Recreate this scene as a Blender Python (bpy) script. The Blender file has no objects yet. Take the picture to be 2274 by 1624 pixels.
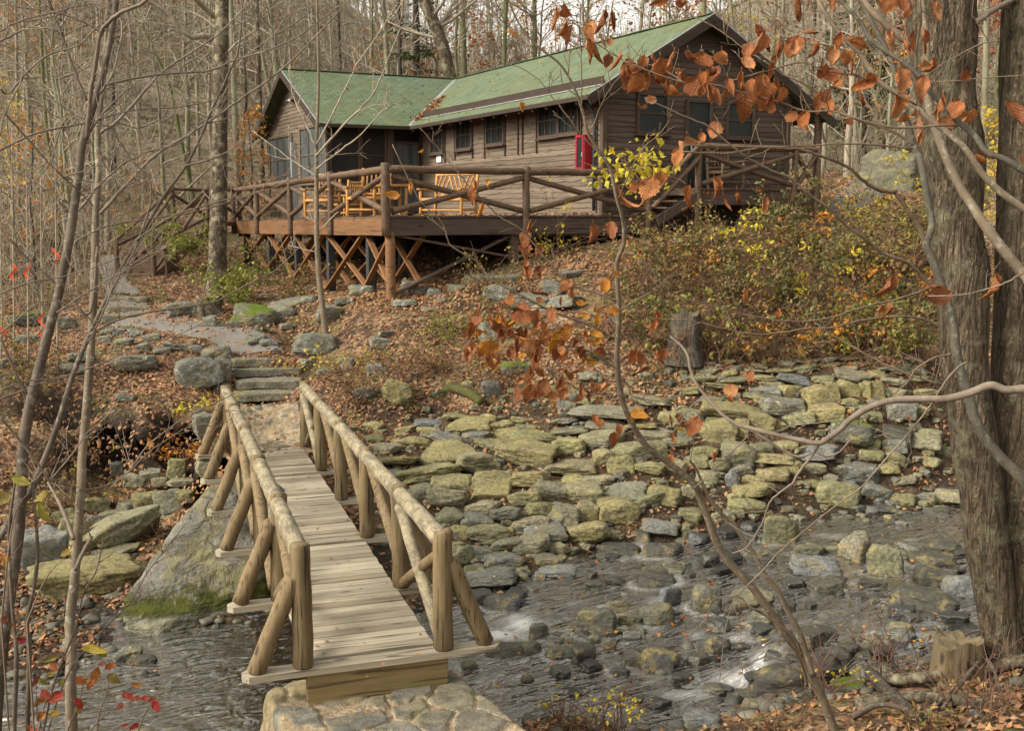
import bpy, math, random
import numpy as np
from mathutils import Vector, Matrix
sc = bpy.context.scene
COL = sc.collection
rng = np.random.default_rng(7)
random.seed(7)
PI = math.pi
# ---------------------------------------------------------------- camera geometry (measured from the bridge and the cabin)
FPX, PITCH, ZC = 2450., 0.1412, 3.81
CP, SP = math.cos(PITCH), math.sin(PITCH)
def ray(px, py):
    a = (px-1136.5)/FPX; b = -(py-812)/FPX
    return np.array([a, CP+SP*b, -SP+CP*b])
def at(px, py, Y):
    r = ray(px, py); return r*(Y/r[1])+np.array([0, 0, ZC])
def atz(px, py, z):
    r = ray(px, py); s = (z-ZC)/r[2]; return r*s+np.array([0, 0, ZC])
def proj(X):
    X = np.atleast_2d(X).astype(float); x, y, z = X[:, 0], X[:, 1], X[:, 2]-ZC
    fw = CP*y-SP*z; up = SP*y+CP*z
    return np.stack([1136.5+FPX*x/fw, 812-FPX*up/fw], 1)
CS = 758.3/2274
def cr(k, cx, cy):                      # survey sheet k (3 x 3 sheets, row by row) to picture coordinates
    return ((k % 3)*757.4+cx*CS, (k//3)*541.0+cy*CS)
# ---------------------------------------------------------------- numpy noise
def _hash(ix, iy, iz, seed):
    h = (ix*374761393+iy*668265263+iz*2147483647+seed*1274126177) & 0xffffffff
    h = ((h ^ (h >> 13))*1274126177) & 0xffffffff
    return ((h ^ (h >> 16)) & 0xffff)/65535.0
def noise3(P, seed=0):
    P = np.asarray(P, float); I = np.floor(P).astype(np.int64); f = P-I; f = f*f*(3-2*f)
    out = 0
    for dx in (0, 1):
        for dy in (0, 1):
            for dz in (0, 1):
                w = (f[:, 0] if dx else 1-f[:, 0])*(f[:, 1] if dy else 1-f[:, 1])*(f[:, 2] if dz else 1-f[:, 2])
                out = out+w*_hash(I[:, 0]+dx, I[:, 1]+dy, I[:, 2]+dz, seed)
    return out*2-1
def fbm(P, sc_=1., oct_=4, seed=0, gain=.5):
    P = np.asarray(P, float)*sc_; a = 1; s = 0
    for o in range(oct_):
        s = s+a*noise3(P, seed+o*17); P = P*2.03+11.3; a *= gain
    return s
# ---------------------------------------------------------------- scene objects
def _wl(o):
    w = np.zeros(3)
    while o is not None:
        w = w+np.array(o.location); o = o.parent
    return w
class MB:
    def __init__(s): s.V = []; s.T = []; s.Q = []; s.n = 0; s.uv = None; s.tint = []
    def add(s, V, F):
        V = np.asarray(V, float).reshape(-1, 3)
        if len(V) == 0: return s
        F = np.asarray(F, np.int64)
        if F.ndim == 2: (s.Q if F.shape[1] == 4 else s.T).append(F+s.n)
        s.V.append(V); s.n += len(V); return s
    def faces(s, V, FL):
        V = np.asarray(V, float)
        q = [f for f in FL if len(f) == 4]; t = [f for f in FL if len(f) == 3]
        for f in FL:
            if len(f) > 4: t += [(f[0], f[i], f[i+1]) for i in range(1, len(f)-1)]
        if q: s.Q.append(np.array(q)+s.n)
        if t: s.T.append(np.array(t)+s.n)
        s.V.append(V); s.n += len(V); return s
    def mesh(s, name, off=(0, 0, 0), smooth=True):
        me = bpy.data.meshes.new(name)
        if not s.V: return me
        V = np.concatenate(s.V)-np.asarray(off)
        Q = np.concatenate(s.Q) if s.Q else np.zeros((0, 4), int)
        T = np.concatenate(s.T) if s.T else np.zeros((0, 3), int)
        me.vertices.add(len(V)); me.vertices.foreach_set('co', V.ravel())
        nl = Q.size+T.size; nf = len(Q)+len(T)
        me.loops.add(nl); me.loops.foreach_set('vertex_index', np.concatenate([Q.ravel(), T.ravel()]).astype(np.int32))
        me.polygons.add(nf)
        st = np.concatenate([np.arange(len(Q))*4, len(Q)*4+np.arange(len(T))*3]).astype(np.int32)
        me.polygons.foreach_set('loop_start', st)
        me.polygons.foreach_set('use_smooth', np.full(nf, smooth))
        if s.uv is not None:
            ul = me.uv_layers.new(name='UVMap')
            ul.data.foreach_set('uv', np.concatenate(s.uv)[np.concatenate([Q.ravel(), T.ravel()])].astype(np.float32).ravel())
        me.update(calc_edges=True)
        return me
def link(name, me, mat, parent=None):
    o = bpy.data.objects.new(name, me); COL.objects.link(o)
    if mat is not None and not me.materials: me.materials.append(mat)
    if parent is not None: o.parent = parent
    return o
def tag(o, label=None, cat=None, group=None, kind=None):
    if label: o['label'] = label
    if cat: o['category'] = cat
    if group: o['group'] = group
    if kind: o['kind'] = kind
    return o
def thing(name, label, cat, loc, group=None):
    o = bpy.data.objects.new(name, None); COL.objects.link(o); o.location = [float(x) for x in loc]; o.empty_display_size = .1
    return tag(o, label, cat, group)
def part(name, mb, mat, parent, smooth=True):
    return link(name, mb.mesh(name, _wl(parent), smooth), mat, parent)
def solo(name, mb, mat, label, cat, group=None, smooth=True, loc=None):
    V = np.concatenate(mb.V)
    if loc is None: loc = (V[:, 0].mean(), V[:, 1].mean(), V[:, 2].min())
    o = link(name, mb.mesh(name, loc, smooth), mat); o.location = [float(x) for x in loc]
    return tag(o, label, cat, group)
# ---------------------------------------------------------------- shape helpers
def tube(pts, rad, n=8, cap=True, rough=0., seed=0, squash=None):
    P = np.asarray(pts, float); m = len(P); R = np.broadcast_to(np.asarray(rad, float), (m,))
    T = np.gradient(P, axis=0) if m > 2 else np.repeat(P[-1:]-P[:1], m, 0)
    T = T/np.maximum(np.linalg.norm(T, axis=1, keepdims=True), 1e-9)
    t0 = T[0]; a = np.array([1., 0, 0]) if abs(t0[0]) < .7 else np.array([0, 1., 0])
    N = a-t0*(a@t0); N /= np.linalg.norm(N)
    Ns = np.empty_like(P)
    for i in range(m):
        N = N-T[i]*(N@T[i]); N /= max(np.linalg.norm(N), 1e-9); Ns[i] = N
    B = np.cross(T, Ns)
    ang = np.arange(n)/n*2*PI
    V = P[:, None]+R[:, None, None]*(np.cos(ang)[None, :, None]*Ns[:, None]+np.sin(ang)[None, :, None]*B[:, None])
    if rough:
        d = fbm(V.reshape(-1, 3), 1/(R.mean()*2.2), 3, seed).reshape(m, n, 1)
        V = V+(V-P[:, None])*d*rough
    V = V.reshape(-1, 3)
    i = np.arange(m-1)[:, None]*n; j = np.arange(n)[None]; k = (j+1) % n
    F = np.stack([i+j, i+k, i+n+k, i+n+j], -1).reshape(-1, 4)
    if cap:
        nb = len(V); V = np.concatenate([V, P[:1], P[-1:]])
        j = np.arange(n); k = (j+1) % n
        tri = np.concatenate([np.stack([np.full(n, nb), k, j], 1), np.stack([np.full(n, nb+1), (m-1)*n+j, (m-1)*n+k], 1)])
        return V, F, tri
    return V, F, None
def add_tube(mb, pts, rad, n=8, cap=True, rough=0., seed=0):
    V, F, t = tube(pts, rad, n, cap, rough, seed)
    mb.Q.append(F+mb.n)
    if t is not None: mb.T.append(t+mb.n)
    mb.V.append(V); mb.n += len(V); return mb
def add_log(mb, a, b, r0, r1=None, n=12, m=7, rough=.04, seed=0, cham=.02):
    a = np.asarray(a, float); b = np.asarray(b, float); r1 = r0 if r1 is None else r1
    L = np.linalg.norm(b-a); c = min(cham/L, .2)
    t = np.concatenate([[0, c], np.linspace(0, 1, m)[1:-1], [1-c, 1]])
    R = r0+(r1-r0)*t; R = R.copy(); R[0] -= cham*.6; R[-1] -= cham*.6
    P = a+(b-a)*t[:, None]
    P[1:-1] += rng.normal(0, r0*.04, (len(t)-2, 3))
    return add_tube(mb, P, R, n, True, rough, seed)
def add_box(mb, c, ex, ey, ez, s, bev=0.):
    c = np.asarray(c, float); E = np.array([ex, ey, ez], float); s = np.asarray(s, float)/2
    if bev <= 0:
        V = np.array([c+sx*s[0]*E[0]+sy*s[1]*E[1]+sz*s[2]*E[2] for sx in (-1, 1) for sy in (-1, 1) for sz in (-1, 1)])
        return mb.faces(V, [(0, 1, 3, 2), (4, 6, 7, 5), (0, 4, 5, 1), (2, 3, 7, 6), (0, 2, 6, 4), (1, 5, 7, 3)])
    b = bev; V = []; idx = {}
    for sx in (-1, 1):
        for sy in (-1, 1):
            for sz in (-1, 1):
                sg = np.array([sx, sy, sz])
                for ax in range(3):
                    d = s-b; d = d.copy(); d[ax] = s[ax]
                    idx[(sx, sy, sz, ax)] = len(V); V.append(c+(sg*d)@E)
    F = []
    for ax in range(3):
        o1, o2 = [(1, 2), (2, 0), (0, 1)][ax]
        for sg in (-1, 1):
            q = []
            for a1, a2 in ((-1, -1), (1, -1), (1, 1), (-1, 1)):
                k = [0, 0, 0]; k[ax] = sg; k[o1] = a1; k[o2] = a2; q.append(idx[(*k, ax)])
            F.append(q if sg > 0 else q[::-1])
    for ax in range(3):
        o1, o2 = [(1, 2), (2, 0), (0, 1)][ax]
        for a1 in (-1, 1):
            for a2 in (-1, 1):
                k0 = [0, 0, 0]; k1 = [0, 0, 0]; k0[ax] = -1; k1[ax] = 1
                for k in (k0, k1): k[o1] = a1; k[o2] = a2
                q = [idx[(*k0, o1)], idx[(*k1, o1)], idx[(*k1, o2)], idx[(*k0, o2)]]
                F.append(q if a1*a2 > 0 else q[::-1])
    for sx in (-1, 1):
        for sy in (-1, 1):
            for sz in (-1, 1):
                q = [idx[(sx, sy, sz, a)] for a in range(3)]
                F.append(q if sx*sy*sz > 0 else q[::-1])
    return mb.faces(np.array(V), F)
def beam(mb, a, b, w, h, up=(0, 0, 1), bev=.008):
    a = np.asarray(a, float); b = np.asarray(b, float); d = b-a; L = np.linalg.norm(d); d /= L
    up = np.asarray(up, float); s = np.cross(up, d); s /= np.linalg.norm(s); t = np.cross(d, s)
    return add_box(mb, (a+b)/2, d, s, t, (L, w, h), bev)
# leaves: V (N,verts,3) arrays
def leaf_cards(P, size, dirs, ups, curl=.25, wid=.55):
    """five-vertex folded leaves; P base points, dirs growth direction, ups leaf normal"""
    N = len(P); size = np.broadcast_to(size, (N,))[:, None]
    d = dirs/np.linalg.norm(dirs, axis=1, keepdims=True)
    s = np.cross(ups, d); s /= np.maximum(np.linalg.norm(s, axis=1, keepdims=True), 1e-6)
    n = np.cross(d, s)
    w = wid*(.8+.4*rng.random((N, 1))); c = rng.normal(0, curl, (N, 3))
    V = np.stack([P, P+size*(.45*d+.5*w*s+c[:, :1]*.5*n), P+size*(d+c[:, 2:]*n*.8), P+size*(.45*d-.5*w*s+c[:, 1:2]*.5*n), P+size*(.5*d+.12*n)], 1)
    F = np.array([[0, 4, 1], [1, 4, 2], [2, 4, 3], [3, 4, 0]])
    F = (np.arange(N)[:, None, None]*5+F[None]).reshape(-1, 3)
    return V.reshape(-1, 3), F
def rdir(N, zs=1.):
    v = rng.normal(0, 1, (N, 3)); v[:, 2] *= zs
    return v/np.maximum(np.linalg.norm(v, axis=1, keepdims=True), 1e-6)
# large curled leaf with a toothed outline
def big_leaf(base, d, nrm, L, W, curl, cup, seed):
    r = np.random.default_rng(seed); nu, nv = 13, 9
    u = np.linspace(0, 1, nu); prof = np.sin(PI*np.clip(u, 0, 1)**.8)**.8*(1-.15*u); prof[0] = .05; prof[-1] = .02
    prof = prof*(1+.07*np.where(np.arange(nu) % 2 == 0, 1, -1)+r.normal(0, .05, nu))
    v = np.linspace(-1, 1, nv)
    d = d/np.linalg.norm(d); s = np.cross(nrm, d); s /= np.linalg.norm(s); n = np.cross(d, s)
    V = []
    tw = r.normal(0, .5)
    for i in range(nu):
        a = curl*u[i]; cc = np.cos(a*.5); ss = np.sin(a*.5)
        ctr = base+L*u[i]*(cc*d+ss*n)
        fold = cup*(1+.5*np.sin(3*u[i]+tw))
        sl = s*math.cos(tw*u[i])+n*math.sin(tw*u[i])
        for j in range(nv):
            x = v[j]*prof[i]*W/2
            lift = abs(v[j])**1.6*fold*W*.5*prof[i]+r.normal(0, .012)*L+.05*L*math.sin(v[j]*5+u[i]*8+tw*5)*abs(v[j])+.03*L*math.sin(u[i]*15+tw*9)*abs(v[j])**2
            ro = max(fold, .05)*1.9; th = ro*v[j]; hw_ = prof[i]*W/2/ro
            lift = lift-abs(v[j])**1.6*fold*W*.5*prof[i]
            V.append(ctr+sl*hw_*math.sin(th)+n*(hw_*(1-math.cos(th))*1.+lift))
    i = np.arange(nu-1)[:, None]*nv; j = np.arange(nv-1)[None]
    F = np.stack([i+j, i+j+1, i+nv+j+1, i+nv+j], -1).reshape(-1, 4)
    uv = np.stack(np.meshgrid(v*.5+.5, u), -1).reshape(-1, 2)
    return np.array(V), F, uv
# ---------------------------------------------------------------- materials
MATS = {}
class NT:
    def __init__(s, name):
        s.m = bpy.data.materials.new(name); s.m.use_nodes = True; s.t = s.m.node_tree; s.t.nodes.clear()
        s.out = s.n('ShaderNodeOutputMaterial'); MATS[name] = s.m
    def n(s, typ, **kw):
        nd = s.t.nodes.new(typ)
        for k, v in kw.items(): setattr(nd, k, v)
        return nd
    def l(s, a, b): s.t.links.new(a, b)
    def setin(s, nd, key, val):
        if hasattr(val, 'is_output'): s.l(val, nd.inputs[key])
        elif val is not None: nd.inputs[key].default_value = val
    def coord(s, kind='Object', scale=(1, 1, 1), rot=(0, 0, 0)):
        tc = s.n('ShaderNodeTexCoord'); mp = s.n('ShaderNodeMapping')
        mp.inputs['Scale'].default_value = scale; mp.inputs['Rotation'].default_value = rot
        s.l(tc.outputs[kind], mp.inputs['Vector']); return mp.outputs[0]
    def worldpos(s, scale=(1, 1, 1)):
        g = s.n('ShaderNodeNewGeometry'); mp = s.n('ShaderNodeMapping'); mp.inputs['Scale'].default_value = scale
        s.l(g.outputs['Position'], mp.inputs['Vector']); return mp.outputs[0]
    def noise(s, vec, scale, detail=5, rough=.6, dist=0.):
        nd = s.n('ShaderNodeTexNoise'); nd.inputs['Scale'].default_value = scale; nd.inputs['Detail'].default_value = detail
        nd.inputs['Roughness'].default_value = rough; nd.inputs['Distortion'].default_value = dist
        if vec is not None: s.l(vec, nd.inputs['Vector'])
        return nd.outputs['Fac']
    def voro(s, vec, scale, feat='F1', out='Distance', rand=1.):
        nd = s.n('ShaderNodeTexVoronoi', feature=feat); nd.inputs['Scale'].default_value = scale; nd.inputs['Randomness'].default_value = rand
        if vec is not None: s.l(vec, nd.inputs['Vector'])
        return nd.outputs[out]
    def ramp(s, fac, stops, interp='LINEAR'):
        nd = s.n('ShaderNodeValToRGB'); e = nd.color_ramp.elements; nd.color_ramp.interpolation = interp
        while len(e) < len(stops): e.new(.5)
        for el, (p, c) in zip(e, stops):
            el.position = p; el.color = (*c, 1) if not isinstance(c, (int, float)) else (c, c, c, 1)
        s.l(fac, nd.inputs[0]); return nd.outputs[0]
    def mix(s, fac, a, b, mode='MIX'):
        nd = s.n('ShaderNodeMix', data_type='RGBA', blend_type=mode)
        s.setin(nd, 0, fac); 
        for k, v in ((6, a), (7, b)): s.setin(nd, k, (*v, 1) if isinstance(v, tuple) and len(v) == 3 else v)
        return nd.outputs[2]
    def math(s, op, a, b=None, clamp=False):
        nd = s.n('ShaderNodeMath', operation=op, use_clamp=clamp); s.setin(nd, 0, a)
        if b is not None: s.setin(nd, 1, b)
        return nd.outputs[0]
    def bump(s, h, strength=.5, dist=.02, normal=None):
        nd = s.n('ShaderNodeBump'); nd.inputs['Strength'].default_value = strength; nd.inputs['Distance'].default_value = dist
        s.l(h, nd.inputs['Height'])
        if normal is not None: s.l(normal, nd.inputs['Normal'])
        return nd.outputs[0]
    def island(s): return s.n('ShaderNodeNewGeometry').outputs['Random Per Island']
    def orand(s): return s.n('ShaderNodeObjectInfo').outputs['Random']
    def princ(s, col, rough=.8, normal=None, spec=.3, **kw):
        p = s.n('ShaderNodeBsdfPrincipled')
        s.setin(p, 'Base Color', (*col, 1) if isinstance(col, tuple) and len(col) == 3 else col); s.setin(p, 'Roughness', rough)
        p.inputs['Specular IOR Level'].default_value = spec
        if normal is not None: s.l(normal, p.inputs['Normal'])
        for k, v in kw.items(): s.setin(p, k, v)
        return p.outputs[0]
    def done(s, shader): s.l(shader, s.out.inputs['Surface']); return s.m
def sca(c, f): return tuple(x*f for x in c)
def bark(name, dark, light, lich=None, su=14., sv=2.2, amt=.5, rough_b=.6, lichs=5., lth=.55):
    t = NT(name); v = t.coord('Object', (1, 1, sv/su))
    a = t.noise(v, su*2.2, 6, .7, .6); n1 = t.noise(v, su*.62, 4, .6, .9); n2 = t.noise(t.coord('Object', (1, 1, .42)), su*1.3, 4, .65, .8)
    f1 = t.math('MINIMUM', t.math('MULTIPLY', t.math('ABSOLUTE', t.math('SUBTRACT', n1, .5)), 9.), 1.); f2 = t.math('MINIMUM', t.math('MULTIPLY', t.math('ABSOLUTE', t.math('SUBTRACT', n2, .5)), 11.), 1.)
    h = t.math('ADD', t.math('MULTIPLY', t.math('MULTIPLY', f1, t.math('ADD', t.math('MULTIPLY', f2, .6), .4)), .62), t.math('MULTIPLY', a, .55))
    c = t.ramp(h, [(.22, dark), (.52, tuple(.55*p_+.45*q_ for p_, q_ in zip(light, dark))), (.95, light)])
    if lich:
        w = t.coord('Object'); ln = t.noise(w, lichs, 4, .65)
        c = t.mix(t.ramp(ln, [(lth-.06, 0.), (lth+.07, 1.)]), c, lich)
    return t.done(t.princ(c, .9, t.bump(h, rough_b, .03 if rough_b < .85 else .06), .15))
def smoothbark(name, c0, c1, spot=None):
    t = NT(name); v = t.coord('Object', (1, 1, .5)); a = t.noise(v, 9, 5, .65)
    c = t.ramp(a, [(.3, c0), (.7, c1)])
    if spot: c = t.mix(t.ramp(t.noise(t.coord('Object'), 24, 3, .6), [(.56, 0.), (.66, 1.)]), c, spot)
    return t.done(t.princ(c, .75, t.bump(t.noise(v, 60, 3), .25, .01), .25))
def wood(name, c0, c1, crack=None, axis=0, s=1., ring=False, lin=None, rough=.75, rnd=.25):
    """weathered wood, grain stretched along the object's x / y / z axis"""
    t = NT(name); sc_ = [14*s]*3; sc_[axis] = .9*s
    v = t.coord('Object', tuple(sc_)); a = t.noise(v, 1., 7, .65, 1.2)
    b = t.noise(t.coord('Object'), 2.2*s, 3, .6)
    f = t.math('ADD', t.math('MULTIPLY', a, .75), t.math('MULTIPLY', b, .35))
    isl = t.island(); f = t.math('ADD', f, t.math('MULTIPLY', t.math('SUBTRACT', isl, .5), rnd))
    c = t.ramp(f, [(.3, c0), (.75, c1)])
    if crack:
        sc2 = [42*s]*3; sc2[axis] = 1.4*s
        k = t.noise(t.coord('Object', tuple(sc2)), 1., 3, .5); c = t.mix(t.ramp(k, [(.3, 1.), (.4, 0.)]), c, crack)
    if lin: c = t.mix(t.ramp(t.noise(t.coord('Object'), 5*s, 5, .7), [(.55, 0.), (.72, .8)]), c, lin)
    return t.done(t.princ(c, rough, t.bump(a, .25, .01), .25))
def leafmat(name, cols, rough=.55, vein=False, trans=.25):
    t = NT(name); r = t.island(); n = len(cols)
    c = t.ramp(r, [((i+.5)/n, cc) for i, cc in enumerate(cols)])
    ns = t.noise(t.coord('Object'), 30, 4, .6); c = t.mix(.35, c, t.mix(ns, (.03, .015, .006), (1., .82, .5)), 'OVERLAY')
    p = t.princ(c, rough, t.bump(ns, .3, .01) if vein else None, .25)
    tr = t.n('ShaderNodeBsdfTranslucent'); t.setin(tr, 'Color', c)
    mx = t.n('ShaderNodeMixShader'); mx.inputs[0].default_value = trans; t.l(p, mx.inputs[1]); t.l(tr.outputs[0], mx.inputs[2])
    return t.done(mx.outputs[0])
def veinleaf(name, cols, trans=.25):
    t = NT(name); r = t.island(); n = len(cols); c = t.ramp(r, [((i+.5)/n, cc) for i, cc in enumerate(cols)])
    tc = t.n('ShaderNodeTexCoord'); sx = t.n('ShaderNodeSeparateXYZ'); t.l(tc.outputs['UV'], sx.inputs[0])
    ax = t.math('ABSOLUTE', t.math('SUBTRACT', sx.outputs[0], .5)); q = t.math('FRACT', t.math('SUBTRACT', t.math('MULTIPLY', sx.outputs[1], 8.), t.math('MULTIPLY', ax, 5.)))
    vn = t.math('SUBTRACT', 1., t.math('MULTIPLY', t.math('ABSOLUTE', t.math('SUBTRACT', q, .5)), 5.), True); mr = t.math('SUBTRACT', 1., t.math('MULTIPLY', ax, 26.), True); ve = t.math('MAXIMUM', vn, mr)
    ns = t.noise(t.coord('Object'), 42, 5, .7); n2 = t.noise(t.coord('Object'), 14, 3, .6)
    c = t.mix(t.ramp(n2, [(.4, 0.), (.68, .6)]), c, (.11, .04, .018)); c = t.mix(t.ramp(ns, [(.55, 0.), (.7, .6)]), c, (.40, .20, .11)); c = t.mix(t.math('MULTIPLY', ve, .3), c, (.07, .025, .012))
    h = t.math('ADD', t.math('MULTIPLY', ve, -.7), t.math('MULTIPLY', ns, .6)); p = t.princ(c, .55, t.bump(h, .55, .012), .25)
    tr = t.n('ShaderNodeBsdfTranslucent'); t.setin(tr, 'Color', c); mx = t.n('ShaderNodeMixShader'); mx.inputs[0].default_value = trans; t.l(p, mx.inputs[1]); t.l(tr.outputs[0], mx.inputs[2])
    return t.done(mx.outputs[0])
def rockmat(name, pal, lich, lamt, moss=None, mossamt=.5, rough=.85, strata=1., bumps=.7):
    t = NT(name); ob = t.coord('Object'); r = t.orand()
    oi = t.n('ShaderNodeObjectInfo'); va = t.n('ShaderNodeVectorMath', operation='ADD'); vs = t.n('ShaderNodeVectorMath', operation='SCALE')
    t.l(oi.outputs['Location'], vs.inputs[0]); vs.inputs['Scale'].default_value = 3.1; t.l(vs.outputs[0], va.inputs[0]); t.l(t.worldpos(), va.inputs[1])
    v = t.worldpos(); n = len(pal)
    base = t.ramp(r, [((i+.5)/n, c) for i, c in enumerate(pal)])
    n1 = t.noise(v, 3.2, 7, .68); n2 = t.noise(v, 22, 6, .72)
    c = t.mix(t.ramp(n1, [(.36, 0.), (.64, 1.)]), base, t.mix(.55, base, (.06, .054, .038)))
    c = t.mix(t.ramp(t.noise(v, 4.1, 5, .7), [(.52, 0.), (.66, .6)]), c, (.36, .29, .10)); c = t.mix(t.ramp(t.noise(v, 1.3, 3, .6), [(.5, 0.), (.7, .35)]), c, (.12, .13, .05))
    c = t.mix(t.math('MULTIPLY', t.ramp(n2, [(.40, 1.), (.55, 0.)]), .6), c, (.045, .04, .03))  # dark tone in the bump hollows, crevice shade put into the colour
    ls = t.noise(v, 6.5, 6, .75); c = t.mix(t.math('MULTIPLY', t.ramp(ls, [(.58, 0.), (.64, 1.)]), lamt), c, lich)
    if moss:
        g = t.n('ShaderNodeNewGeometry'); sx = t.n('ShaderNodeSeparateXYZ'); t.l(g.outputs['Normal'], sx.inputs[0])
        mm = t.math('ADD', t.math('MULTIPLY', sx.outputs[2], .5), t.noise(v, 2.6, 5, .7))
        c = t.mix(t.ramp(mm, [(1.13-mossamt*.35, 0.), (1.2-mossamt*.35, 1.)]), c, t.mix(t.noise(v, 40, 3), sca(moss, .6), sca(moss, 1.35)))
    st = t.noise(t.worldpos((2.5, 2.5, 16*strata)), 1., 4, .6, .8)
    h = t.math('ADD', t.math('MULTIPLY', st, .5), t.math('ADD', n2, t.math('MULTIPLY', t.noise(v, 70, 3), .35)))
    return t.done(t.princ(c, rough, t.bump(h, bumps, .035), .3))
# ---------------------------------------------------------------- ground and water heights, from surveyed points
CT = []
def cz(px, py, z): CT.append(atz(px, py, z))
def cd(px, py, D): CT.append(at(px, py, D))
def cw(x, y, z): CT.append(np.array([x, y, z]))
WPT = [(2300,1150,-.70),(2120,1150,-.72),(1700,1190,-.74),(1950,1300,-.75),(2140,1420,-.76),(1800,1400,-.77),(1730,1440,-.78),(1690,1466,-.80),(1650,1462,-.80),(1688,1492,-1.0),(1630,1490,-1.0),(1960,1470,-.78),
       (1600,1250,-.76),(1560,1330,-.80),(1500,1230,-.79),(1660,1525,-1.04),(1600,1550,-1.05),(1760,1500,-.85),(1560,1480,-.98),(1420,1275,-.87),(1500,1420,-.92),(1330,1300,-.9),
       (1250,1340,-.93),(1180,1375,-.97),(1110,1410,-1.05),(1060,1420,-1.06),(1350,1540,-1.08),(1150,1480,-1.08),(1000,1450,-1.08),
       (620,1480,-1.18),(500,1530,-1.22),(200,1560,-1.26),(350,1450,-1.24),(0,1600,-1.28),(-300,1560,-1.32),(-900,1500,-1.4),(2700,1100,-.6),(3200,1060,-.4),(1450,1610,-1.1),(700,1610,-1.22),(300,1620,-1.27)]
WP = np.array([atz(*q) for q in WPT])
def rbf(P, Z, eps, lam=1e-3):
    d = np.sqrt(((P[:, None]-P[None])**2).sum(-1)+eps**2)
    n = len(P); A = np.zeros((n+3, n+3)); A[:n, :n] = -d+np.eye(n)*lam; A[:n, n] = 1; A[:n, n+1:] = P; A[n, :n] = 1; A[n+1:, :n] = P.T
    s = np.linalg.solve(A, np.concatenate([Z, np.zeros(3)]))
    def f(Q):
        Q = np.asarray(Q, float); out = np.empty(len(Q))
        for i in range(0, len(Q), 20000):
            q = Q[i:i+20000]; out[i:i+20000] = -np.sqrt(((q[:, None]-P[None])**2).sum(-1)+eps**2)@s[:n]+s[n]+q@s[n+1:]
        return out
    return f
water_f = rbf(WP[:, :2], WP[:, 2], .25, .02)
for q in WPT: cz(q[0], q[1], q[2]-.11)
# far bank waterline and the stone slope
for q in [(1040,1300,-.93),(1180,1250,-.86),(1300,1212,-.80),(1500,1188,-.72),(1700,1150,-.69),(1950,1125,-.67),(2150,1110,-.65)]: cz(*q)
for q in [(1000,1180,-.60),(1200,1150,-.52),(1450,1130,-.5),(1700,1090,-.45),(1900,1060,-.40),(2100,1060,-.4)]: cz(*q)
for q in [(950,1120,-.42),(1150,1080,-.28),(1400,1060,-.22),(880,1080,-.33),(1650,1020,-.1),(1900,980,.1),(2080,970,.1)]: cz(*q)
for q in [(850,1010,.0),(960,965,.08),(1130,950,.15),(1320,970,.15),(1500,940,.28),(1700,910,.50),(1900,890,.66),(2060,880,.70)]: cz(*q)
for q in [(820,960,.08),(960,925,.2),(1150,915,.35),(1350,905,.5),(1500,850,.8),(1700,805,1.1),(1900,790,1.25),(2060,780,1.3)]: cz(*q)
# slope above the stones
for q in [(900,860,.66),(1060,870,.66),(1250,830,.95),(1420,790,1.2),(1560,780,1.3),(830,800,.96),(1000,770,1.2),(1150,700,1.7),(900,720,1.58),(760,860,.62),(800,740,1.4)]: cz(*q)
for q in [(1520,690,21.),(1620,640,22.3),(1750,650,22.),(1900,680,21.3),(2030,640,22.5),(1600,560,24.2),(1760,560,24.3),(1900,560,25.),(2050,560,25.),(1500,560,23.8),(1800,500,26.5),(1950,500,27.5),(1600,505,26.3)]: cd(*q)
for q in [(1930,430,32.),(1860,450,30.),(1990,400,34.5),(2100,430,32),(2200,470,29),(1880,400,37),(2100,350,42),(2250,560,24)]: cd(*q)
# below the timber deck
for q in [(880,668,22.9),(780,690,22.6),(1000,640,23.3),(1150,600,23.7),(1300,560,24.3),(1400,535,25.),(700,692,23.2),(1050,640,22.6),(960,700,21.9)]: cd(*q)
for q in [(760,648,25.2),(676,656,27.7),(557,598,33.2),(530,586,34.8)]: cd(*q)
C0 = np.array([2.124, 26.]); TH = .469
U = np.array([math.cos(TH), math.sin(TH), 0]); W = np.array([-U[1], U[0], 0]); UP = np.array([0, 0, 1.])
def L3(u, v, z): return np.array([C0[0], C0[1], 0])+u*U+v*W+z*UP
for u, v, z in [(-4, 3, 2.1), (-4, 8, 2.2), (-1, 2, 2.75), (-1, 8, 3.), (2, 3, 3.1), (5, 3, 3.5), (4, 10, 3.6), (-4, 14, 2.5), (8, 4, 3.9), (8, 10, 4.3), (4, 16, 4.2), (-6, 18, 2.7), (3, -.5, 2.95), (6, -.5, 3.3)]: CT.append(L3(u, v, z))
# bridge landing, stone steps, path
for q in [(600,985,-.02),(560,945,.12),(670,940,.14),(590,905,.28),(520,960,.06),(720,960,.08)]: cz(*q)
for q in [(530,889,.24),(660,884,.24),(530,800,.86),(650,797,.86),(595,845,.52),(490,840,.62),(700,840,.68)]: cz(*q)
for q in [(450,742,1.3),(560,770,1.1),(360,722,1.38),(290,716,1.4),(640,770,1.12),(600,735,1.36),(540,700,1.52)]: cz(*q)
for q in [(240,700,1.42),(330,690,1.46),(250,662,1.68),(330,655,1.72),(270,620,1.95),(265,590,2.2),(250,560,2.5),(330,622,1.95)]: cz(*q)
for q in [(420,690,1.58),(480,655,1.70),(580,720,1.42),(660,690,1.66),(420,620,2.0),(560,640,1.9)]: cz(*q)
for q in [(300,790,.98),(200,760,1.08),(100,720,1.25),(60,650,1.6),(150,600,2.0),(100,550,2.6),(420,830,.72),(150,850,.66),(60,860,.7)]: cz(*q)
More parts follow.
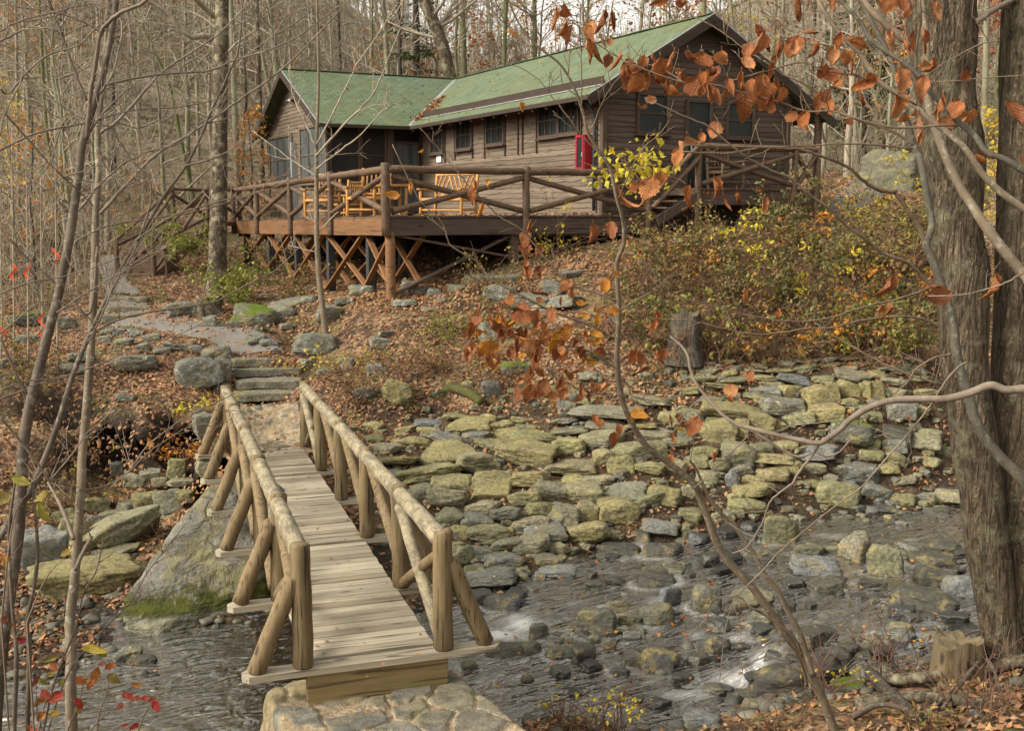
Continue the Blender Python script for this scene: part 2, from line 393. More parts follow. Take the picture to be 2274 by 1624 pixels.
for q in [(250,900,.44),(400,900,.42),(330,935,.30),(200,930,.27),(440,945,.2),(130,950,.18),(60,940,.28),(480,985,.02)]: cz(*q)
for q in [(250,1040,-.5),(380,1035,-.48),(180,1010,-.4),(450,1060,-.35),(320,1090,-.72),(120,1090,-.62),(430,1110,-.7)]: cz(*q)
for q in [(150,1180,-.85),(300,1200,-.95),(60,1200,-.8),(200,1320,-1.16),(80,1360,-1.17),(270,1370,-1.19),(150,1430,-1.21),(60,1470,-1.22),(-100,1420,-1.15),(-150,1200,-.7),(-200,950,.2),(230,1440,-1.23),(420,1300,-1.0),(500,1200,-.85)]: cz(*q)
# near bank
for q in [(1160,1600,-1.12),(1560,1612,-1.0),(1700,1568,-.9),(1860,1540,-.82),(2000,1510,-.76),(2140,1480,-.70),(2250,1450,-.62),(1750,1622,-.72),(2000,1600,-.58),(2200,1560,-.45),(2260,1620,-.35)]: cz(*q)
for q in [(-8,6.5,-.9),(-5,6.6,-.6),(-3.2,6.6,-.5),(-1,7.2,-.42),(1,7.2,-.75),(3,7.2,-.25),(6,7,-.1),(9,8,.0),(-9,4,.6),(-4,4,.6),(0,4,.9),(4,4,1.1),(9,4,1.2),(-9,0,2),(0,0,2.2),(9,0,2.3),(0,-5,2.8),(-1.2,8.2,-.6),(7,11,-.3),(9,14,-.3),(-9,9.5,-1.2)]: cw(*q)
# hillsides behind
for q in [(-14,33,3.2),(-10,40,4.0),(-20,45,6.),(-8,50,5.5),(-25,60,11.),(-6,65,8.),(-20,80,18.),(-45,60,17.),(-45,90,28.),(0,60,6.5),(8,60,7.),(0,90,10.5),(15,90,11.5),(-20,120,27),(-60,130,40),(0,130,14),(25,130,15),(20,60,9.),(30,60,12),(30,90,18.),(50,90,26),(50,130,33),(14,40,5.2),(18,33,5.),(12,28,4.6),(9,24.5,3.6),(16,25,4.8),(22,40,7.),(-60,200,60),(0,200,22),(60,200,52),(120,150,60),(-120,150,65),(-16,24,1.2),(-22,30,3.),(-30,40,8),(-18,14,-.4),(-20,8,0),(12,19,1.4),(16,16,1.),(30,20,4),(40,40,12),(60,60,25),(100,60,40),(-60,40,18),(-100,60,36),(30,0,4),(-30,0,4),(0,300,34)]: cw(*q)
CT = np.array(CT)
ground_f0 = rbf(CT[:, :2], CT[:, 2], .5, .01)
# ---------------------------------------------------------------- ground sheet
def spaced(lo, hi, d, a, b, g=1.12):
    c = list(np.arange(lo, hi+1e-6, d)); s = d
    while c[-1] < b: s *= g; c.append(c[-1]+s)
    s = d; c = c[::-1]
    while c[-1] > a: s *= g; c.append(c[-1]-s)
    return np.array(c[::-1])
GX = spaced(-8.5, 8.5, .085, -150, 150); GY = spaced(6.6, 31., .095, -12, 330)
gx, gy = np.meshgrid(GX, GY); Q = np.stack([gx.ravel(), gy.ravel()], 1)
GZ = ground_f0(Q)
Q3 = np.concatenate([Q, np.zeros((len(Q), 1))], 1)
near = np.clip((45-Q[:, 1])/20, .0, 1)
GZ = GZ+near*(.05*fbm(Q3, .9, 3, 3)+.022*fbm(Q3, 5., 3, 9))+(1-near)*.3*fbm(Q3, .12, 3, 5)
WZ = water_f(Q)
inw = np.abs(GZ-(WZ-.11)) < .16
GZ = np.where((GZ < WZ+.03) & (Q[:, 1] < 24), GZ+.05*fbm(Q3, 2.2, 3, 21), GZ)
GZG = GZ.reshape(gx.shape); WZG = WZ.reshape(gx.shape)
def bil(G, x, y):
    x = np.atleast_1d(x); y = np.atleast_1d(y)
    i = np.clip(np.searchsorted(GX, x)-1, 0, len(GX)-2); j = np.clip(np.searchsorted(GY, y)-1, 0, len(GY)-2)
    a = np.clip((x-GX[i])/(GX[i+1]-GX[i]), 0, 1); b = np.clip((y-GY[j])/(GY[j+1]-GY[j]), 0, 1)
    return (G[j, i]*(1-a)+G[j, i+1]*a)*(1-b)+(G[j+1, i]*(1-a)+G[j+1, i+1]*a)*b
def gz(x, y): return bil(GZG, x, y)
def wz(x, y): return bil(WZG, x, y)
def wet(x, y): return (wz(x, y) > gz(x, y)) & (np.atleast_1d(y) < 24)
TS = np.concatenate([np.arange(6.5, 40, .04), np.arange(40, 250, .4)])
def hit(px, py, water=True, Dmin=6.5):
    r = ray(px, py); r = r/r[1]; P = r[None]*TS[:, None]+np.array([0, 0, ZC])
    h = gz(P[:, 0], P[:, 1])
    if water: h = np.where(P[:, 1] < 24, np.maximum(h, wz(P[:, 0], P[:, 1])-.02), h)
    b = (P[:, 2] < h) & (TS > Dmin)
    if not b.any(): return P[-1]
    k = int(np.argmax(b)); return np.array([P[k, 0], P[k, 1], h[k]])
# ground material
def mat_ground():
    t = NT('leaf_litter_ground'); v = t.worldpos()
    cell = t.voro(v, 17., 'F1', 'Color', 1.); sepc = t.n('ShaderNodeSeparateColor'); t.l(cell, sepc.inputs[0])
    c = t.ramp(sepc.outputs[0], [(.08, (.045, .028, .018)), (.3, (.13, .068, .034)), (.55, (.20, .11, .058)), (.75, (.27, .16, .09)), (.93, (.30, .21, .13))])
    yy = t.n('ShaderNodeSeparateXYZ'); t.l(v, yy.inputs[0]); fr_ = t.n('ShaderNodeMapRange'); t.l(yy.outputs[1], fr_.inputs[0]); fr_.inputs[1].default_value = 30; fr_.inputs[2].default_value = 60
    c = t.mix(fr_.outputs[0], c, t.mix(t.noise(v, 1.1, 5, .7), (.19, .155, .11), (.32, .265, .19)))  # far ground pales with distance, haze mixed into its colour
    big = t.noise(v, .9, 5, .65)
    c = t.mix(t.ramp(big, [(.46, 0.), (.62, .8)]), c, t.mix(t.noise(v, 30, 4, .7), (.045, .05, .014), (.13, .125, .04)))
    c = t.mix(t.ramp(t.noise(v, 2.6, 4, .6), [(.46, 0.), (.62, .85)]), c, (.038, .025, .017))
    # stream gravel: the ground attribute marks the bed
    at_ = t.n('ShaderNodeAttribute', attribute_name='bed'); bedf = at_.outputs['Fac']
    g1 = t.voro(v, 22., 'F1', 'Color'); sg = t.n('ShaderNodeSeparateColor'); t.l(g1, sg.inputs[0])
    gc = t.ramp(sg.outputs[1], [(.1, (.028, .022, .017)), (.5, (.075, .06, .044)), (.8, (.12, .095, .062)), (1., (.17, .13, .075))])
    gd = t.voro(v, 22.)
    gc = t.mix(t.math('MULTIPLY', gd, 1.5, True), gc, (.015, .012, .01))
    so = t.n('ShaderNodeAttribute', attribute_name='soil_shade').outputs['Fac']
    c = t.mix(so, c, t.ramp(t.noise(v, 8, 6, .7), [(.3, (.012, .009, .007)), (.7, (.06, .042, .028))]))
    c = t.mix(bedf, c, gc)
    h = t.math('ADD', t.noise(v, 26, 5, .75), t.math('MULTIPLY', t.voro(v, 19.), .9))
    return t.done(t.princ(c, .9, t.bump(h, .8, .04), .2))
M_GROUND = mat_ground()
nx, ny = len(GX), len(GY)
i = np.arange(ny-1)[:, None]*nx; j = np.arange(nx-1)[None]
# hollow washed out under the left bank edge
QY = Q[:, 1].copy(); sel = (GY > 16.9) & (GY < 19.3); gyy = np.gradient(GZG, axis=0)/np.gradient(GY)[:, None]
for c in np.where((GX > -7.6) & (GX < -4.2))[0]:
    fy = GY[sel][np.argmax(gyy[sel, c])]; e_ = min((GX[c]+7.6)/.8, (-4.2-GX[c])/.5, 1)
    f_ = np.clip((fy+.12-GY)/.18, 0, 1)*np.clip((GY-(fy-1.1))/.7, 0, 1); QY.reshape(gx.shape)[:, c] += .75*f_*max(e_, 0)
mb = MB().add(np.stack([Q[:, 0], QY, GZ], 1), np.stack([i+j, i+j+1, i+nx+j+1, i+nx+j], -1).reshape(-1, 4))
gme = mb.mesh('ground')
bed = np.clip((WZ+.06-GZ)/.08, 0, 1)*(Q[:, 1] < 24)
gsl = np.hypot(*np.gradient(GZG, GY, GX)).ravel()
lip = proj(np.stack([Q[:, 0], Q[:, 1], GZ], 1))
soil_shade = np.clip((gsl-.75)/.5, 0, 1)*(Q[:, 1] < 20)*(lip[:, 0] < 520)
gra = ((lip[:, 0] < 330) & (lip[:, 1] > 1300) & (lip[:, 1] < 1560) & (Q[:, 1] > 9))
bed = np.maximum(bed, gra*.8)
bankm = (lip[:, 0] > 800) & (lip[:, 0] < 2130) & (lip[:, 1] > 905-np.clip((lip[:, 0]-1400)*.2, 0, 110)) & (lip[:, 1] < 1310) & (Q[:, 1] > 12) & (Q[:, 1] < 21)
soil_shade = np.maximum(soil_shade, bankm*.72)  # ground between the bank stones darkened, gap shade put into its colour
for nm, arr in (('bed', bed), ('soil_shade', soil_shade)):
    a = gme.attributes.new(nm, 'FLOAT', 'POINT'); a.data.foreach_set('value', arr.astype(np.float32))
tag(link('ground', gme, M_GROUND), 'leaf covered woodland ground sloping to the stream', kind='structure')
# ---------------------------------------------------------------- stream surface
def mat_water():
    t = NT('stream_water'); v = t.worldpos()
    # flow runs towards the left and the camera: stretch the ripples along it
    fl = t.n('ShaderNodeMapping'); fl.inputs['Rotation'].default_value = (0, 0, -.45); t.l(v, fl.inputs['Vector'])
    st = t.n('ShaderNodeMapping'); st.inputs['Scale'].default_value = (1.3, 6., 6.); t.l(fl.outputs[0], st.inputs['Vector'])
    a = t.noise(st.outputs[0], 1., 2, .5, 1.6); b = t.noise(v, 4., 2, .5, 1.)
    h = t.math('ADD', a, t.math('MULTIPLY', b, .4))
    nrm = t.bump(h, .62, .2)
    gl = t.n('ShaderNodeBsdfGlossy'); gl.inputs['Roughness'].default_value = .11; gl.inputs['Color'].default_value = (1., .97, .90, 1); t.l(nrm, gl.inputs['Normal'])
    tr = t.n('ShaderNodeBsdfTransparent'); tr.inputs['Color'].default_value = (.68, .56, .40, 1)
    df = t.n('ShaderNodeBsdfDiffuse'); df.inputs['Color'].default_value = (.085, .066, .045, 1)
    m0 = t.n('ShaderNodeMixShader'); m0.inputs[0].default_value = .2; t.l(tr.outputs[0], m0.inputs[1]); t.l(df.outputs[0], m0.inputs[2])
    fr = t.n('ShaderNodeFresnel'); fr.inputs['IOR'].default_value = 1.45; t.l(nrm, fr.inputs['Normal'])
    m1 = t.n('ShaderNodeMixShader'); t.l(t.math('MINIMUM', t.math('ADD', t.math('MULTIPLY', fr.outputs[0], 2.8), .08), .92), m1.inputs[0]); t.l(m0.outputs[0], m1.inputs[1]); t.l(gl.outputs[0], m1.inputs[2])
    fo = t.n('ShaderNodeAttribute', attribute_name='foam').outputs['Fac']
    s2 = t.n('ShaderNodeMapping'); s2.inputs['Scale'].default_value = (2.2, 34., 3.); t.l(fl.outputs[0], s2.inputs['Vector'])
    fn = t.math('MULTIPLY', t.noise(s2.outputs[0], 1., 5, .65, 1.6), 1.15)
    ff = t.math('MULTIPLY', t.ramp(t.math('ADD', t.math('MULTIPLY', fo, .62), t.math('MULTIPLY', fn, .62)), [(.46, 0.), (.74, .32), (1.0, .95)]), .8)
    wd = t.princ((.60, .60, .58), .35, nrm, .4)
    m2 = t.n('ShaderNodeMixShader'); t.l(ff, m2.inputs[0]); t.l(m1.outputs[0], m2.inputs[1]); t.l(wd, m2.inputs[2])
    return t.done(m2.outputs[0])
# ---------------------------------------------------------------- wood materials
def woodr(name, c0, c1, crack=None, ang=0., along=0, s=1., lin=None, rough=.75, rnd=.25, linth=.58):
    t = NT(name)
    def cv(sa, sb):
        tc = t.n('ShaderNodeTexCoord'); mp = t.n('ShaderNodeMapping', vector_type='TEXTURE')
        k = [1/(sb*s)]*3; k[along] = 1/(sa*s); mp.inputs['Scale'].default_value = k; mp.inputs['Rotation'].default_value = (0, 0, ang)
        t.l(tc.outputs['Object'], mp.inputs['Vector']); return mp.outputs[0]
    a = t.noise(cv(.9, 15), 1., 7, .65, 1.1); b = t.noise(cv(1.2, 2.4), 1., 4, .65)
    f = t.math('ADD', t.math('MULTIPLY', a, .7), t.math('MULTIPLY', b, .45))
    f = t.math('ADD', f, t.math('MULTIPLY', t.math('SUBTRACT', t.island(), .5), rnd))
    c = t.ramp(f, [(.32, c0), (.8, c1)])
    if crack:
        k = t.noise(cv(1.3, 40), 1., 3, .5); c = t.mix(t.ramp(k, [(.34, .9), (.43, 0.)]), c, crack)
        kn = t.voro(cv(1.6, 5.), 1.); c = t.mix(t.ramp(kn, [(.07, .85), (.15, 0.)]), c, crack)
    if lin: c = t.mix(t.ramp(t.noise(cv(3, 5), 1., 6, .72), [(linth, 0.), (linth+.14, .85)]), c, lin)
    return t.done(t.princ(c, rough, t.bump(t.math('ADD', a, t.noise(cv(2, 60), 1., 2)), .3, .008), .25))
BA = .32
M_POST = woodr('weathered_post_wood', (.075, .054, .029), (.235, .172, .09), (.028, .02, .012), 0, 2, 1., (.165, .16, .075))
M_RAIL = woodr('peeled_rail_wood', (.15, .125, .08), (.38, .325, .21), (.12, .098, .065), BA, 1, 2.4, (.12, .102, .072), linth=.45)
M_STRUT = woodr('weathered_strut_wood', (.085, .06, .032), (.25, .18, .095), (.035, .024, .014), 0, 2, 1., (.17, .155, .085), linth=.6)
M_DECK = woodr('bleached_deck_boards', (.22, .185, .13), (.43, .375, .28), (.10, .08, .056), BA, 0, 1., (.22, .21, .11), rnd=.62, linth=.6)
M_BEAM = woodr('treated_beam_wood', (.15, .105, .045), (.30, .22, .10), (.08, .05, .03), BA, 0, .8, (.16, .17, .05))
# ---------------------------------------------------------------- footbridge
B0 = np.array([-1.173, 8.998, 0.]); BD = np.array([-math.sin(BA), math.cos(BA), 0]); BR = np.array([math.cos(BA), math.sin(BA), 0])
def bp(x, y, z): return B0+x*BR+y*BD+np.array([0, 0, z])
YS = [0, 1.68, 3.5, 5.26, 6.98, 8.67]; HW = .6035
bridge = thing('footbridge', 'rustic timber footbridge with log rails and grey plank deck over the stream', 'footbridge', bp(0, 4.3, -.3))
mb = MB(); y = .085; pw = .145
while y < 8.6:
    if min(abs(y-q) for q in YS) > .1:
        wdt = pw*(1+rng.uniform(-.02, .02)); ov = rng.uniform(-.012, .012)
        add_box(mb, bp(0, y, -.022+rng.uniform(-.003, .003)), BR, BD, UP, (2*(.56)+ov, wdt-.014, .04), .006)
    y += pw
part('deck', mb, M_DECK, bridge, False)
for q in YS:
    mb = MB(); L = 1.11; hw = .085; c = .05; yy = q if q > 0 else -.0
    pts = [(-L, -hw+c), (-L+c, -hw), (L-c, -hw), (L, -hw+c), (L, hw-c), (L-c, hw), (-L+c, hw), (-L, hw-c)]
    V = [bp(a, yy+b, .004) for a, b in pts]+[bp(a, yy+b, -.052) for a, b in pts]
    mb.faces(V, [tuple(range(8)), tuple(range(15, 7, -1))]+[(k, k+8, (k+1) % 8+8, (k+1) % 8) for k in range(8)])
    part('outrigger_plank', mb, M_DECK, bridge, False)
for sd in (-1, 1):
    for k, q in enumerate(YS):
        mb = MB(); add_log(mb, bp(sd*HW, q, .0), bp(sd*HW+rng.normal(0, .008), q+rng.normal(0, .008), 1.075), .088, .083, 20, 9, .025, k+sd*7)
        part('post', mb, M_POST, bridge)
        mb = MB(); add_log(mb, bp(sd*1.0, q, .0), bp(sd*(HW+.06), q, .80), .078, .076, 16, 7, .03, k+50)
        part('strut', mb, M_STRUT, bridge)
    for k in range(5):
        a, b = YS[k], YS[k+1]
        mb = MB(); add_log(mb, bp(sd*HW, a+.03, .985), bp(sd*HW, b-.03, .985), .083, .076, 18, 12, .05, k+90)
        part('top_rail', mb, M_RAIL, bridge)
        off_ = -.015 if k in (0, 4) else .05
        mb = MB(); add_log(mb, bp(sd*(HW+off_), a+.08, .10), bp(sd*(HW+off_), b-.07, .87), .056, .058, 14, 8, .04, k+120)
        part('brace', mb, M_RAIL if sd > 0 and k in (0, 4) else M_STRUT, bridge)
        if k not in (0, 4): continue
        mb = MB(); add_log(mb, bp(sd*(HW+.02), b-.08, .08), bp(sd*(HW+.02), a+.07, .86), .058, .054, 14, 8, .04, k+150)
        part('brace', mb, M_STRUT, bridge)
for sd in (-1, 1):
    mb = MB(); beam(mb, bp(sd*.44, .04, -.18), bp(sd*.44, 8.7, -.18), .10, .25, bev=.006); part('stringer', mb, M_BEAM, bridge, False)
mb = MB(); add_box(mb, bp(.02, -.03, -.187), BR, BD, UP, (1.22, .07, .268), .006); part('end_beam', mb, M_BEAM, bridge, False)
mb = MB(); add_box(mb, bp(0, 8.74, -.19), BR, BD, UP, (1.2, .07, .27), .006); part('end_beam', mb, M_BEAM, bridge, False)
# ---------------------------------------------------------------- mortared flagstone surfaces
def mat_flag():
    t = NT('mortared_flagstone'); v = t.worldpos((1, 1, .5)); fn = t.noise(v, 9, 7, .72)
    sa = t.n('ShaderNodeAttribute', attribute_name='stone').outputs['Fac']; ca = t.n('ShaderNodeAttribute', attribute_name='cell').outputs['Fac']
    st = t.ramp(ca, [(.1, (.14, .135, .115)), (.35, (.23, .205, .14)), (.6, (.17, .17, .15)), (.8, (.28, .235, .15)), (1., (.33, .25, .15))])
    st = t.mix(t.ramp(fn, [(.36, .8), (.6, 0.)]), st, (.06, .054, .04)); st = t.mix(t.ramp(t.noise(v, 3.3, 6, .7), [(.52, 0.), (.64, .7)]), st, (.26, .22, .13))
    mo = t.mix(t.ramp(t.noise(v, 5, 6, .7), [(.35, 0.), (.65, 1.)]), (.22, .165, .10), (.45, .36, .24)); mo = t.mix(t.ramp(t.noise(v, 30, 4, .7), [(.4, .6), (.6, 0.)]), mo, (.10, .07, .045))
    m = t.ramp(t.math('ADD', sa, t.math('MULTIPLY', t.math('SUBTRACT', t.noise(v, 16, 5, .7), .5), .9)), [(.35, 0.), (.6, 1.)])
    c = t.mix(m, mo, st); c = t.mix(t.ramp(t.noise(v, 1.7, 5, .7), [(.52, 0.), (.68, .6)]), c, (.13, .125, .045))
    return t.done(t.princ(c, .88, t.bump(t.math('ADD', fn, t.math('MULTIPLY', t.noise(v, 50, 4), .5)), .8, .03), .25))
M_FLAG = mat_flag()
# near abutment: an irregular block of mortared stone
ab = thing('stone_abutment', 'mortared flagstone landing under the near end of the footbridge', 'abutment', bp(0, -.6, -.8))
oc = [(-.86, .36), (-.92, .1), (-.84, -.3), (-.9, -.8), (-.85, -1.5), (-.85, -2.6), (1.08, -2.6), (1.04, -1.3), (.98, -.85), (.88, -.4), (.80, -.12), (.78, .32), (.45, .42), (0, .38), (-.5, .42)]
def arun(P, n=6):
    P = np.array(P); out = []
    for k in range(len(P)):
        a, b = P[k], P[(k+1) % len(P)]
        for q in np.linspace(0, 1, n, endpoint=False): out.append(a+(b-a)*q)
    return np.array(out)
def voro3(P, seeds, wob=.05, seed=0):
    Q_ = P+wob*np.stack([fbm(P, 4., 3, seed), fbm(P, 4., 3, seed+1), 0*P[:, 0]], 1); out = np.empty((len(P), 2)); idx = np.empty(len(P), int)
    for i in range(0, len(P), 4000):
        d = np.sqrt(((Q_[i:i+4000, None]-seeds[None])**2).sum(-1)); o = np.argsort(d, 1)[:, :2]; idx[i:i+4000] = o[:, 0]; out[i:i+4000] = np.take_along_axis(d, o, 1)
    return out[:, 1]-out[:, 0], idx
def stone_attr(me, edge, idx, seed):
    r = np.random.default_rng(seed); a = me.attributes.new('stone', 'FLOAT', 'POINT'); a.data.foreach_set('value', np.clip((edge-.03)/.035, 0, 1).astype(np.float32))
    b = me.attributes.new('cell', 'FLOAT', 'POINT'); b.data.foreach_set('value', r.random(int(idx.max())+1)[idx].astype(np.float32))
ring = arun(oc, 16); n_ = len(ring); ring = ring+.035*np.stack([fbm(np.c_[ring*2.2, ring[:, :1]*0], 1.4, 4, 2), fbm(np.c_[ring*2.2, ring[:, :1]*0], 1.4, 4, 8)], 1)
ctr = ring.mean(0); rows = []; nrm_ = []
prof = [(k/46., -.322) for k in range(44)]+[(.965, -.324), (.985, -.335), (.998, -.36)]+[(1.+.012*k, -.40-.06*k) for k in range(14)]
for sc_, z in prof:
    for p_ in ring:
        q = ctr+(p_-ctr)*sc_; rows.append(bp(q[0], q[1], z)); o = p_-ctr; o = o/np.linalg.norm(o); o = o[0]*BR+o[1]*BD; nrm_.append(UP if z > -.33 else (UP*.5+o*.6 if z > -.37 else o))
V = np.array(rows); nrm_ = np.array(nrm_); R = np.random.default_rng(31)
sd_ = np.array([bp(R.uniform(-1.2, 1.7), R.uniform(-2.8, .6), R.choice((-.33, -.5, -.7, -.9), p=(.6, .16, .14, .1))) for _ in range(105)])
ed_, ix_ = voro3(V, sd_, .08, 3)
hgt_ = R.normal(0, .008, len(sd_))[ix_]
V = V+nrm_*((.028*np.clip((ed_-.025)/.035, 0, 1)+hgt_)[:, None]+.006*fbm(V, 5., 4, 5)[:, None])
k = np.arange(len(prof)-1)[:, None]*n_; j = np.arange(n_)[None]; j2 = (j+1) % n_
mb = MB().add(V, np.stack([k+j, k+n_+j, k+n_+j2, k+j2], -1).reshape(-1, 4))
fo_ = part('flagstone_surface', mb, M_FLAG, ab); stone_attr(fo_.data, ed_, ix_, 4)
def ribbon(name, left, right, mat, label, kind='structure', off=.02, m=40, w=12, nz=.01, extra=None):
    L_ = np.array([hit(*p, water=False) for p in left]); R_ = np.array([hit(*p, water=False) for p in right])
    def res(P):
        d = np.concatenate([[0], np.cumsum(np.linalg.norm(np.diff(P, axis=0), axis=1))]); s = np.linspace(0, d[-1], m)
        return np.stack([np.interp(s, d, P[:, c]) for c in range(3)], 1)
    L_, R_ = res(L_), res(R_); V = L_[:, None]+(R_-L_)[:, None]*np.linspace(0, 1, w)[None, :, None]
    V = V.reshape(-1, 3); e = np.tile(np.minimum(np.arange(w), w-1-np.arange(w)) == 0, m)
    V[:, :2] += np.where(e[:, None], .06*np.stack([noise3(V*1.5, 3), noise3(V*1.5, 4)], 1), 0)
    V[:, 2] = gz(V[:, 0], V[:, 1])+off+nz*noise3(V*3, 5)-np.where(e, .05, 0)
    i = np.arange(m-1)[:, None]*w; j = np.arange(w-1)[None]
    mb = MB().add(V, np.stack([i+j, i+j+1, i+w+j+1, i+w+j], -1).reshape(-1, 4))
    return tag(link(name, mb.mesh(name), mat), label, kind=kind)
fl_ = ribbon('flagstone_path', [(530, 1010), (530, 970), (526, 940), (522, 902)], [(700, 1010), (690, 970), (675, 940), (664, 900)], M_FLAG, 'pale flagstone landing in mortar at the far end of the bridge', m=110, w=46)
V = np.array([q.co[:] for q in fl_.data.vertices]); R = np.random.default_rng(8); sd_ = np.stack([R.uniform(V[:, 0].min(), V[:, 0].max(), 150), R.uniform(V[:, 1].min(), V[:, 1].max(), 150), np.zeros(150)], 1)
ed_, ix_ = voro3(V*np.array([1, 1, 0]), sd_, .05, 5); V[:, 2] += .03*np.clip((ed_-.02)/.07, 0, 1)**.5
fl_.data.vertices.foreach_set('co', V.ravel()); stone_attr(fl_.data, ed_-.004, ix_, 6)
def mat_gravel():
    t = NT('gravel_path_surface'); v = t.worldpos()
    c = t.ramp(t.noise(v, 45, 4, .7), [(.3, (.095, .09, .08)), (.7, (.21, .20, .18))])
    c = t.mix(t.ramp(t.noise(v, 2.2, 5, .7), [(.5, 0.), (.6, .8)]), c, (.17, .12, .085))
    return t.done(t.princ(c, .95, t.bump(t.noise(v, 60, 3), .5, .015), .2))
M_GRAVEL = mat_gravel()
ribbon('gravel_path', [(518, 790), (470, 765), (400, 745), (330, 732), (240, 725), (222, 700), (228, 675)], [(640, 788), (610, 755), (540, 728), (470, 712), (390, 702), (345, 695), (330, 668)], M_GRAVEL, 'grey gravel path climbing from the bridge steps')
ribbon('gravel_path', [(232, 655), (225, 620), (215, 595), (225, 570)], [(322, 655), (290, 625), (275, 600), (275, 572)], M_GRAVEL, 'upper gravel path leading to the wooden stairs')
ribbon('road', [(1835, 470), (1830, 450), (1850, 430), (1885, 412), (1880, 402)], [(1905, 470), (1945, 450), (1950, 432), (1935, 415), (1915, 403)], M_GRAVEL, 'grey track passing to the right of the cabin')
# ---------------------------------------------------------------- stones: a small library of rock shapes
def ico(sub):
    import bmesh
    bm = bmesh.new(); bmesh.ops.create_icosphere(bm, subdivisions=sub, radius=1.); bm.verts.ensure_lookup_table()
    V = np.array([v.co[:] for v in bm.verts]); F = np.array([[v.index for v in f.verts] for f in bm.faces]); bm.free(); return V, F
IV, IF = ico(5)
def rockshape(seed, planes, soft, nz, IV=IV, pw=1.):
    r = np.random.default_rng(seed); d = r.normal(0, 1, (planes, 3)); d /= np.linalg.norm(d, axis=1, keepdims=True)
    ax = np.concatenate([np.eye(3), -np.eye(3)]); d = np.concatenate([d, ax+r.normal(0, .12, (6, 3))]); d /= np.linalg.norm(d, axis=1, keepdims=True)
    c = np.concatenate([r.uniform(.74, 1.02, planes), np.full(6, .8)])
    q = np.maximum(IV@d.T, 1e-3)/c; R = (q**soft).sum(1)**(-1/soft)
    V = IV*R[:, None]; V = V*(1+nz*fbm(V, 1.6, 6, seed, .58))[:, None]; led = np.abs(fbm(V*np.array([.6, .6, 3.2]), 2.4, 4, seed+5))
    hz = np.stack([IV[:, 0], IV[:, 1], IV[:, 2]*.25], 1); V = V-hz*(nz*.6*np.clip(.42-led, 0, 1)*1.6)[:, None]+IV*(.22*nz*fbm(V, 9., 3, seed+9))[:, None]
    lo, hi = V.min(0), V.max(0); return (V-(lo+hi)/2)/(hi-lo)
SH = {'flat': [], 'round': [], 'block': []}
for kk, (pl, so, nz) in {'flat': (9, 16, .10), 'round': (10, 11, .085), 'block': (7, 26, .075)}.items():
    for s in range(9): SH[kk].append(rockshape(s*13+len(kk), pl, so, nz))
OCH = (.31, .265, .115); OLV = (.25, .24, .105); GRY = (.26, .25, .185); BLU = (.22, .23, .225)
M_ROCK = rockmat('bank_stone', [OLV, GRY, OCH, sca(OLV, 1.25), (.30, .255, .15), BLU, OLV, (.20, .20, .12), (.33, .305, .20)], (.36, .34, .22), .45)
M_OCHRE = rockmat('ochre_stone', [OCH, sca(OCH, 1.1), (.31, .26, .12)], (.40, .38, .25), .4)
M_BLUE = rockmat('blue_grey_stone', [BLU, (.17, .185, .19)], (.30, .31, .28), .4)
M_WETR = rockmat('wet_stream_rock', [(.05, .049, .045), (.075, .07, .056), (.06, .064, .066)], (.13, .125, .085), .3, rough=.38)
M_STRM = rockmat('stream_rock', [(.19, .18, .115), (.15, .15, .13), (.24, .21, .11), (.13, .125, .10)], (.26, .25, .17), .4, rough=.6)
M_GREY = rockmat('lichen_grey_rock', [(.20, .20, .17), (.17, .175, .16), (.23, .22, .17)], (.42, .43, .36), .8, (.10, .115, .02), .35)
M_MOSS = rockmat('mossy_rock', [(.17, .165, .11), (.14, .14, .11)], (.36, .37, .28), .7, (.085, .115, .012), .95)
RM = {'r': M_ROCK, 'o': M_OCHRE, 'b': M_BLUE, 'w': M_WETR, 's': M_STRM, 'g': M_GREY, 'm': M_MOSS}
SHM = {}
def rock(name, px, py, w, h, mat, shape, label, cat, group=None, deep=.78, sink=.22, tilt=None, P=None, lift=0., v=None):
    P = hit(px, py+h*.28) if P is None else np.asarray(P); D = P[1]/1.0
    sc_w = w*D/FPX; sc_h = h*D/FPX
    k = int(rng.integers(0, 9)) if v is None else v
    if (shape, k, mat.name) not in SHM:
        me = MB().add(SH[shape][k], IF).mesh(shape+'_stone'); me.materials.append(mat); SHM[(shape, k, mat.name)] = me
    o = link(name, SHM[(shape, k, mat.name)], None)
    dep = sc_w*deep
    hh = max(sc_h*1.12-dep*.2, sc_h*.58) if name != 'stream_rock' else max(sc_h*1.3-dep*.1, sc_h*.85)
    o.scale = (sc_w*1.2*rng.choice((-1., 1.)), dep*1.15, hh*1.14)
    yaw = math.atan2(-P[0], P[1]) + rng.normal(0, .2)
    o.rotation_euler = (rng.normal(0, .10), (tilt if tilt is not None else rng.normal(0, .11)), yaw)
    # centre on the sight line of the surveyed outline, standing on the ground
    c = at(px, py, P[1]+dep*.12)
    o.location = c
    return tag(o, label, cat, group)
ORD = ['first', 'second', 'third', 'fourth', 'fifth', 'sixth', 'seventh', 'eighth', 'ninth', 'tenth', 'eleventh', 'twelfth', 'thirteenth', 'fourteenth', 'fifteenth', 'sixteenth', 'seventeenth', 'eighteenth']
CN = {'r': 'olive', 'o': 'ochre', 'b': 'blue-grey', 'w': 'dark wet', 's': 'brownish', 'g': 'lichened grey', 'm': 'mossy'}
SN = {'flat': 'flat', 'round': 'rounded', 'block': 'blocky'}
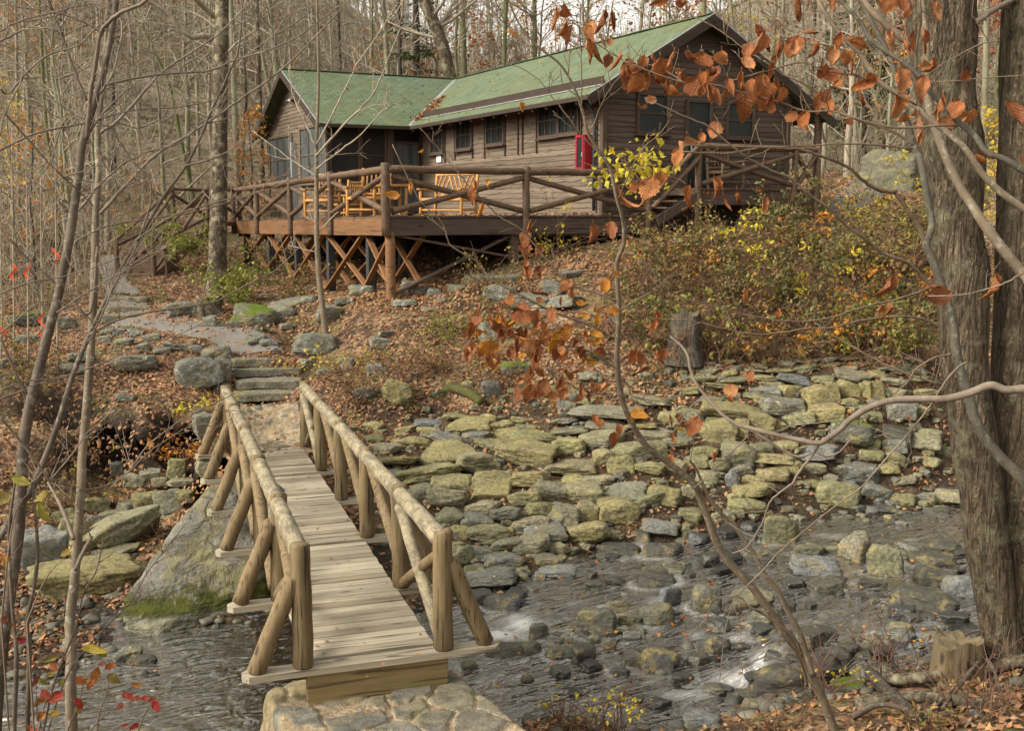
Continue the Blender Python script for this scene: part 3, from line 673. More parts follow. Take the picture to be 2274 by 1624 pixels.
def course(k, items, place, group, shape, name='bank_stone', mat='r', cat='stone', **kw):
    items = [it if len(it) > 4 else (*it, '') for it in items]
    items = sorted(items, key=lambda it: it[0])
    for n, it in enumerate(items):
        cx, cy, w, h, f = it; m = mat; sh = shape
        for ch in f:
            if ch in RM: m = ch
            if ch == 'F': sh = 'flat'
            if ch == 'R': sh = 'round'
            if ch == 'B': sh = 'block'
        px, py = cr(k, cx, cy)
        rock(name, px, py, w*CS, h*CS, RM[m], sh, '%s %s %s, %s from left, %s' % (CN[m], SN[sh], cat, ORD[n], place[4:] if place.startswith('the ') else place), cat, group, **kw)
GW = 'stacked stones of the bank beside the bridge'
course(4, [(600,1195,210,60,'b'),(840,1215,265,85,'o'),(990,1165,110,65,'o'),(1065,1215,160,75,'o'),(1200,1180,130,50,'o'),(1245,1230,130,55),(780,1150,190,50),(210,1220,110,65),(80,1245,150,65)], 'the top course of the stacked bank by the bridge', GW, 'flat')
course(4, [(430,1245,130,60,'o'),(580,1250,150,60,'o'),(750,1255,100,50),(660,1282,170,55),(1085,1262,205,70,'o'),(230,1310,130,65),(1285,1280,310,85),(1530,1240,230,65)], 'the second course of the stacked bank by the bridge', GW, 'flat')
course(4, [(490,1325,200,90,'oR'),(370,1330,70,50),(715,1310,225,75,'b'),(900,1290,170,78,'b'),(290,1365,190,75),(1010,1335,240,65),(1730,1305,280,120),(1515,1355,205,135,'R')], 'the third course of the stacked bank by the bridge', GW, 'flat')
course(4, [(340,1450,330,95,'o'),(690,1400,380,120),(900,1465,270,160),(1225,1405,360,190,'oB'),(1520,1495,310,115),(1740,1430,130,110,'R')], 'the fourth course of the stacked bank by the bridge', GW, 'flat')
course(4, [(345,1565,150,110,'R'),(590,1525,385,135),(610,1592,180,50),(750,1465,70,40),(740,1615,260,140,'B'),(1000,1580,250,145,'B'),(1250,1570,260,125,'Bo'),(1410,1605,200,70),(1545,1585,150,80,'R'),(1690,1585,220,90)], 'the fifth course of the stacked bank by the bridge', GW, 'flat')
GS = 'stones of the slanting row up from the stacked bank'
course(4, [(1490,1185,180,62),(1770,1110,430,85),(2060,1042,260,80),(1770,1200,260,70),(1990,1210,200,60),(1630,1050,130,60)], 'the slanting row under the beech leaves', GS, 'flat')
course(4, [(1980,1375,300,130),(2200,1160,150,90),(2080,1265,230,70),(2230,1330,160,80),(1860,1480,170,130,'R'),(2050,1500,170,90),(2220,1480,160,80)], 'the broken rows behind the beech stem', GS, 'block')
GT = 'stones of the upper terrace wall'
course(5, [(310,785,90,34),(510,815,120,46),(690,805,110,50),(830,785,150,42),(970,772,160,52),(1110,770,120,38),(800,745,80,34),(1180,797,90,34),(1290,770,120,40),(1420,790,120,36),(1540,770,110,36)], 'the top course of the upper terrace', GT, 'flat')
course(5, [(310,862,100,44),(640,850,170,54),(830,830,140,58),(1100,835,120,44),(1390,830,180,44),(1000,806,100,34),(480,852,120,40),(180,850,120,44),(1560,840,130,44)], 'the second course of the upper terrace', GT, 'flat')
course(5, [(140,900,180,62),(330,905,210,44),(750,905,210,78,'b'),(940,905,150,62),(1140,880,220,72),(1290,870,110,50),(560,900,150,62),(20,900,70,46),(590,935,160,42),(1410,920,170,64),(1560,905,130,50)], 'the third course of the upper terrace', GT, 'flat')
course(5, [(270,955,250,72),(560,985,200,82),(720,985,155,95,'oB'),(890,1010,170,145,'oB'),(1000,1000,85,145,'oB'),(1105,967,150,100,'oB'),(1220,990,70,130,'oB'),(1290,990,100,140,'oB'),(1430,995,160,75),(1630,990,160,64,'o'),(60,980,140,64)], 'the fourth course of the upper terrace', GT, 'flat')
course(5, [(200,1040,160,54),(460,1012,100,44),(530,1040,105,52),(340,1102,380,112,'oB'),(660,1080,260,120,'g'),(940,1130,230,125,'o'),(60,1150,160,95),(1120,1062,100,64)], 'the fifth course of the upper terrace', GT, 'block')
course(5, [(200,1166,110,46,'F'),(230,1250,240,145,'o'),(400,1240,100,135,'o'),(535,1210,160,150,'o'),(770,1160,190,95),(640,1225,110,62,'F'),(1450,1115,180,115,'g'),(1260,1150,120,64),(1570,1120,130,90)], 'the lowest course of the upper terrace', GT, 'block')
GC = 'rounded cobbles on the bank above the stream'
course(5, [(20,1290,95,120),(150,1390,170,90),(360,1400,205,135),(520,1360,145,74),(690,1340,150,62,'o'),(870,1380,290,105,'b'),(1130,1260,260,180,'m'),(1430,1260,190,95,'w'),(1600,1330,210,135),(1410,1350,155,95,'g'),(1270,1340,100,66),(1730,1380,100,66),(1640,1262,160,72)], 'the cobble row below the upper terrace', GC, 'round')
course(5, [(90,1460,150,92),(240,1480,130,104),(590,1430,290,92,'o'),(700,1490,180,92,'o'),(380,1510,155,84,'g'),(1260,1410,150,84),(1420,1430,130,92),(870,1500,155,92),(1180,1525,255,155,'g'),(1370,1510,130,84),(1640,1450,150,70)], 'the second cobble row below the upper terrace', GC, 'round')
course(5, [(170,1560,150,94),(330,1580,84,130,'b'),(480,1580,150,74,'o'),(600,1540,205,94,'o'),(990,1570,94,74),(1050,1605,200,64,'b'),(860,1600,150,54),(1480,1580,140,60)], 'the third cobble row below the upper terrace', GC, 'round')
GB = 'cobbles between the stacked bank and the stream'
course(7, [(520,60,155,145,'s'),(700,80,240,150,'B'),(1000,35,230,95,'oB'),(1220,80,205,115),(1400,30,195,115),(1595,50,240,155),(1870,30,300,84),(2150,60,215,145)], 'the first cobble row below the stacked bank', GB, 'round')
course(7, [(940,145,205,110),(1090,180,195,104,'s'),(720,200,185,108,'F'),(1330,150,215,125),(1480,185,195,155),(1640,180,135,150),(1830,160,255,172,'o'),(2020,85,220,94)], 'the second cobble row below the stacked bank', GB, 'round')
course(7, [(900,222,200,92,'g'),(1255,245,250,104),(770,310,145,92),(980,310,300,132,'F'),(1110,300,84,64,'o'),(1355,300,262,112,'g'),(1630,300,285,155,'o'),(2120,275,215,112)], 'the third cobble row below the stacked bank', GB, 'round')
course(7, [(780,395,104,64),(1095,375,235,104),(1260,390,242,132,'F'),(920,445,172,104),(790,460,155,140),(1070,495,232,114),(1430,410,144,74),(1280,460,124,54),(1380,490,182,84,'s'),(1990,330,124,84,'w')], 'the fourth cobble row, nearest the stream', GB, 'round')
course(7, [(890,560,144,74),(980,610,340,135,'g'),(1440,560,235,84,'b'),(1850,420,255,112,'w')], 'the line of stones at the water edge', GB, 'round')
GR = 'rocks lying in the stream'
course(7, [(1080,780,240,94,'w'),(930,740,150,84,'w'),(1830,635,124,64,'w'),(2100,630,230,112,'w'),(2140,430,240,92,'w')], 'the stream, upper row beside the bridge rail', GR, 'round', 'stream_rock', 's', 'rock')
course(7, [(1700,920,250,185),(1310,980,125,115),(2110,870,205,135),(2190,750,155,165,'b'),(1930,890,164,94),(1840,810,154,84)], 'the stream, middle heap between the two riffles', GR, 'round', 'stream_rock', 's', 'rock')
course(7, [(1500,1025,84,64,'g'),(1470,1105,184,74,'w'),(1620,1130,154,132,'w'),(1780,1050,94,74),(1090,1100,240,94,'w'),(1240,1090,164,84,'w'),(1940,1010,114,64,'g'),(1990,970,64,54),(1880,960,84,54),(1690,1020,104,64)], 'the stream, row along the front of the heap', GR, 'round', 'stream_rock', 's', 'rock')
course(7, [(1950,1160,154,132,'w'),(2110,1180,232,155,'w'),(1860,1240,114,64,'w'),(1240,1290,84,74,'w'),(850,1200,104,60)], 'the stream, nearest row right of the bridge', GR, 'round', 'stream_rock', 's', 'rock')
course(8, [(660,310,222,205,'rR'),(740,312,84,84),(840,440,172,104),(1160,430,205,200,'r'),(970,430,124,84,'w'),(1080,390,124,94),(500,460,192,94),(1690,400,290,92,'w'),(1670,490,284,84,'w')], 'the pool, row across its far side', GR, 'round', 'stream_rock', 's', 'rock')
course(8, [(890,545,305,122,'b'),(1350,530,212,225,'r'),(1270,650,182,64,'w'),(1670,610,222,132,'w'),(1860,690,225,165,'b'),(1610,765,392,152,'w')], 'the pool, row in front of the big trunk', GR, 'round', 'stream_rock', 's', 'rock')
course(8, [(160,770,182,192),(470,760,262,92),(530,890,132,92,'g'),(240,960,94,54),(230,1080,155,115,'w'),(160,1080,120,90,'w'),(1460,960,144,84),(1420,1000,212,84,'b'),(330,830,120,80,'w')], 'the stream, row above the white cascade', GR, 'round', 'stream_rock', 's', 'rock')
course(8, [(640,1290,335,182,'w'),(1040,1130,164,114,'w'),(1270,1050,134,114),(1580,1080,84,64,'g'),(1660,1000,124,44),(1100,1340,205,84,'m'),(420,1390,144,64,'w'),(1370,1260,124,74,'g'),(460,1465,124,72),(130,1565,235,105,'b'),(1200,1230,90,70,'w')], 'the near stream edge, below the cascade', GR, 'round', 'stream_rock', 's', 'rock')
course(8, [(1030,60,262,155,'rR'),(430,140,232,94),(450,30,285,94,'o'),(1300,40,184,94),(1460,80,172,64),(1620,80,124,74),(1760,70,182,84),(60,40,134,84),(60,190,155,84),(350,80,94,64),(60,320,150,60,'w'),(1340,150,180,50,'w'),(1720,160,110,50,'w')], 'the far waterline left of the big trunk', GR, 'round', 'stream_rock', 'r', 'rock')
GL = 'rocks left of the bridge'
course(6, [(600,600,690,265,'o')], 'front of the grey boulder by the gravel bar', GL, 'flat', 'bank_rock', 'r', 'rock', deep=.55, v=2)
course(6, [(300,450,260,320,'B'),(810,285,430,230),(780,210,245,125,'B'),(480,310,180,190,'B'),(620,230,94,84),(760,430,280,80,'F'),(560,390,160,120,'B')], 'the left heap behind the ochre slab', GL, 'block', 'bank_rock', 'r', 'rock')
course(6, [(870,130,155,94),(1010,85,235,125,'B'),(1130,95,185,155,'B'),(1060,175,275,74,'F'),(1230,60,120,80),(640,120,180,110,'B'),(420,200,150,100,'B')], 'the upper left heap behind the grey boulder', GL, 'block', 'bank_rock', 'r', 'rock')
course(6, [(850,1130,184,94,'g'),(950,1165,172,74,'w')], 'the water left of the grey boulder', GL, 'round', 'stream_rock', 's', 'rock')
course(3, [(1180,1500,114,134),(1070,1590,105,74),(1210,1590,172,64),(1380,1500,132,124),(780,1500,84,94,'w'),(1370,1230,135,185,'g'),(1330,1150,84,94,'g'),(900,1580,140,90),(1000,1540,120,70)], 'the hollow left of the bridge', GL, 'block', 'bank_rock', 'r', 'rock')
GM = 'boulders among the leaves above the bridge'
course(3, [(1220,440,232,125),(190,510,232,114,'m'),(450,540,114,94),(540,760,144,74),(480,840,202,74),(890,800,262,135),(840,1030,124,64),(1395,530,84,94),(180,640,160,90),(60,800,150,80)], 'the leaf slope left of the bridge steps', GM, 'round', 'boulder', 'g', 'boulder')
course(3, [(1320,870,272,225),(1440,740,172,114,'s'),(1480,850,114,165,'B'),(1480,965,84,64,'B'),(2040,800,94,64,'B'),(2160,860,90,60)], 'the shoulders of the bridge steps', GM, 'round', 'boulder', 'g', 'boulder')
course(3, [(1700,500,270,170,'m'),(1850,475,190,120),(1960,390,275,64),(2100,680,305,185),(2200,470,165,145),(1710,640,124,64),(1790,660,114,54),(1900,555,80,50)], 'the leaf slope below the timber deck', GM, 'round', 'boulder', 'g', 'boulder')
course(3, [(720,590,94,54),(800,590,84,54),(900,604,94,54),(1010,634,104,64),(1130,682,94,54),(1220,694,124,54),(1310,704,104,54),(700,645,84,64),(830,664,114,64),(960,694,84,64),(1080,720,110,60)], 'the low wall edging the gravel path', 'stones of the low path wall', 'flat', 'wall_stone', 'g', 'stone')
course(4, [(380,1000,195,172,'oF'),(1000,970,114,114),(840,955,94,90,'o'),(1650,890,114,74),(2030,880,104,64),(1500,1060,110,110),(1150,830,180,90,'m'),(150,1000,130,90)], 'the leafy bank above the stacked stones', GM, 'round', 'boulder', 'g', 'boulder')
course(4, [(1000,600,165,155),(270,660,134,74),(300,600,114,54),(420,400,144,64),(140,320,155,94),(500,310,172,114),(620,330,84,64),(30,390,120,60),(240,840,130,80),(20,800,140,90)], 'the leaf slope in front of the deck post', GM, 'round', 'boulder', 'g', 'boulder')
course(4, [(1400,300,150,95),(1240,390,260,130,'B'),(1470,390,220,110,'B'),(1060,330,180,110,'B'),(1530,200,134,54,'F'),(1340,440,200,80,'B'),(1800,510,90,60)], 'the outcrop under the upper stone slabs', GM, 'round', 'boulder', 'g', 'boulder')
# the big grey boulder under the bridge
def boulder():
    P0 = at(440, 1290, 13.45); V = rockshape(99, 9, 14, .05, IV=BIV, pw=1)
    V = V*np.array([1.86, 3.1, 1.85]); f = np.clip((V[:, 2]+.9)/1.8, 0, 1)
    V[:, 0] *= .93-.36*f**3; V[:, 1] *= 1.08-.62*f
    V[:, 0] += .40*f**2.2+.05; V[:, 1] += 1.0*f
    V *= (1+.05*fbm(V, 1.7, 5, 4)+.03*np.abs(fbm(V*np.array([1, 1, 2.2]), 3.2, 4, 14)))[:, None]
    return V
BIV, BIF = ico(6)
def mat_boulder():
    t = NT('grey_boulder_stone'); v = t.worldpos(); n1 = t.noise(v, 2.4, 7, .7); n2 = t.noise(v, 16, 7, .75); n3 = t.noise(t.worldpos((1.2, 1.2, .5)), 1.6, 6, .7, .6)
    c = t.ramp(n1, [(.3, (.145, .14, .12)), (.5, (.23, .22, .18)), (.7, (.31, .29, .215))])
    c = t.mix(t.ramp(n2, [(.38, .5), (.56, 0.)]), c, (.12, .112, .09)); c = t.mix(t.ramp(n3, [(.5, 0.), (.62, .75)]), c, (.24, .21, .09))
    c = t.mix(t.ramp(t.noise(v, 4.5, 6, .7), [(.6, 0.), (.66, .7)]), c, (.115, .125, .135))
    c = t.mix(t.ramp(t.noise(v, 3.1, 6, .75), [(.61, 0.), (.67, .8)]), c, (.055, .034, .022))
    c = t.mix(t.ramp(t.noise(v, 7, 6, .7), [(.64, 0.), (.68, .8)]), c, (.40, .39, .30))
    s = t.n('ShaderNodeSeparateXYZ'); t.l(t.worldpos(), s.inputs[0])
    zz = t.math('ADD', s.outputs[2], t.math('MULTIPLY', t.noise(v, 2.1, 6, .75), 1.0))
    c = t.mix(t.ramp(zz, [(-.62+1, 1.), (-.52+1, 0.)]), c, c)
    mo = t.n('ShaderNodeMapRange'); t.l(zz, mo.inputs[0]); mo.inputs[1].default_value = -.28; mo.inputs[2].default_value = -.42
    mm = t.math('MULTIPLY', mo.outputs[0], t.ramp(t.noise(v, 2.9, 5, .7), [(.38, 0.), (.44, 1.)]))
    wl = t.n('ShaderNodeMapRange'); t.l(s.outputs[2], wl.inputs[0]); wl.inputs[1].default_value = -1.10; wl.inputs[2].default_value = -1.04
    c = t.mix(t.math('MULTIPLY', mm, wl.outputs[0]), c, t.mix(t.noise(v, 60, 4, .7), (.03, .036, .006), (.13, .135, .02)))
    pw_ = t.n('ShaderNodeMapRange'); t.l(s.outputs[2], pw_.inputs[0]); pw_.inputs[1].default_value = -1.07; pw_.inputs[2].default_value = -1.11
    c = t.mix(t.math('MULTIPLY', pw_.outputs[0], .8), c, (.30, .29, .20))
    ck = t.math('MINIMUM', t.math('MULTIPLY', t.math('ABSOLUTE', t.math('SUBTRACT', t.noise(t.worldpos((1, 1, 2.2)), 1.7, 6, .62, .5), .5)), 14.), 1.)
    c = t.mix(t.math('MULTIPLY', t.math('SUBTRACT', 1., ck), .35), c, (.045, .04, .032))
    h = t.math('ADD', t.math('ADD', t.math('MULTIPLY', n1, 1.2), t.math('MULTIPLY', ck, .8)), t.math('ADD', n2, t.math('MULTIPLY', mm, .6)))
    return t.done(t.princ(c, .88, t.bump(h, .9, .06), .25))
P0 = at(450, 1262, 13.7)
mb = MB().add(boulder()+P0, BIF)
solo('boulder', mb, mat_boulder(), 'huge grey boulder with moss at its foot beside the bridge, standing in water', 'boulder')
# ---------------------------------------------------------------- stone steps
M_STEP = rockmat('step_stone', [(.21, .195, .15), (.25, .235, .18), (.19, .18, .13)], (.38, .37, .28), .5, (.10, .115, .025), .12)
def slab(name, pl, pr, ztop, hgt, dep, mat, label, cat, group, seed):
    pl = np.asarray(pl, float); pr = np.asarray(pr, float); ex = pr-pl; ex[2] = 0; L_ = np.linalg.norm(ex); ex /= L_; ey = np.array([-ex[1], ex[0], 0])
    V = IV.copy(); s = 9.; V = V/((np.abs(V)**s).sum(1)**(1/s))[:, None]
    V = V/2*np.array([L_, dep, hgt]); V = V+.018*np.stack([fbm(V+seed, 3, 4, 1), fbm(V+seed, 3, 4, 2)*1.5, fbm(V+seed, 2.5, 4, 3)], 1)
    c = (pl+pr)/2; c[2] = ztop-hgt/2; c = c+ey*dep/2
    mb = MB().add(c+V[:, :1]*ex+V[:, 1:2]*ey+V[:, 2:]*UP, IF)
    return solo(name, mb, mat, label, cat, group)
nmz = ['lowest', 'second', 'third', 'top']
for k, (xl, xr, yb, yt) in enumerate([(515, 668, 889, 872), (520, 672, 862, 846), (512, 672, 836, 818), (510, 644, 810, 796)]):
    zt = .27+.165*(k+1); a = atz(xl, yt+3, zt); b = atz(xr, yt-1, zt)
    slab('stone_step', a, b, zt, .17, .5, M_STEP, '%s stone step above the far end of the footbridge' % nmz[k], 'step', 'stone steps by the bridge', k)
for k, (xl, xr, y_) in enumerate([(222, 334, 700), (234, 330, 682), (240, 326, 662)]):
    D = hit((xl+xr)/2, y_+12, False)[1]; a = at(xl, y_, D); b = at(xr, y_-3, D+.1)
    slab('stone_step', a, b, (a[2]+b[2])/2, .24, .42, M_STEP, '%s dark stone step on the upper path' % ['lowest', 'middle', 'top'][k], 'step', 'stone steps on the upper path', k+9)
for k, (xl, xr, y_, D, hh) in enumerate([(926, 966, 706, 21.6, .16), (945, 995, 684, 22., .22), (976, 1062, 663, 22.3, .3), (1015, 1090, 634, 22.7, .3), (1046, 1165, 611, 22.9, .32), (1160, 1290, 612, 23.3, .2)]):
    a = at(xl, y_, D); b = at(xr, y_, D+.25)
    slab('stone_slab', a, b, (a[2]+b[2])/2, hh, .9, M_STEP, ['smallest low slab of the stone steps below the deck', 'second small slab of the stone steps below the deck', 'thick pale slab, third of the stone steps below the deck', 'fourth slab, tucked under the top slab below the deck', 'long pale top slab of the stone steps below the deck', 'thin long slab right of the pale top slab'][k], 'slab', 'stone slabs below the deck', k+20)

# broken stone filling the gaps of the bank
rub = MB(); R = np.random.default_rng(44); q = 0
while q < 620:
    px, py = R.uniform(800, 2110), R.uniform(800, 1290)
    if py < 800+max(0, (1500-px))*.19 or (px < 1000 and py > 1180): continue
    h_ = hit(px, py, False)
    if wz(h_[0], h_[1])[0] > h_[2]+.1: continue
    s_ = R.uniform(.05, .16); V = SH[('flat', 'block', 'round')[int(R.integers(0, 3))]][int(R.integers(0, 9))]*np.array([s_*1.5, s_*1.1, s_*R.uniform(.5, .9)]); a = R.uniform(0, 6.28); V = V@np.array([[math.cos(a), math.sin(a), 0], [-math.sin(a), math.cos(a), 0], [0, 0, 1]])
    rub.add(V+h_+UP*s_*.1, IF); q += 1
t = NT('broken_bank_stone'); v = t.worldpos(); cI = t.ramp(t.island(), [(.1, (.10, .095, .075)), (.35, (.22, .20, .10)), (.6, (.27, .25, .16)), (.85, (.16, .165, .15)), (1., (.33, .28, .13))])
M_RUB = t.done(t.princ(t.mix(t.ramp(t.noise(v, 20, 6, .72), [(.4, .75), (.6, 0.)]), cI, (.04, .036, .028)), .85, t.bump(t.noise(v, 40, 5, .7), .6, .02), .25))
tag(solo('rubble', rub, M_RUB, 'small broken stones filling the gaps of the stacked bank', 'rubble'), kind='stuff')

# dark cobbles crowding the stream bed
cob = MB(); R = np.random.default_rng(45); q = 0
while q < 120:
    px, py = R.uniform(1010, 2230), R.uniform(1150, 1575)
    h_ = hit(px, py)
    if not wet(h_[0], h_[1])[0] or h_[1] > 18 or noise3(np.array([[h_[0]*1.1, h_[1]*1.1, 2.]]), 61)[0] < -.12+.25*R.random(): continue
    s_ = R.uniform(.07, .22)*(1 if R.random() < .75 else 1.5); V = SH[('flat', 'block', 'flat', 'flat')[int(R.integers(0, 4))]][int(R.integers(0, 9))]*np.array([s_*1.5, s_*1.2, s_*R.uniform(.55, 1.)]); a = R.uniform(0, 6.28); V = V@np.array([[math.cos(a), math.sin(a), 0], [-math.sin(a), math.cos(a), 0], [0, 0, 1]])
    cob.add(V+np.array([h_[0], h_[1], wz(h_[0], h_[1])[0]+R.uniform(-.3, .22)*s_]), IF); q += 1
t = NT('wet_cobble'); v = t.worldpos(); cI = t.ramp(t.island(), [(.1, (.03, .029, .027)), (.4, (.07, .066, .05)), (.65, (.045, .046, .046)), (.85, (.12, .11, .065)), (1., (.15, .14, .11))])
M_COB = t.done(t.princ(t.mix(t.ramp(t.noise(v, 18, 6, .72), [(.4, .7), (.6, 0.)]), cI, (.018, .017, .015)), .3, t.bump(t.noise(v, 34, 5, .7), .6, .02), .5))
tag(solo('stream_cobbles', cob, M_COB, 'small wet cobbles crowding the stream bed', 'cobbles'), kind='stuff')
M_WATER = mat_water()
wx = np.arange(-11, 11.01, .055); wy = np.arange(6.6, 22, .055)
X, Y = np.meshgrid(wx, wy); xy = np.stack([X.ravel(), Y.ravel()], 1)
wzz = water_f(xy); wp3 = np.concatenate([xy, wzz[:, None]], 1)
rot = np.stack([(xy[:, 0]*.9-xy[:, 1]*.43)*1.4, (xy[:, 0]*.43+xy[:, 1]*.9)*4.5, wzz*0], 1)
wzz = wzz+.016*fbm(rot, 1., 3, 31)
wpix = proj(np.stack([xy[:, 0], xy[:, 1], wzz], 1))
FOAM = [(1690,1470,26,34,.78),(1640,1508,66,22,.72),(1600,1538,80,16,.66),(1530,1545,90,14,.5),(1720,1450,30,18,.5),(1160,1385,44,24,.95),(1110,1412,65,14,.85),(1185,1395,25,18,.75),(1415,1222,34,16,.78),(1380,1240,30,10,.5),(1500,1290,20,18,.6),(1450,1330,30,10,.45),(1960,1340,22,12,.8),(1640,1420,40,16,.55),(1520,1505,50,12,.4),(2020,1390,60,10,.35),(1550,1410,30,12,.35),(1480,1245,40,10,.4),(1330,1270,40,8,.35),(1850,1190,50,8,.35),(1700,1215,40,8,.35),(2080,1220,50,9,.35),(1690,1400,40,10,.35),(420,1500,60,10,.25),(560,1520,40,8,.25)]
foam = np.zeros(len(xy))
for fx, fy, sx_, sy_, am in FOAM: foam = np.maximum(foam, am*np.exp(-((wpix[:, 0]-fx)/sx_)**2-((wpix[:, 1]-fy)/sy_)**2))
for o in COL.objects:            # wakes curl round every stone that breaks the surface
    if not (o.name.startswith('stream_rock') or o.name.startswith('boulder')): continue
    x_, y_ = o.location.x, o.location.y
    if o.location.z+o.scale.z*.5 < wz(x_, y_)[0]-.02: continue
    a_, b_ = abs(o.scale.x)*.62+.02, abs(o.scale.y)*.62+.02
    if o.name.startswith('boulder'): continue
    e_ = np.hypot((xy[:, 0]-x_)/a_, (xy[:, 1]-y_)/b_); dn = ((xy[:, 0]-x_)*-.85+(xy[:, 1]-y_)*-.5)/max(a_, b_)
    foam = np.maximum(foam, np.exp(-((e_-1.0)/.22)**2)*np.clip(.30+.42*dn, 0, .62)*rng.uniform(.3, 1.15))
    lat = ((xy[:, 0]-x_)*.5-(xy[:, 1]-y_)*.85)/max(a_, b_); foam = np.maximum(foam, np.exp(-(np.abs(np.abs(lat)-.75)/.2)**2)*np.clip((dn-.4)*2, 0, 1)*np.exp(-np.clip(dn-.6, 0, 9)*.75)*.55*rng.uniform(.2, 1.))
gsx = np.hypot(*np.gradient(wzz.reshape(X.shape), .055, .055)).ravel()
foam = np.clip(np.maximum(foam*1.06, np.clip((gsx-.2)*.9, 0, .5))+.0+.15*fbm(np.c_[rot[:, 0]*.6, rot[:, 1]*.8, rot[:, 2]], 1., 3, 51), 0, 1)
nxw = len(wx); i = np.arange(len(wy)-1)[:, None]*nxw; j = np.arange(nxw-1)[None]
F = np.stack([i+j, i+j+1, i+nxw+j+1, i+nxw+j], -1).reshape(-1, 4)
keep = (wzz > gz(xy[:, 0], xy[:, 1])-.12)
F = F[keep[F].all(1)]
used = np.unique(F); remap = -np.ones(len(xy), int); remap[used] = np.arange(len(used))
wme = MB().add(np.stack([xy[used, 0], xy[used, 1], wzz[used]], 1), remap[F]).mesh('stream')
a = wme.attributes.new('foam', 'FLOAT', 'POINT'); a.data.foreach_set('value', foam[used].astype(np.float32))
tag(link('stream', wme, M_WATER), 'shallow brown stream with white riffles between the rocks', kind='structure')
# ---------------------------------------------------------------- cabin
ZF, ZE, ZR = 3.745, 6.321, 8.318; WM, WL, OG, EV, LL, KK, RR = 5.412, 6.72, .43, .671, 11.02, 3.154, 1.164
PITm = (ZR-ZE)/(WM/2+EV); PITl = (ZR-ZE)/(WL/2+EV)
WU = TH; WV = TH
M_SIDE_U = woodr('shaded_brown_siding_front', (.058, .042, .032), (.12, .088, .066), (.03, .02, .015), TH, 0, .8, rnd=.35)  # darker copy of the siding, shade of the front gable painted in
M_SIDE_V = woodr('lit_brown_siding_side', (.102, .077, .056), (.19, .145, .105), (.05, .035, .025), TH, 1, .8, rnd=.35)  # lighter copy of the same siding for the sunlit long wall
M_TRIM = woodr('dark_brown_trim', (.055, .038, .028), (.105, .072, .052), None, TH, 2, .8)
M_FASC = woodr('black_brown_fascia', (.030, .021, .016), (.060, .043, .032), None, TH, 0, .8)
M_LOG = woodr('dark_stained_log', (.060, .036, .022), (.155, .10, .062), (.025, .017, .012), TH, 1, .8, lin=(.19, .145, .10), linth=.56, rough=.6)
M_RIM = woodr('red_brown_rim_board', (.12, .058, .026), (.26, .135, .062), (.06, .035, .02), TH, 1, .6, lin=(.09, .06, .045))
M_XBR = woodr('red_cedar_brace', (.15, .07, .030), (.30, .155, .068), None, TH, 1, .8)
M_PCH = woodr('tarred_dark_post', (.025, .027, .03), (.06, .06, .062), None, TH, 2, .8)
M_HONEY = woodr('honey_pine_furniture', (.33, .155, .04), (.54, .29, .09), (.2, .09, .028), TH, 2, 1.2, rough=.5)
M_BROWNF = woodr('brown_rustic_furniture', (.09, .058, .036), (.19, .125, .08), None, TH, 2, 1.)
def mat_shingle():
    t = NT('green_shingle'); tc = t.n('ShaderNodeTexCoord'); uv = tc.outputs['UV']
    br = t.n('ShaderNodeTexBrick'); br.offset = .5; br.inputs['Scale'].default_value = 1.; br.inputs['Brick Width'].default_value = .30; br.inputs['Row Height'].default_value = .17
    br.inputs['Mortar Size'].default_value = .012; br.inputs['Color1'].default_value = (.12, .165, .10, 1); br.inputs['Color2'].default_value = (.165, .212, .14, 1); br.inputs['Mortar'].default_value = (.045, .066, .042, 1)
    t.l(uv, br.inputs['Vector'])
    v = t.worldpos(); c = t.mix(t.ramp(t.noise(v, .9, 6, .7), [(.38, .8), (.58, 0.)]), br.outputs['Color'], (.14, .15, .068)); c = t.mix(t.ramp(t.noise(t.worldpos((2.5, 2.5, .5)), 1.1, 6, .72), [(.5, 0.), (.66, .6)]), c, (.065, .085, .055))
    c = t.mix(t.ramp(t.noise(v, 2.3, 5, .7), [(.5, 0.), (.75, .45)]), c, (.21, .26, .18))
    c = t.mix(t.math('MULTIPLY', t.noise(v, 60, 3), .5), c, (.03, .045, .024))
    return t.done(t.princ(c, .9, t.bump(t.math('ADD', t.math('MULTIPLY', br.outputs['Fac'], -1.), t.math('MULTIPLY', t.noise(v, 90, 2), .3)), .7, .012), .2))
M_ROOF = mat_shingle()
t = NT('grey_metal_flashing'); M_METAL = t.done(t.princ((.42, .42, .42), .45, None, .5, Metallic=.6))
t = NT('window_glass'); gn = t.noise(t.coord('Object', (1, 1, .4)), 1.6, 2); M_GLASS = t.done(t.princ(t.ramp(gn, [(.3, (.010, .013, .013)), (.7, (.03, .038, .038))]), .35, None, .2))
t = NT('insect_screen'); M_SCREEN = t.done(t.princ(t.ramp(t.noise(t.coord('Object', (3, 3, .3)), 2., 4, .6), [(.3, (.035, .042, .043)), (.7, (.10, .112, .112))]), .5, None, .4))
t = NT('porch_interior_shade'); M_DARK = t.done(t.princ(t.ramp(t.noise(t.coord(), 1.2, 3), [(.3, (.012, .010, .009)), (.7, (.03, .024, .021))]), .8))  # near-black colour stands in for shade inside the recessed porch
t = NT('red_painted_metal'); M_RED = t.done(t.princ(t.mix(t.noise(t.coord(), 4, 4), (.26, .012, .02), (.34, .02, .03)), .35, None, .5))
t = NT('white_paper'); M_PAPER = t.done(t.princ((.8, .8, .78), .7))
t = NT('dark_bronze_pipe'); M_PIPE = t.done(t.princ((.055, .06, .058), .4, None, .5))
t = NT('lamp_bulb_glass'); M_BULB = t.done(t.princ((.55, .54, .5), .15, None, .6))
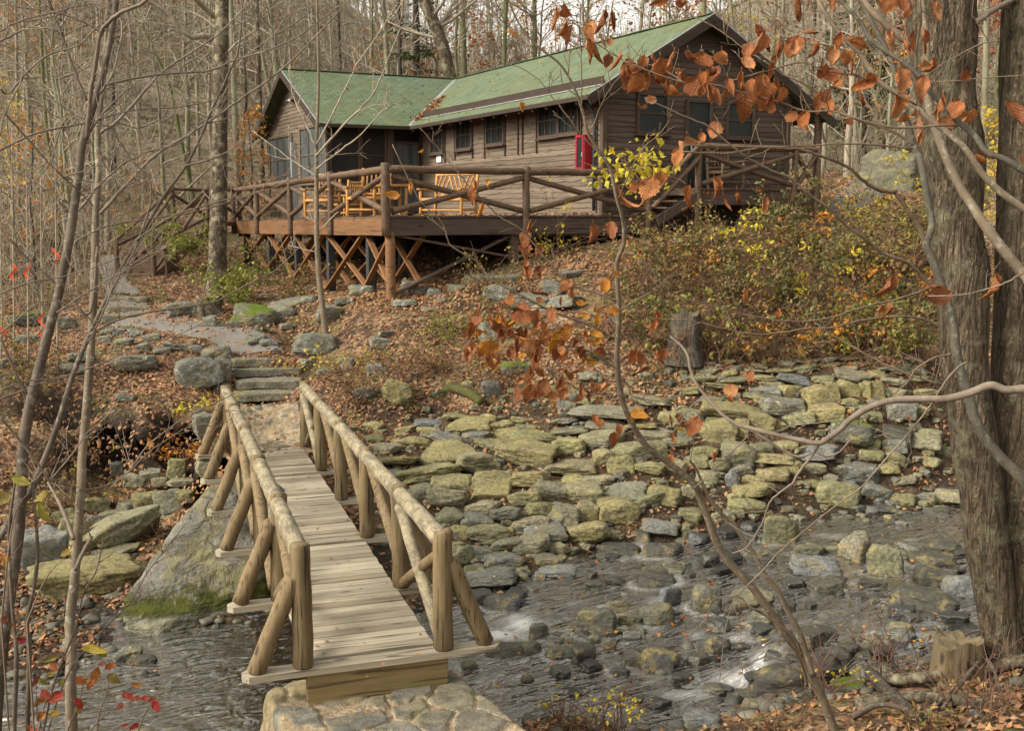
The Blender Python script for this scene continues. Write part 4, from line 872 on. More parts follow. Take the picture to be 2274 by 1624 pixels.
t = NT('pale_grey_paint'); M_PALE = t.done(t.princ(t.mix(t.noise(t.coord(), 5, 4), (.24, .25, .25), (.36, .37, .37)), .6))
cabin = thing('log_cabin', 'brown cabin with green shingle roof and two gabled wings behind the timber deck', 'cabin', L3(0, 5, ZF))
def siding(mb, o, d, n, L, z0, z1, span=None, bh=.128, seed=0):
    """waney clapboards: o = start corner, d along, n outward"""
    z = z0; r = np.random.default_rng(seed)
    while z < z1-.01:
        h = min(bh*r.uniform(.92, 1.08), z1-z); zm = z+h
        a0, a1 = (0, L) if span is None else span(z)
        b0, b1 = (0, L) if span is None else span(zm)
        if a1-a0 < .05: break
        m = max(int((a1-a0)/.22), 2); s = np.linspace(0, 1, m+1)
        lo = np.array([o+d*(a0+(a1-a0)*q)+UP*(z-.022+r.normal(0, .008))+n*.034 for q in s])
        hi = np.array([o+d*(b0+(b1-b0)*q)+UP*zm+n*.012 for q in s])
        bk = np.array([o+d*(a0+(a1-a0)*q)+UP*(z-.02)+n*.002 for q in s])
        V = np.concatenate([lo, hi, bk]); k = np.arange(m)
        mb.add(V, np.concatenate([np.stack([k, k+1, k+m+2, k+m+1], 1), np.stack([k+2*m+2, k+2*m+3, k+1, k], 1)])); z = zm
nU, nV = -U, -W
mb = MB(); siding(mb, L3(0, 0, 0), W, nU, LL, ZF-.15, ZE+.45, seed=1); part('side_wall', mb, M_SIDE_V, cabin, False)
mb = MB(); gs = lambda z: (max(0, (z-(ZE+EV*PITm))/PITm), WM-max(0, (z-(ZE+EV*PITm))/PITm))
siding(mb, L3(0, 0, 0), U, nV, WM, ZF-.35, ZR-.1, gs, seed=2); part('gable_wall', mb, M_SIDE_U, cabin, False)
mb = MB(); gl = lambda z: (max(0, (z-(ZE+EV*PITl))/PITl), WL-max(0, (z-(ZE+EV*PITl))/PITl))
siding(mb, L3(-KK, LL, 0), W, nU, WL, ZF-.6, ZR-.1, gl, seed=3); part('gable_wall', mb, M_SIDE_V, cabin, False)
mb = MB(); siding(mb, L3(WM, 0, 0), W, U, LL+WL, ZF-.35, ZE+.5, seed=4); part('side_wall', mb, M_SIDE_V, cabin, False)
mb = MB(); siding(mb, L3(-KK, LL+WL, 0), U, W, KK+WM, ZF-.5, ZE+.4, seed=5); part('back_wall', mb, M_SIDE_U, cabin, False)
# solid core behind the boards
mb = MB(); zc = ZE+EV*PITm-.04
add_box(mb, L3(WM/2, (LL+WL)/2, (ZF-.6+zc)/2), U, W, UP, (WM-.02, LL+WL-.02, zc-ZF+.6)); part('wall_core', mb, M_DARK, cabin, False)
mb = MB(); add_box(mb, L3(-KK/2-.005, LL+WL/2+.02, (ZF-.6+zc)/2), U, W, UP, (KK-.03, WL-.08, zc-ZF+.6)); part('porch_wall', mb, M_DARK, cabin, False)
# roof planes as slabs with shingle coordinates
def slope(mb, P, d, up_):
    """P: polygon corners, d: eave direction; thickness .07"""
    P = np.array(P); nrm = np.cross(P[1]-P[0], P[2]-P[0]); nrm /= np.linalg.norm(nrm)
    if nrm[2] < 0: nrm = -nrm
    n = len(P); V = np.concatenate([P+nrm*.035, P-nrm*.035]); F = [tuple(range(n)), tuple(range(2*n-1, n-1, -1))]+[(k, k+n, (k+1) % n+n, (k+1) % n) for k in range(n)]
    s = np.cross(nrm, d)
    mb.uv = (mb.uv or [])+[np.stack([V@d, V@s], 1)]; mb.faces(V, F)
ro = MB(); VF = LL+WL/2; vb = LL+WL+EV
uR = WM+RR; zRt = ZR-(WM/2+RR)*PITm
slope(ro, [L3(-EV, -OG, ZE), L3(WM/2, -OG, ZR), L3(WM/2, VF, ZR), L3(-EV, LL-EV, ZE)], W, 0)
slope(ro, [L3(WM/2, -OG, ZR-.002), L3(uR, -OG, zRt), L3(uR, LL+WL+.4, zRt), L3(WM/2, LL+WL+.4, ZR-.002)], W, 0)
slope(ro, [L3(-KK-OG, LL-EV, ZE), L3(-EV, LL-EV, ZE), L3(WM/2, VF, ZR), L3(-KK-OG, VF, ZR)], U, 0)
slope(ro, [L3(-KK-OG, VF, ZR-.002), L3(WM/2, VF, ZR-.002), L3(WM/2, vb, ZE), L3(-KK-OG, vb, ZE)], U, 0)
roof = part('roof', ro, M_ROOF, cabin, False)
def board(name, a, b, w, h, mat, par, up=(0, 0, 1), bev=.006):
    mb = MB(); beam(mb, a, b, w, h, up, bev); return part(name, mb, mat, par, False)
def rake(p, q):
    mb = MB(); p = np.array(p); q = np.array(q); beam(mb, p-UP*.11, q-UP*.11, .05, .20, bev=.006); part('rake_board', mb, M_FASC, roof, False)
    mb = MB(); beam(mb, p+UP*.043, q+UP*.043, .035, .02, bev=.003); part('drip_edge', mb, M_METAL, roof, False)
g = OG+.03
rake(L3(-EV-.02, -g, ZE-.01), L3(WM/2, -g, ZR)); rake(L3(WM/2, -g, ZR), L3(uR, -g, zRt))
rake(L3(-KK-g, LL-EV, ZE), L3(-KK-g, VF, ZR)); rake(L3(-KK-g, VF, ZR), L3(-KK-g, vb, ZE))
# ridge caps, snow board along the eave, valley flashing
for a, b in ((L3(WM/2, -OG, ZR+.05), L3(WM/2, VF, ZR+.05)), (L3(-KK-OG, VF, ZR+.05), L3(WM/2, VF, ZR+.05))):
    mb = MB(); beam(mb, a, b, .16, .03, bev=.01); part('ridge_cap', mb, M_ROOF, roof, False)
su = -EV+.42; sz_ = ZE+.42*PITm+.12
board('snow_board', L3(su, -.38, sz_), L3(su, LL-EV-.05, sz_), .03, .2, M_FASC, roof)
mb = MB(); beam(mb, L3(su-.06, -.38, sz_-.105), L3(su-.06, LL-EV-.05, sz_-.105), .06, .03); part('snow_board_flashing', mb, M_METAL, roof, False)
mb = MB(); va = L3(-EV, LL-EV, ZE+.055); vb_ = L3(WM/2, VF, ZR+.055); beam(mb, va, vb_, .2, .012, bev=.002); part('valley_flashing', mb, M_METAL, roof, False)
board('eave_board', L3(-EV-.02, -OG, ZE-.03), L3(-EV-.02, LL-EV, ZE-.03), .03, .1, M_FASC, roof)
board('eave_board', L3(-KK-OG, LL-EV-.02, ZE-.03), L3(-EV, LL-EV-.02, ZE-.03), .03, .1, M_FASC, roof)
for k in range(15):
    v_ = .2+k*.72
    mb = MB(); beam(mb, L3(-EV+.02, v_, ZE-.10), L3(.0, v_, ZE-.10+EV*PITm), .06, .12); part('rafter_tail', mb, M_TRIM, roof, False)
# windows
def onpl(px, py, P, n):
    r = ray(px, py); s = ((P-np.array([0, 0, ZC]))@n)/(r@n); return np.array([0, 0, ZC])+r*s
def window(px0, px1, py0, py1, axis, name='window', mull=2, rows=1, glass=None, cas=True, par=None, frame=.07, fm=None):
    """axis 'v': on the long wall u=0; 'u': front gable v=0; 'l': left gable; pixel extents from the photo survey"""
    if axis == 'v': P, d, n = L3(0, 0, 0), W, nU
    elif axis == 'u': P, d, n = L3(0, 0, 0), U, nV
    elif axis == 'l': P, d, n = L3(-KK, LL, 0), W, nU
    else: P, d, n = L3(-KK, LL, 0), U, nV
    P = P+n*.06
    a = onpl(px0, (py0+py1)/2, P, n); b = onpl(px1, (py0+py1)/2, P, n); m_ = (px0+px1)/2
    z1 = onpl(m_, py0, P, n)[2]; z0 = onpl(m_, py1, P, n)[2]
    s0, s1 = sorted([(a-P)@d, (b-P)@d])
    return window_m(P, d, n, s0, s1, z0, z1, name, mull, rows, glass, par, frame, fm)
def window_m(P, d, n, s0, s1, z0, z1, name='window', mull=2, rows=1, glass=None, par=None, fw=.07, fm=None):
    fm = fm or M_TRIM; base = P*np.array([1, 1, 0])
    fr = MB(); zc_ = (z0+z1)/2; w = s1-s0; h = z1-z0
    for s_ in (s0-fw/2, s1+fw/2): add_box(fr, base+d*s_+UP*zc_, d, n, UP, (fw, .07, h+2*fw), .004)
    for z_ in (z0-fw/2, z1+fw/2): add_box(fr, base+d*(s0+s1)/2+UP*z_+n*.003, d, n, UP, (w+2*fw, .068, fw), .004)
    f = part(name, fr, fm, par or cabin, False)
    mb = MB(); add_box(mb, base+d*(s0+s1)/2+UP*zc_-n*.018, d, n, UP, (w, .02, h)); part('pane', mb, glass or M_GLASS, f, False)
    mm = MB()
    for k in range(1, mull+1): add_box(mm, base+d*(s0+w*k/(mull+1))+UP*zc_+n*.004, d, n, UP, (.025, .03, h))
    for k in range(1, rows+1): add_box(mm, base+d*(s0+s1)/2+UP*(z0+h*k/(rows+1))+n*.006, d, n, UP, (w, .03, .025))
    if mull+rows: part('glazing_bar', mm, fm, f, False)
    mb = MB(); add_box(mb, base+d*(s0+s1)/2+UP*(z0-fw-.02)+n*.03, d, n, UP, (w+.25, .12, .04), .006); part('sill', mb, fm, f, False)
    return f
window(957, 982, 287, 337, 'v'); window(1014, 1045, 270, 328, 'v'); window(1081, 1117, 252, 317, 'v'); window(1198, 1237, 235, 300, 'v'); window(1242, 1283, 226, 293, 'v')
window(1419, 1479, 212, 292, 'u', mull=0); window(1617, 1670, 232, 302, 'u', mull=0)
# battens running down from the eave beside the windows
PL = L3(0, 0, 0)+nU*.045
for bx, by in ((988, 362), (1010, 356), (1049, 351), (1076, 352), (1121, 347), (1150, 344), (1160, 343), (1191, 340), (1290, 330)):
    p = onpl(bx, by, PL, nU); q = p.copy(); q[2] = ZE+.35
    board('batten', p, q, .035, .06, M_TRIM, cabin, up=U)
# screen door in the front gable
Pd = L3(0, 0, 0)+nV*.06
a = onpl(1525, 388, Pd, nV); b = onpl(1572, 388, Pd, nV); s0, s1 = (a-Pd)@U, (b-Pd)@U
ZP = 4.285
door = window_m(Pd, U, nV, s0, s1, ZP+.02, ZP+2.05, 'door', 0, 1, M_GLASS)
mb = MB(); add_box(mb, Pd+U*(s0+.07)+UP*(ZP+1.)+nV*.05-np.array([0, 0, 0])-UP*0, U, nV, UP, (.03, .06, .14), .01); part('handle', mb, M_METAL, door, False)
# corner boards and downpipe
for u_, v_ in ((0, 0), (WM, 0), (-KK, LL), (-KK, LL+WL), (0, LL)):
    board('corner_board', L3(u_-.02, v_-.02, ZF-.3), L3(u_-.02, v_-.02, ZE+.3), .13, .13, M_TRIM, cabin, up=U)
mb = MB(); add_tube(mb, [L3(-.5, .28, ZE+.1), L3(-.14, .26, ZE-.28), L3(-.1, .26, ZE-.45), L3(-.1, .26, ZF+.02)], .042, 10); part('downspout', mb, M_PIPE, cabin)
# screened porch of the left wing: frames on the gable and along the recessed front
for x0, x1 in ((600, 648), (668, 723)): window(x0, x1, 283 if x0 > 640 else 306, 402, 'l', 'screen_window', 2, 1, M_SCREEN, fm=M_SIDE_V, frame=.09)
p = onpl(658, 403, L3(-KK, LL, 0)+nU*.05, nU)
board('porch_post', np.array([p[0], p[1], ZF-.6]), np.array([p[0], p[1], 6.0]), .12, .34, M_PALE, cabin, up=U)
Pf = L3(-KK, LL, 0)+nV*.06
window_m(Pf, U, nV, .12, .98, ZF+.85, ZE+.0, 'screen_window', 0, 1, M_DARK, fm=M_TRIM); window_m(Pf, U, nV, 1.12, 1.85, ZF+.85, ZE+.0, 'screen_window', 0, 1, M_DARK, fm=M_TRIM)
board('porch_post', L3(-KK+2.02, LL-.1, ZF-.1), L3(-KK+2.02, LL-.1, ZE+.1), .2, .2, M_TRIM, cabin, up=U)
mb = MB(); siding(mb, L3(-KK, LL, 0), U, nV, 2.0, ZF-.3, ZF+.85, seed=7); part('porch_wall', mb, M_SIDE_U, cabin, False)
window_m(Pf, U, nV, 2.2, 2.95, ZF+.02, ZF+2.1, 'door', 0, 1, M_SCREEN)
# lamps under the gables
def floodlight(p, n, d, label, two=True):
    fl = thing('floodlight', label, 'floodlight', p)
    mb = MB(); add_tube(mb, [p, p+n*.05], .06, 14); part('mount', mb, M_PIPE, fl)
    for s in ((-1, 1) if two else (1,)):
        mb = MB(); q = p+n*.06+d*s*.05; e = (n*.7+d*s*.75-UP*.25); e /= np.linalg.norm(e)
        add_tube(mb, [q, q+e*.06, q+e*.10, q+e*.17], [.028, .034, .055, .065], 14); part('lamp_head', mb, M_PIPE, fl)
        mb = MB(); add_tube(mb, [q+e*.165, q+e*.19], [.06, .035], 14); part('bulb', mb, M_BULB, fl)
floodlight(onpl(1560, 113, Pd, nV), nV, U, 'twin bulb floodlight high under the dark front gable')
floodlight(onpl(651, 222, L3(-KK, LL, 0)+nU*.05, nU), nU, W, 'small dark floodlight high on the left gable')
# extinguisher cabinet and notice on the long wall
pw_ = L3(0, 0, 0)+nU*.06; a = onpl(1290, 335, pw_, nU); v0 = (a-pw_)@W-.33
cb = thing('extinguisher_cabinet', 'red glass-fronted fire extinguisher cabinet on the cabin side wall', 'cabinet', L3(-.06, v0, 4.7))
zc_, hh, ww, dd = 5.12, .80, .36, .22
mb = MB()
add_box(mb, L3(-.065-dd/2, v0-.02-ww/2+.02, zc_), U, W, UP, (dd, .03, hh), .006); add_box(mb, L3(-.065-dd/2, v0-.02+ww/2+.0, zc_), U, W, UP, (dd, .03, hh), .006)
for z_ in (-1, 1): add_box(mb, L3(-.065-dd/2, v0, zc_+z_*hh/2), U, W, UP, (dd, ww+.04, .03), .006)
add_box(mb, L3(-.075, v0, zc_), U, W, UP, (.02, ww, hh)); part('body', mb, M_RED, cb, False)
mb = MB()
for s in (-1, 1): add_box(mb, L3(-.075-dd, v0+s*(ww/2-.025), zc_), U, W, UP, (.03, .06, hh), .004)
for s in (-1, 1): add_box(mb, L3(-.077-dd, v0, zc_+s*(hh/2-.025)), U, W, UP, (.03, ww, .06), .004)
df = part('door', mb, M_RED, cb, False)
mb = MB(); add_box(mb, L3(-.066-dd, v0, zc_), U, W, UP, (.008, ww-.1, hh-.1)); part('pane', mb, M_GLASS, df, False)
mb = MB(); add_box(mb, L3(-.1-dd, v0-ww/2+.03, zc_-.05), U, W, UP, (.03, .03, .1), .005); part('latch', mb, M_METAL, df, False)
a = onpl(969, 351, pw_, nU); b = onpl(979, 351, pw_, nU); mb = MB()
nz_ = onpl(974, 342, pw_, nU)[2]-onpl(974, 360, pw_, nU)[2]
add_box(mb, (a+b)/2, W, U, UP, (np.linalg.norm(a-b), .008, nz_)); solo('paper_notice', mb, M_PAPER, 'small blank white paper notice on the cabin side wall', 'notice', smooth=False)
# ---------------------------------------------------------------- timber deck in front of the cabin
DU, DV = -5.564, -.656
def dz(v): return 3.672-.0165*max(v-DV, 0)
deck = thing('timber_deck', 'raised timber deck with log railing, red rim boards and crossed braces', 'deck', L3(DU/2, 5, 2.5))
def cols_u(z): return z
mb = MB(); n_ = 34
for k in range(n_):
    u0 = DU+k*(6.6/n_); u1 = u0+6.6/n_-.008; V = []
    vend = 13.6 if u1 < -KK-.05 else (LL-.02 if u1 < -.05 else -.1)
    if u0 > -.12: vend = -.08
    for z_ in (0, -.04):
        for u_, v_ in ((u0, DV-.06), (u1, DV-.06), (u1, vend), (u0, vend)): V.append(L3(u_, v_, dz(v_)+z_))
    mb.faces(V, [(0, 1, 2, 3), (7, 6, 5, 4), (0, 4, 5, 1), (1, 5, 6, 2), (2, 6, 7, 3), (3, 7, 4, 0)])
part('floor', mb, M_LOG, deck, False)
LEN = 13.7
def rimb(a, b, h, mat):
    mb = MB(); beam(mb, a-UP*h/2, b-UP*h/2, .05, h); part('rim_board', mb, mat, deck, False)
rimb(L3(DU, DV, dz(DV)-.045), L3(DU, DV+LEN, dz(DV+LEN)-.045), .37, M_RIM)
rimb(L3(DU+.03, DV, dz(DV)-.045), L3(1.1, DV, dz(DV)-.045), .37, M_SIDE_U)  # front rim takes the dark siding copy, its shade painted in
rimb(L3(DU, DV+LEN, dz(DV+LEN)-.045), L3(-KK, DV+LEN, dz(DV+LEN)-.045), .3, M_RIM)
rp = [0, 3.66, 7.11, 10.67, 13.65]
def dpost(u_, v_, top, bot, r=.085, mat=None, name='rail_post'):
    mb = MB(); add_log(mb, L3(u_, v_, bot), L3(u_, v_, top), r, r*.95, 14, 7, .03, int(abs(u_*10+v_*7))); part(name, mb, mat or M_LOG, deck)
def bay(P0, P1, h=1.0, r=.075, par=None, tr=True, bz=.09):
    if tr:
        mb = MB(); add_log(mb, P0+UP*(h-.06), P1+UP*(h-.06), r*1.12, r*.98, 14, 10, .04, 5); part('top_rail', mb, M_LOG, par or deck)
    d = (P1-P0)/np.linalg.norm(P1-P0); o = np.cross(d, UP)*.02
    mb = MB(); add_log(mb, P0+d*.08+UP*bz+o, P1-d*.08+UP*(h-.2)+o, r*.85, r*.8, 12, 8, .04, 6); part('rail_brace', mb, M_LOG, par or deck)
    mb = MB(); add_log(mb, P1-d*.08+UP*bz-o, P0+d*.08+UP*(h-.2)-o, r*.85, r*.8, 12, 8, .04, 7); part('rail_brace', mb, M_LOG, par or deck)
for k, s in enumerate(rp):
    z = dz(DV+s); dpost(DU-.06, DV+s-.02*(k == 0), z+1.06, z-.42, .10 if k == 0 else .08)
    if k: bay(L3(DU-.04, DV+rp[k-1], dz(DV+rp[k-1])), L3(DU-.04, DV+s, z))
ru = [0, 3.164, 6.35]
for k, s in enumerate(ru):
    if k: dpost(DU+s, DV-.06, dz(DV)+1.06, dz(DV)-.4); bay(L3(DU+ru[k-1], DV-.05, dz(DV)), L3(DU+s, DV-.05, dz(DV)), tr=True)
# posts and crossed braces below
def gzz(P): return float(gz(P[0], P[1])[0])
def under(a, b, mat, w=.05, h=.13, upv=U):
    mb = MB(); beam(mb, a, b, w, h, upv); part('cross_brace', mb, mat, deck, False)
def gpost(u_, v_, r, mat, sq=False):
    P = L3(u_, v_, 0); g_ = gzz(P)-.25; tp = dz(v_)-.3
    mb = MB()
    if sq: add_box(mb, np.array([P[0], P[1], (g_+tp)/2]), U, W, UP, (r*2, r*2, tp-g_), .008)
    else: add_log(mb, np.array([P[0], P[1], g_]), np.array([P[0], P[1], tp]), r, r, 14, 6, .02, 3)
    part('support_post', mb, mat, deck, not sq)
gpost(DU+.05, DV+.05, .105, M_RIM)
vs_ = [1.15, 4.05, 6.9, 9.7, 12.6]; pr = DV+.05
for v_ in vs_: gpost(DU+.25, v_, .09, M_PCH, True)
for a_, b_ in zip([pr]+vs_[:-1], vs_):
    za, zb = gzz(L3(DU+.2, a_, 0))+.12, gzz(L3(DU+.2, b_, 0))+.12
    under(L3(DU+.16, a_+.08, za), L3(DU+.16, b_-.05, dz(b_)-.4), M_XBR); under(L3(DU+.10, b_-.08, zb), L3(DU+.10, a_+.05, dz(a_)-.4), M_XBR)
for a_, b_ in zip([pr]+vs_[:-1], vs_):        # second plane of braces further in
    za = gzz(L3(DU+.75, (a_+b_)/2, 0))+.1
    under(L3(DU+.75, a_, za), L3(DU+.75, b_, dz(b_)-.4), M_XBR); under(L3(DU+.8, b_, za), L3(DU+.8, a_, dz(a_)-.4), M_XBR)
us_ = [-2.6, .35]
for u_ in us_: gpost(u_, DV+.15, .09, M_TRIM, True); gpost(u_, 2.6, .09, M_PCH, True)
gpost(-4, 2.6, .09, M_PCH, True)
prev = DU+.15
for u_ in us_:
    za = gzz(L3(prev, DV+.2, 0))+.1; zb = gzz(L3(u_, DV+.2, 0))+.12
    under(L3(prev, DV+.16, za), L3(u_, DV+.16, dz(DV)-.4), M_TRIM, upv=W, h=.16); under(L3(u_, DV+.10, zb), L3(prev, DV+.10, dz(DV)-.4), M_TRIM, upv=W, h=.16); prev = u_
# raised front porch by the gable with its own railing and steps
porch = thing('gable_porch', 'raised dark timber porch with log railing below the front gable', 'porch', L3(3.5, -.6, 3.6))
PV = -1.2; PU0, PU1 = 1.75, 5.32
mb = MB(); n_ = 30
for k in range(n_):
    u0 = PU0+k*(PU1-PU0)/n_; add_box(mb, L3(u0+(PU1-PU0)/n_/2, (PV-.05-.06)/2, ZP-.02), U, W, UP, ((PU1-PU0)/n_-.008, -PV+.01, .04))
part('floor', mb, M_LOG, porch, False)
mb = MB(); beam(mb, L3(PU0, PV, ZP-.22), L3(PU1, PV, ZP-.22), .05, .34); part('rim_board', mb, M_SIDE_U, porch, False)
mb = MB(); beam(mb, L3(PU0, PV+.03, ZP-.22), L3(PU0, -.1, ZP-.22), .05, .34); part('rim_board', mb, M_SIDE_U, porch, False)
def ppost(u_, v_, z0, z1, r=.08):
    mb = MB(); add_log(mb, L3(u_, v_, z0), L3(u_, v_, z1), r, r*.95, 14, 7, .03, int(u_*10)); part('rail_post', mb, M_LOG, porch)
def gl_(u_, v_): return gzz(L3(u_, v_, 0))-.2
ppost(PU0+.03, PV-.06, gl_(PU0, PV), ZP+1.05); ppost(4.62, PV-.06, ZP-.4, ZP+1.05); ppost(PU1, PV-.06, gl_(PU1, PV), ZP+1.05)
bay(L3(PU0+.03, PV-.05, ZP), L3(4.62, PV-.05, ZP), par=porch); bay(L3(4.62, PV-.05, ZP), L3(PU1, PV-.05, ZP), par=porch)
mb = MB(); add_log(mb, L3(6.38, -.05, ZP-.9), L3(6.38, -.05, ZE-.12), .10, .1, 14, 8, .02, 4); part('roof_post', mb, M_LOG, porch)
mb = MB(); add_log(mb, L3(6.38, 3.4, ZP-.9), L3(6.38, 3.4, ZE-.12), .10, .1, 14, 8, .02, 4); part('roof_post', mb, M_LOG, porch)
for u_ in (3.3, 4.9): mb = MB(); add_box(mb, L3(u_, PV+.2, (gl_(u_, PV)+ZP-.35)/2), U, W, UP, (.16, .16, ZP-.35-gl_(u_, PV)), .01); part('support_post', mb, M_TRIM, porch, False)
mb = MB(); add_box(mb, L3(5.97, 2.6, ZP-.02), U, W, UP, (1.08, 5.4, .04)); part('side_floor', mb, M_LOG, porch, False)
mb = MB(); beam(mb, L3(6.5, -.1, ZP-.22), L3(6.5, 5.3, ZP-.22), .05, .34); part('rim_board', mb, M_SIDE_U, porch, False)
st = thing('porch_steps', 'short dark plank steps joining the deck and the gable porch', 'steps', L3(1.3, -1, 3.5))
for k in range(3):
    mb = MB(); add_box(mb, L3(PU0-.14-.28*k, -.75, ZP-.15*(k+1)), U, W, UP, (.27, 1.0, .04), .004); part('tread', mb, M_LOG, st, False)
for s in (-1.28, -.3):
    mb = MB(); beam(mb, L3(PU0, s, ZP-.2), L3(PU0-1.1, s, ZP-.75), .05, .22); part('stringer', mb, M_TRIM, st, False)
for zo in (.98, .70):
    mb = MB(); add_log(mb, L3(PU0+.02, PV-.1, ZP+zo), L3(PU0-1.25, PV-.12, ZP+zo-1.15), .062, .058, 12, 8, .03, 8); part('handrail', mb, M_LOG, st)
# wooden stairs from the left end of the deck down to the path
stair = thing('wooden_stairs', 'wooden stairs with log handrails behind the mottled tree trunk', 'stairs', at(390, 540, 33))
top = L3(DU+.1, DV+LEN, dz(DV+LEN)); bot = at(338, 612, 30.2); dirh = (bot-top)*np.array([1, 1, 0]); run = np.linalg.norm(dirh); dirh /= run; side = np.cross(dirh, UP)
nst = 9; rise = (top[2]-bot[2])/nst
mid = top+dirh*(run-nst*.34)
mb = MB(); beam(mb, top-UP*.1+side*.5, mid-UP*.1+side*.5, 1.1, .12); part('walkway', mb, M_LOG, stair, False)
for k in range(nst):
    c = mid+dirh*(.34*(k+.5))+side*.5-UP*rise*(k+.9)
    mb = MB(); add_box(mb, c, dirh, side, UP, (.32, 1.1, .05), .004); part('tread', mb, M_BROWNF, stair, False)
    mb = MB(); add_box(mb, c+dirh*.14-UP*(rise/2), dirh, side, UP, (.03, 1.06, rise), 0); part('riser', mb, M_BROWNF, stair, False)
for s_ in (-.06, 1.06):
    mb = MB(); e = mid+dirh*(.34*nst)-UP*rise*nst
    beam(mb, mid+side*s_-UP*.2, e+side*s_-UP*.1, .06, .28); part('stringer', mb, M_BROWNF, stair, False)
    ps = [top, mid, e]
    for q, p_ in enumerate(ps):
        mb = MB(); p2 = p_+side*s_; add_log(mb, p2-UP*.5, p2+UP*1.03, .07, .068, 12, 6, .03, q); part('handrail_post', mb, M_LOG, stair)
        if q:
            p1 = ps[q-1]+side*s_
            for za, zb in ((.95, .95), (.12, .8), (.8, .12)):
                mb = MB(); add_log(mb, p1+UP*za, p2+UP*zb, .05, .046, 12, 7, .03, q); part('handrail', mb, M_LOG, stair)
# ---------------------------------------------------------------- log furniture on the deck
def armchair(P, ang, label, mat, grp=None, wide=.62, name='armchair', cat='chair', her=False):
    c, s = math.cos(ang), math.sin(ang); ex = np.array([c, s, 0]); ey = np.array([-s, c, 0])   # ey = facing
    th = thing(name, label, cat, P, grp)
    def q(a, b, z): return P+a*ex+b*ey+z*UP
    w = wide/2
    for sx in (-1, 1):
        mb = MB(); add_log(mb, q(sx*w, .28, 0), q(sx*w, .28, .62), .038, .038, 10, 4, .02); part('leg', mb, mat, th)
        mb = MB(); add_log(mb, q(sx*w, -.26, 0), q(sx*w, -.36, 1.08), .042, .036, 10, 5, .02); part('leg', mb, mat, th)
        mb = MB(); add_box(mb, q(sx*w, .0, .645), ey, ex, UP, (.74, .10, .04), .008); part('armrest', mb, mat, th, False)
        mb = MB(); add_log(mb, q(sx*w, .28, .16), q(sx*w, -.27, .16), .025, .025, 8, 4); part('stretcher', mb, mat, th)
        mb = MB(); add_log(mb, q(sx*w, .28, .38), q(sx*w, -.28, .38), .03, .03, 8, 4); part('seat_rail', mb, mat, th)
    mb = MB(); m = 7
    for k in range(m): add_box(mb, q(0, .27-k*.55/(m-1), .425), ex, ey, UP, (wide-.06, .07, .03), .006)
    part('seat', mb, mat, th, False)
    mb = MB(); add_log(mb, q(-w, .28, .15), q(w, .28, .15), .024, .024, 8, 4); part('stretcher', mb, mat, th)
    mb = MB(); add_log(mb, q(-w, .29, .39), q(w, .29, .39), .034, .034, 8, 4); part('seat_rail', mb, mat, th)
    mb = MB(); add_log(mb, q(-w, -.285, .5), q(w, -.285, .5), .03, .03, 8, 4); add_log(mb, q(-w, -.35, 1.0), q(w, -.35, 1.0), .036, .036, 10, 4)
    if her:
        m = 9
        for k in range(m):
            a = -w+wide*(k+.5)/m; sg = 1 if (k//3) % 2 else -1
            add_log(mb, q(np.clip(a-sg*.09, -w, w), -.295, .54), q(np.clip(a+sg*.09, -w, w), -.345, .97), .022, .022, 8, 4)
    else:
        for k in range(5):
            a = -w+wide*(k+1)/6; add_log(mb, q(a, -.29, .5), q(a, -.35, 1.0), .02, .02, 8, 4)
    part('backrest', mb, mat, th)
    return th
def dk(px, D): 
    p = at(px, 480, D); u_ = (p-C0_3)@U; v_ = (p-C0_3)@W; p[2] = dz(v_)+.003; return p
C0_3 = L3(0, 0, 0)
armchair(dk(716, 26.5), TH+2.4, 'honey pine armchair, left one of the pair behind the deck railing', M_HONEY, 'log armchairs on the deck')
armchair(dk(818, 24.8), TH+2.2, 'honey pine armchair beside the small table on the deck', M_HONEY, 'log armchairs on the deck', wide=.72)
armchair(dk(768, 31.5), TH+.6, 'honey pine armchair farthest back against the porch screens', M_HONEY, 'log armchairs on the deck')
armchair(dk(995, 26.6), -.25+PI*.88, 'honey pine settle with a herringbone back on the deck', M_HONEY, None, 1.25, 'bench', 'bench', True)
armchair(L3(3.1, -.55, ZP+.003), TH+PI, 'dark brown rustic chair on the gable porch', M_BROWNF)
P = dk(873, 25.0); tb = thing('side_table', 'small square honey pine table on the deck behind the corner post', 'table', P)
mb = MB(); add_box(mb, P+UP*.68, U, W, UP, (.62, .55, .045), .008); part('table_top', mb, M_HONEY, tb, False)
for a in (-.24, .24):
    for b in (-.2, .2): mb = MB(); add_log(mb, P+a*U+b*W, P+a*U+b*W+UP*.66, .035, .035, 10, 4); part('leg', mb, M_HONEY, tb)
mb = MB(); add_box(mb, P+UP*.2, U, W, UP, (.5, .42, .03), .006); part('shelf', mb, M_HONEY, tb, False)
# trail sign by the stairs
P = hit(372, 622, False); sg = thing('trail_sign', 'thin brown post with a small tilted sign panel near the stairs', 'sign', P)
mb = MB(); zt = at(369, 550, P[1])[2]; beam(mb, P-UP*.2, np.array([P[0]-.03, P[1], zt]), .06, .06, (0, 1, 0)); part('post', mb, M_TRIM, sg, False)
mb = MB(); add_box(mb, np.array([P[0], P[1]-.03, zt+.03]), np.array([.87, -.1, .28]), np.array([.05, .9, .43]), np.array([-.3, -.43, .85]), (.30, .22, .02), .003); part('panel', mb, M_BROWNF, sg, False)
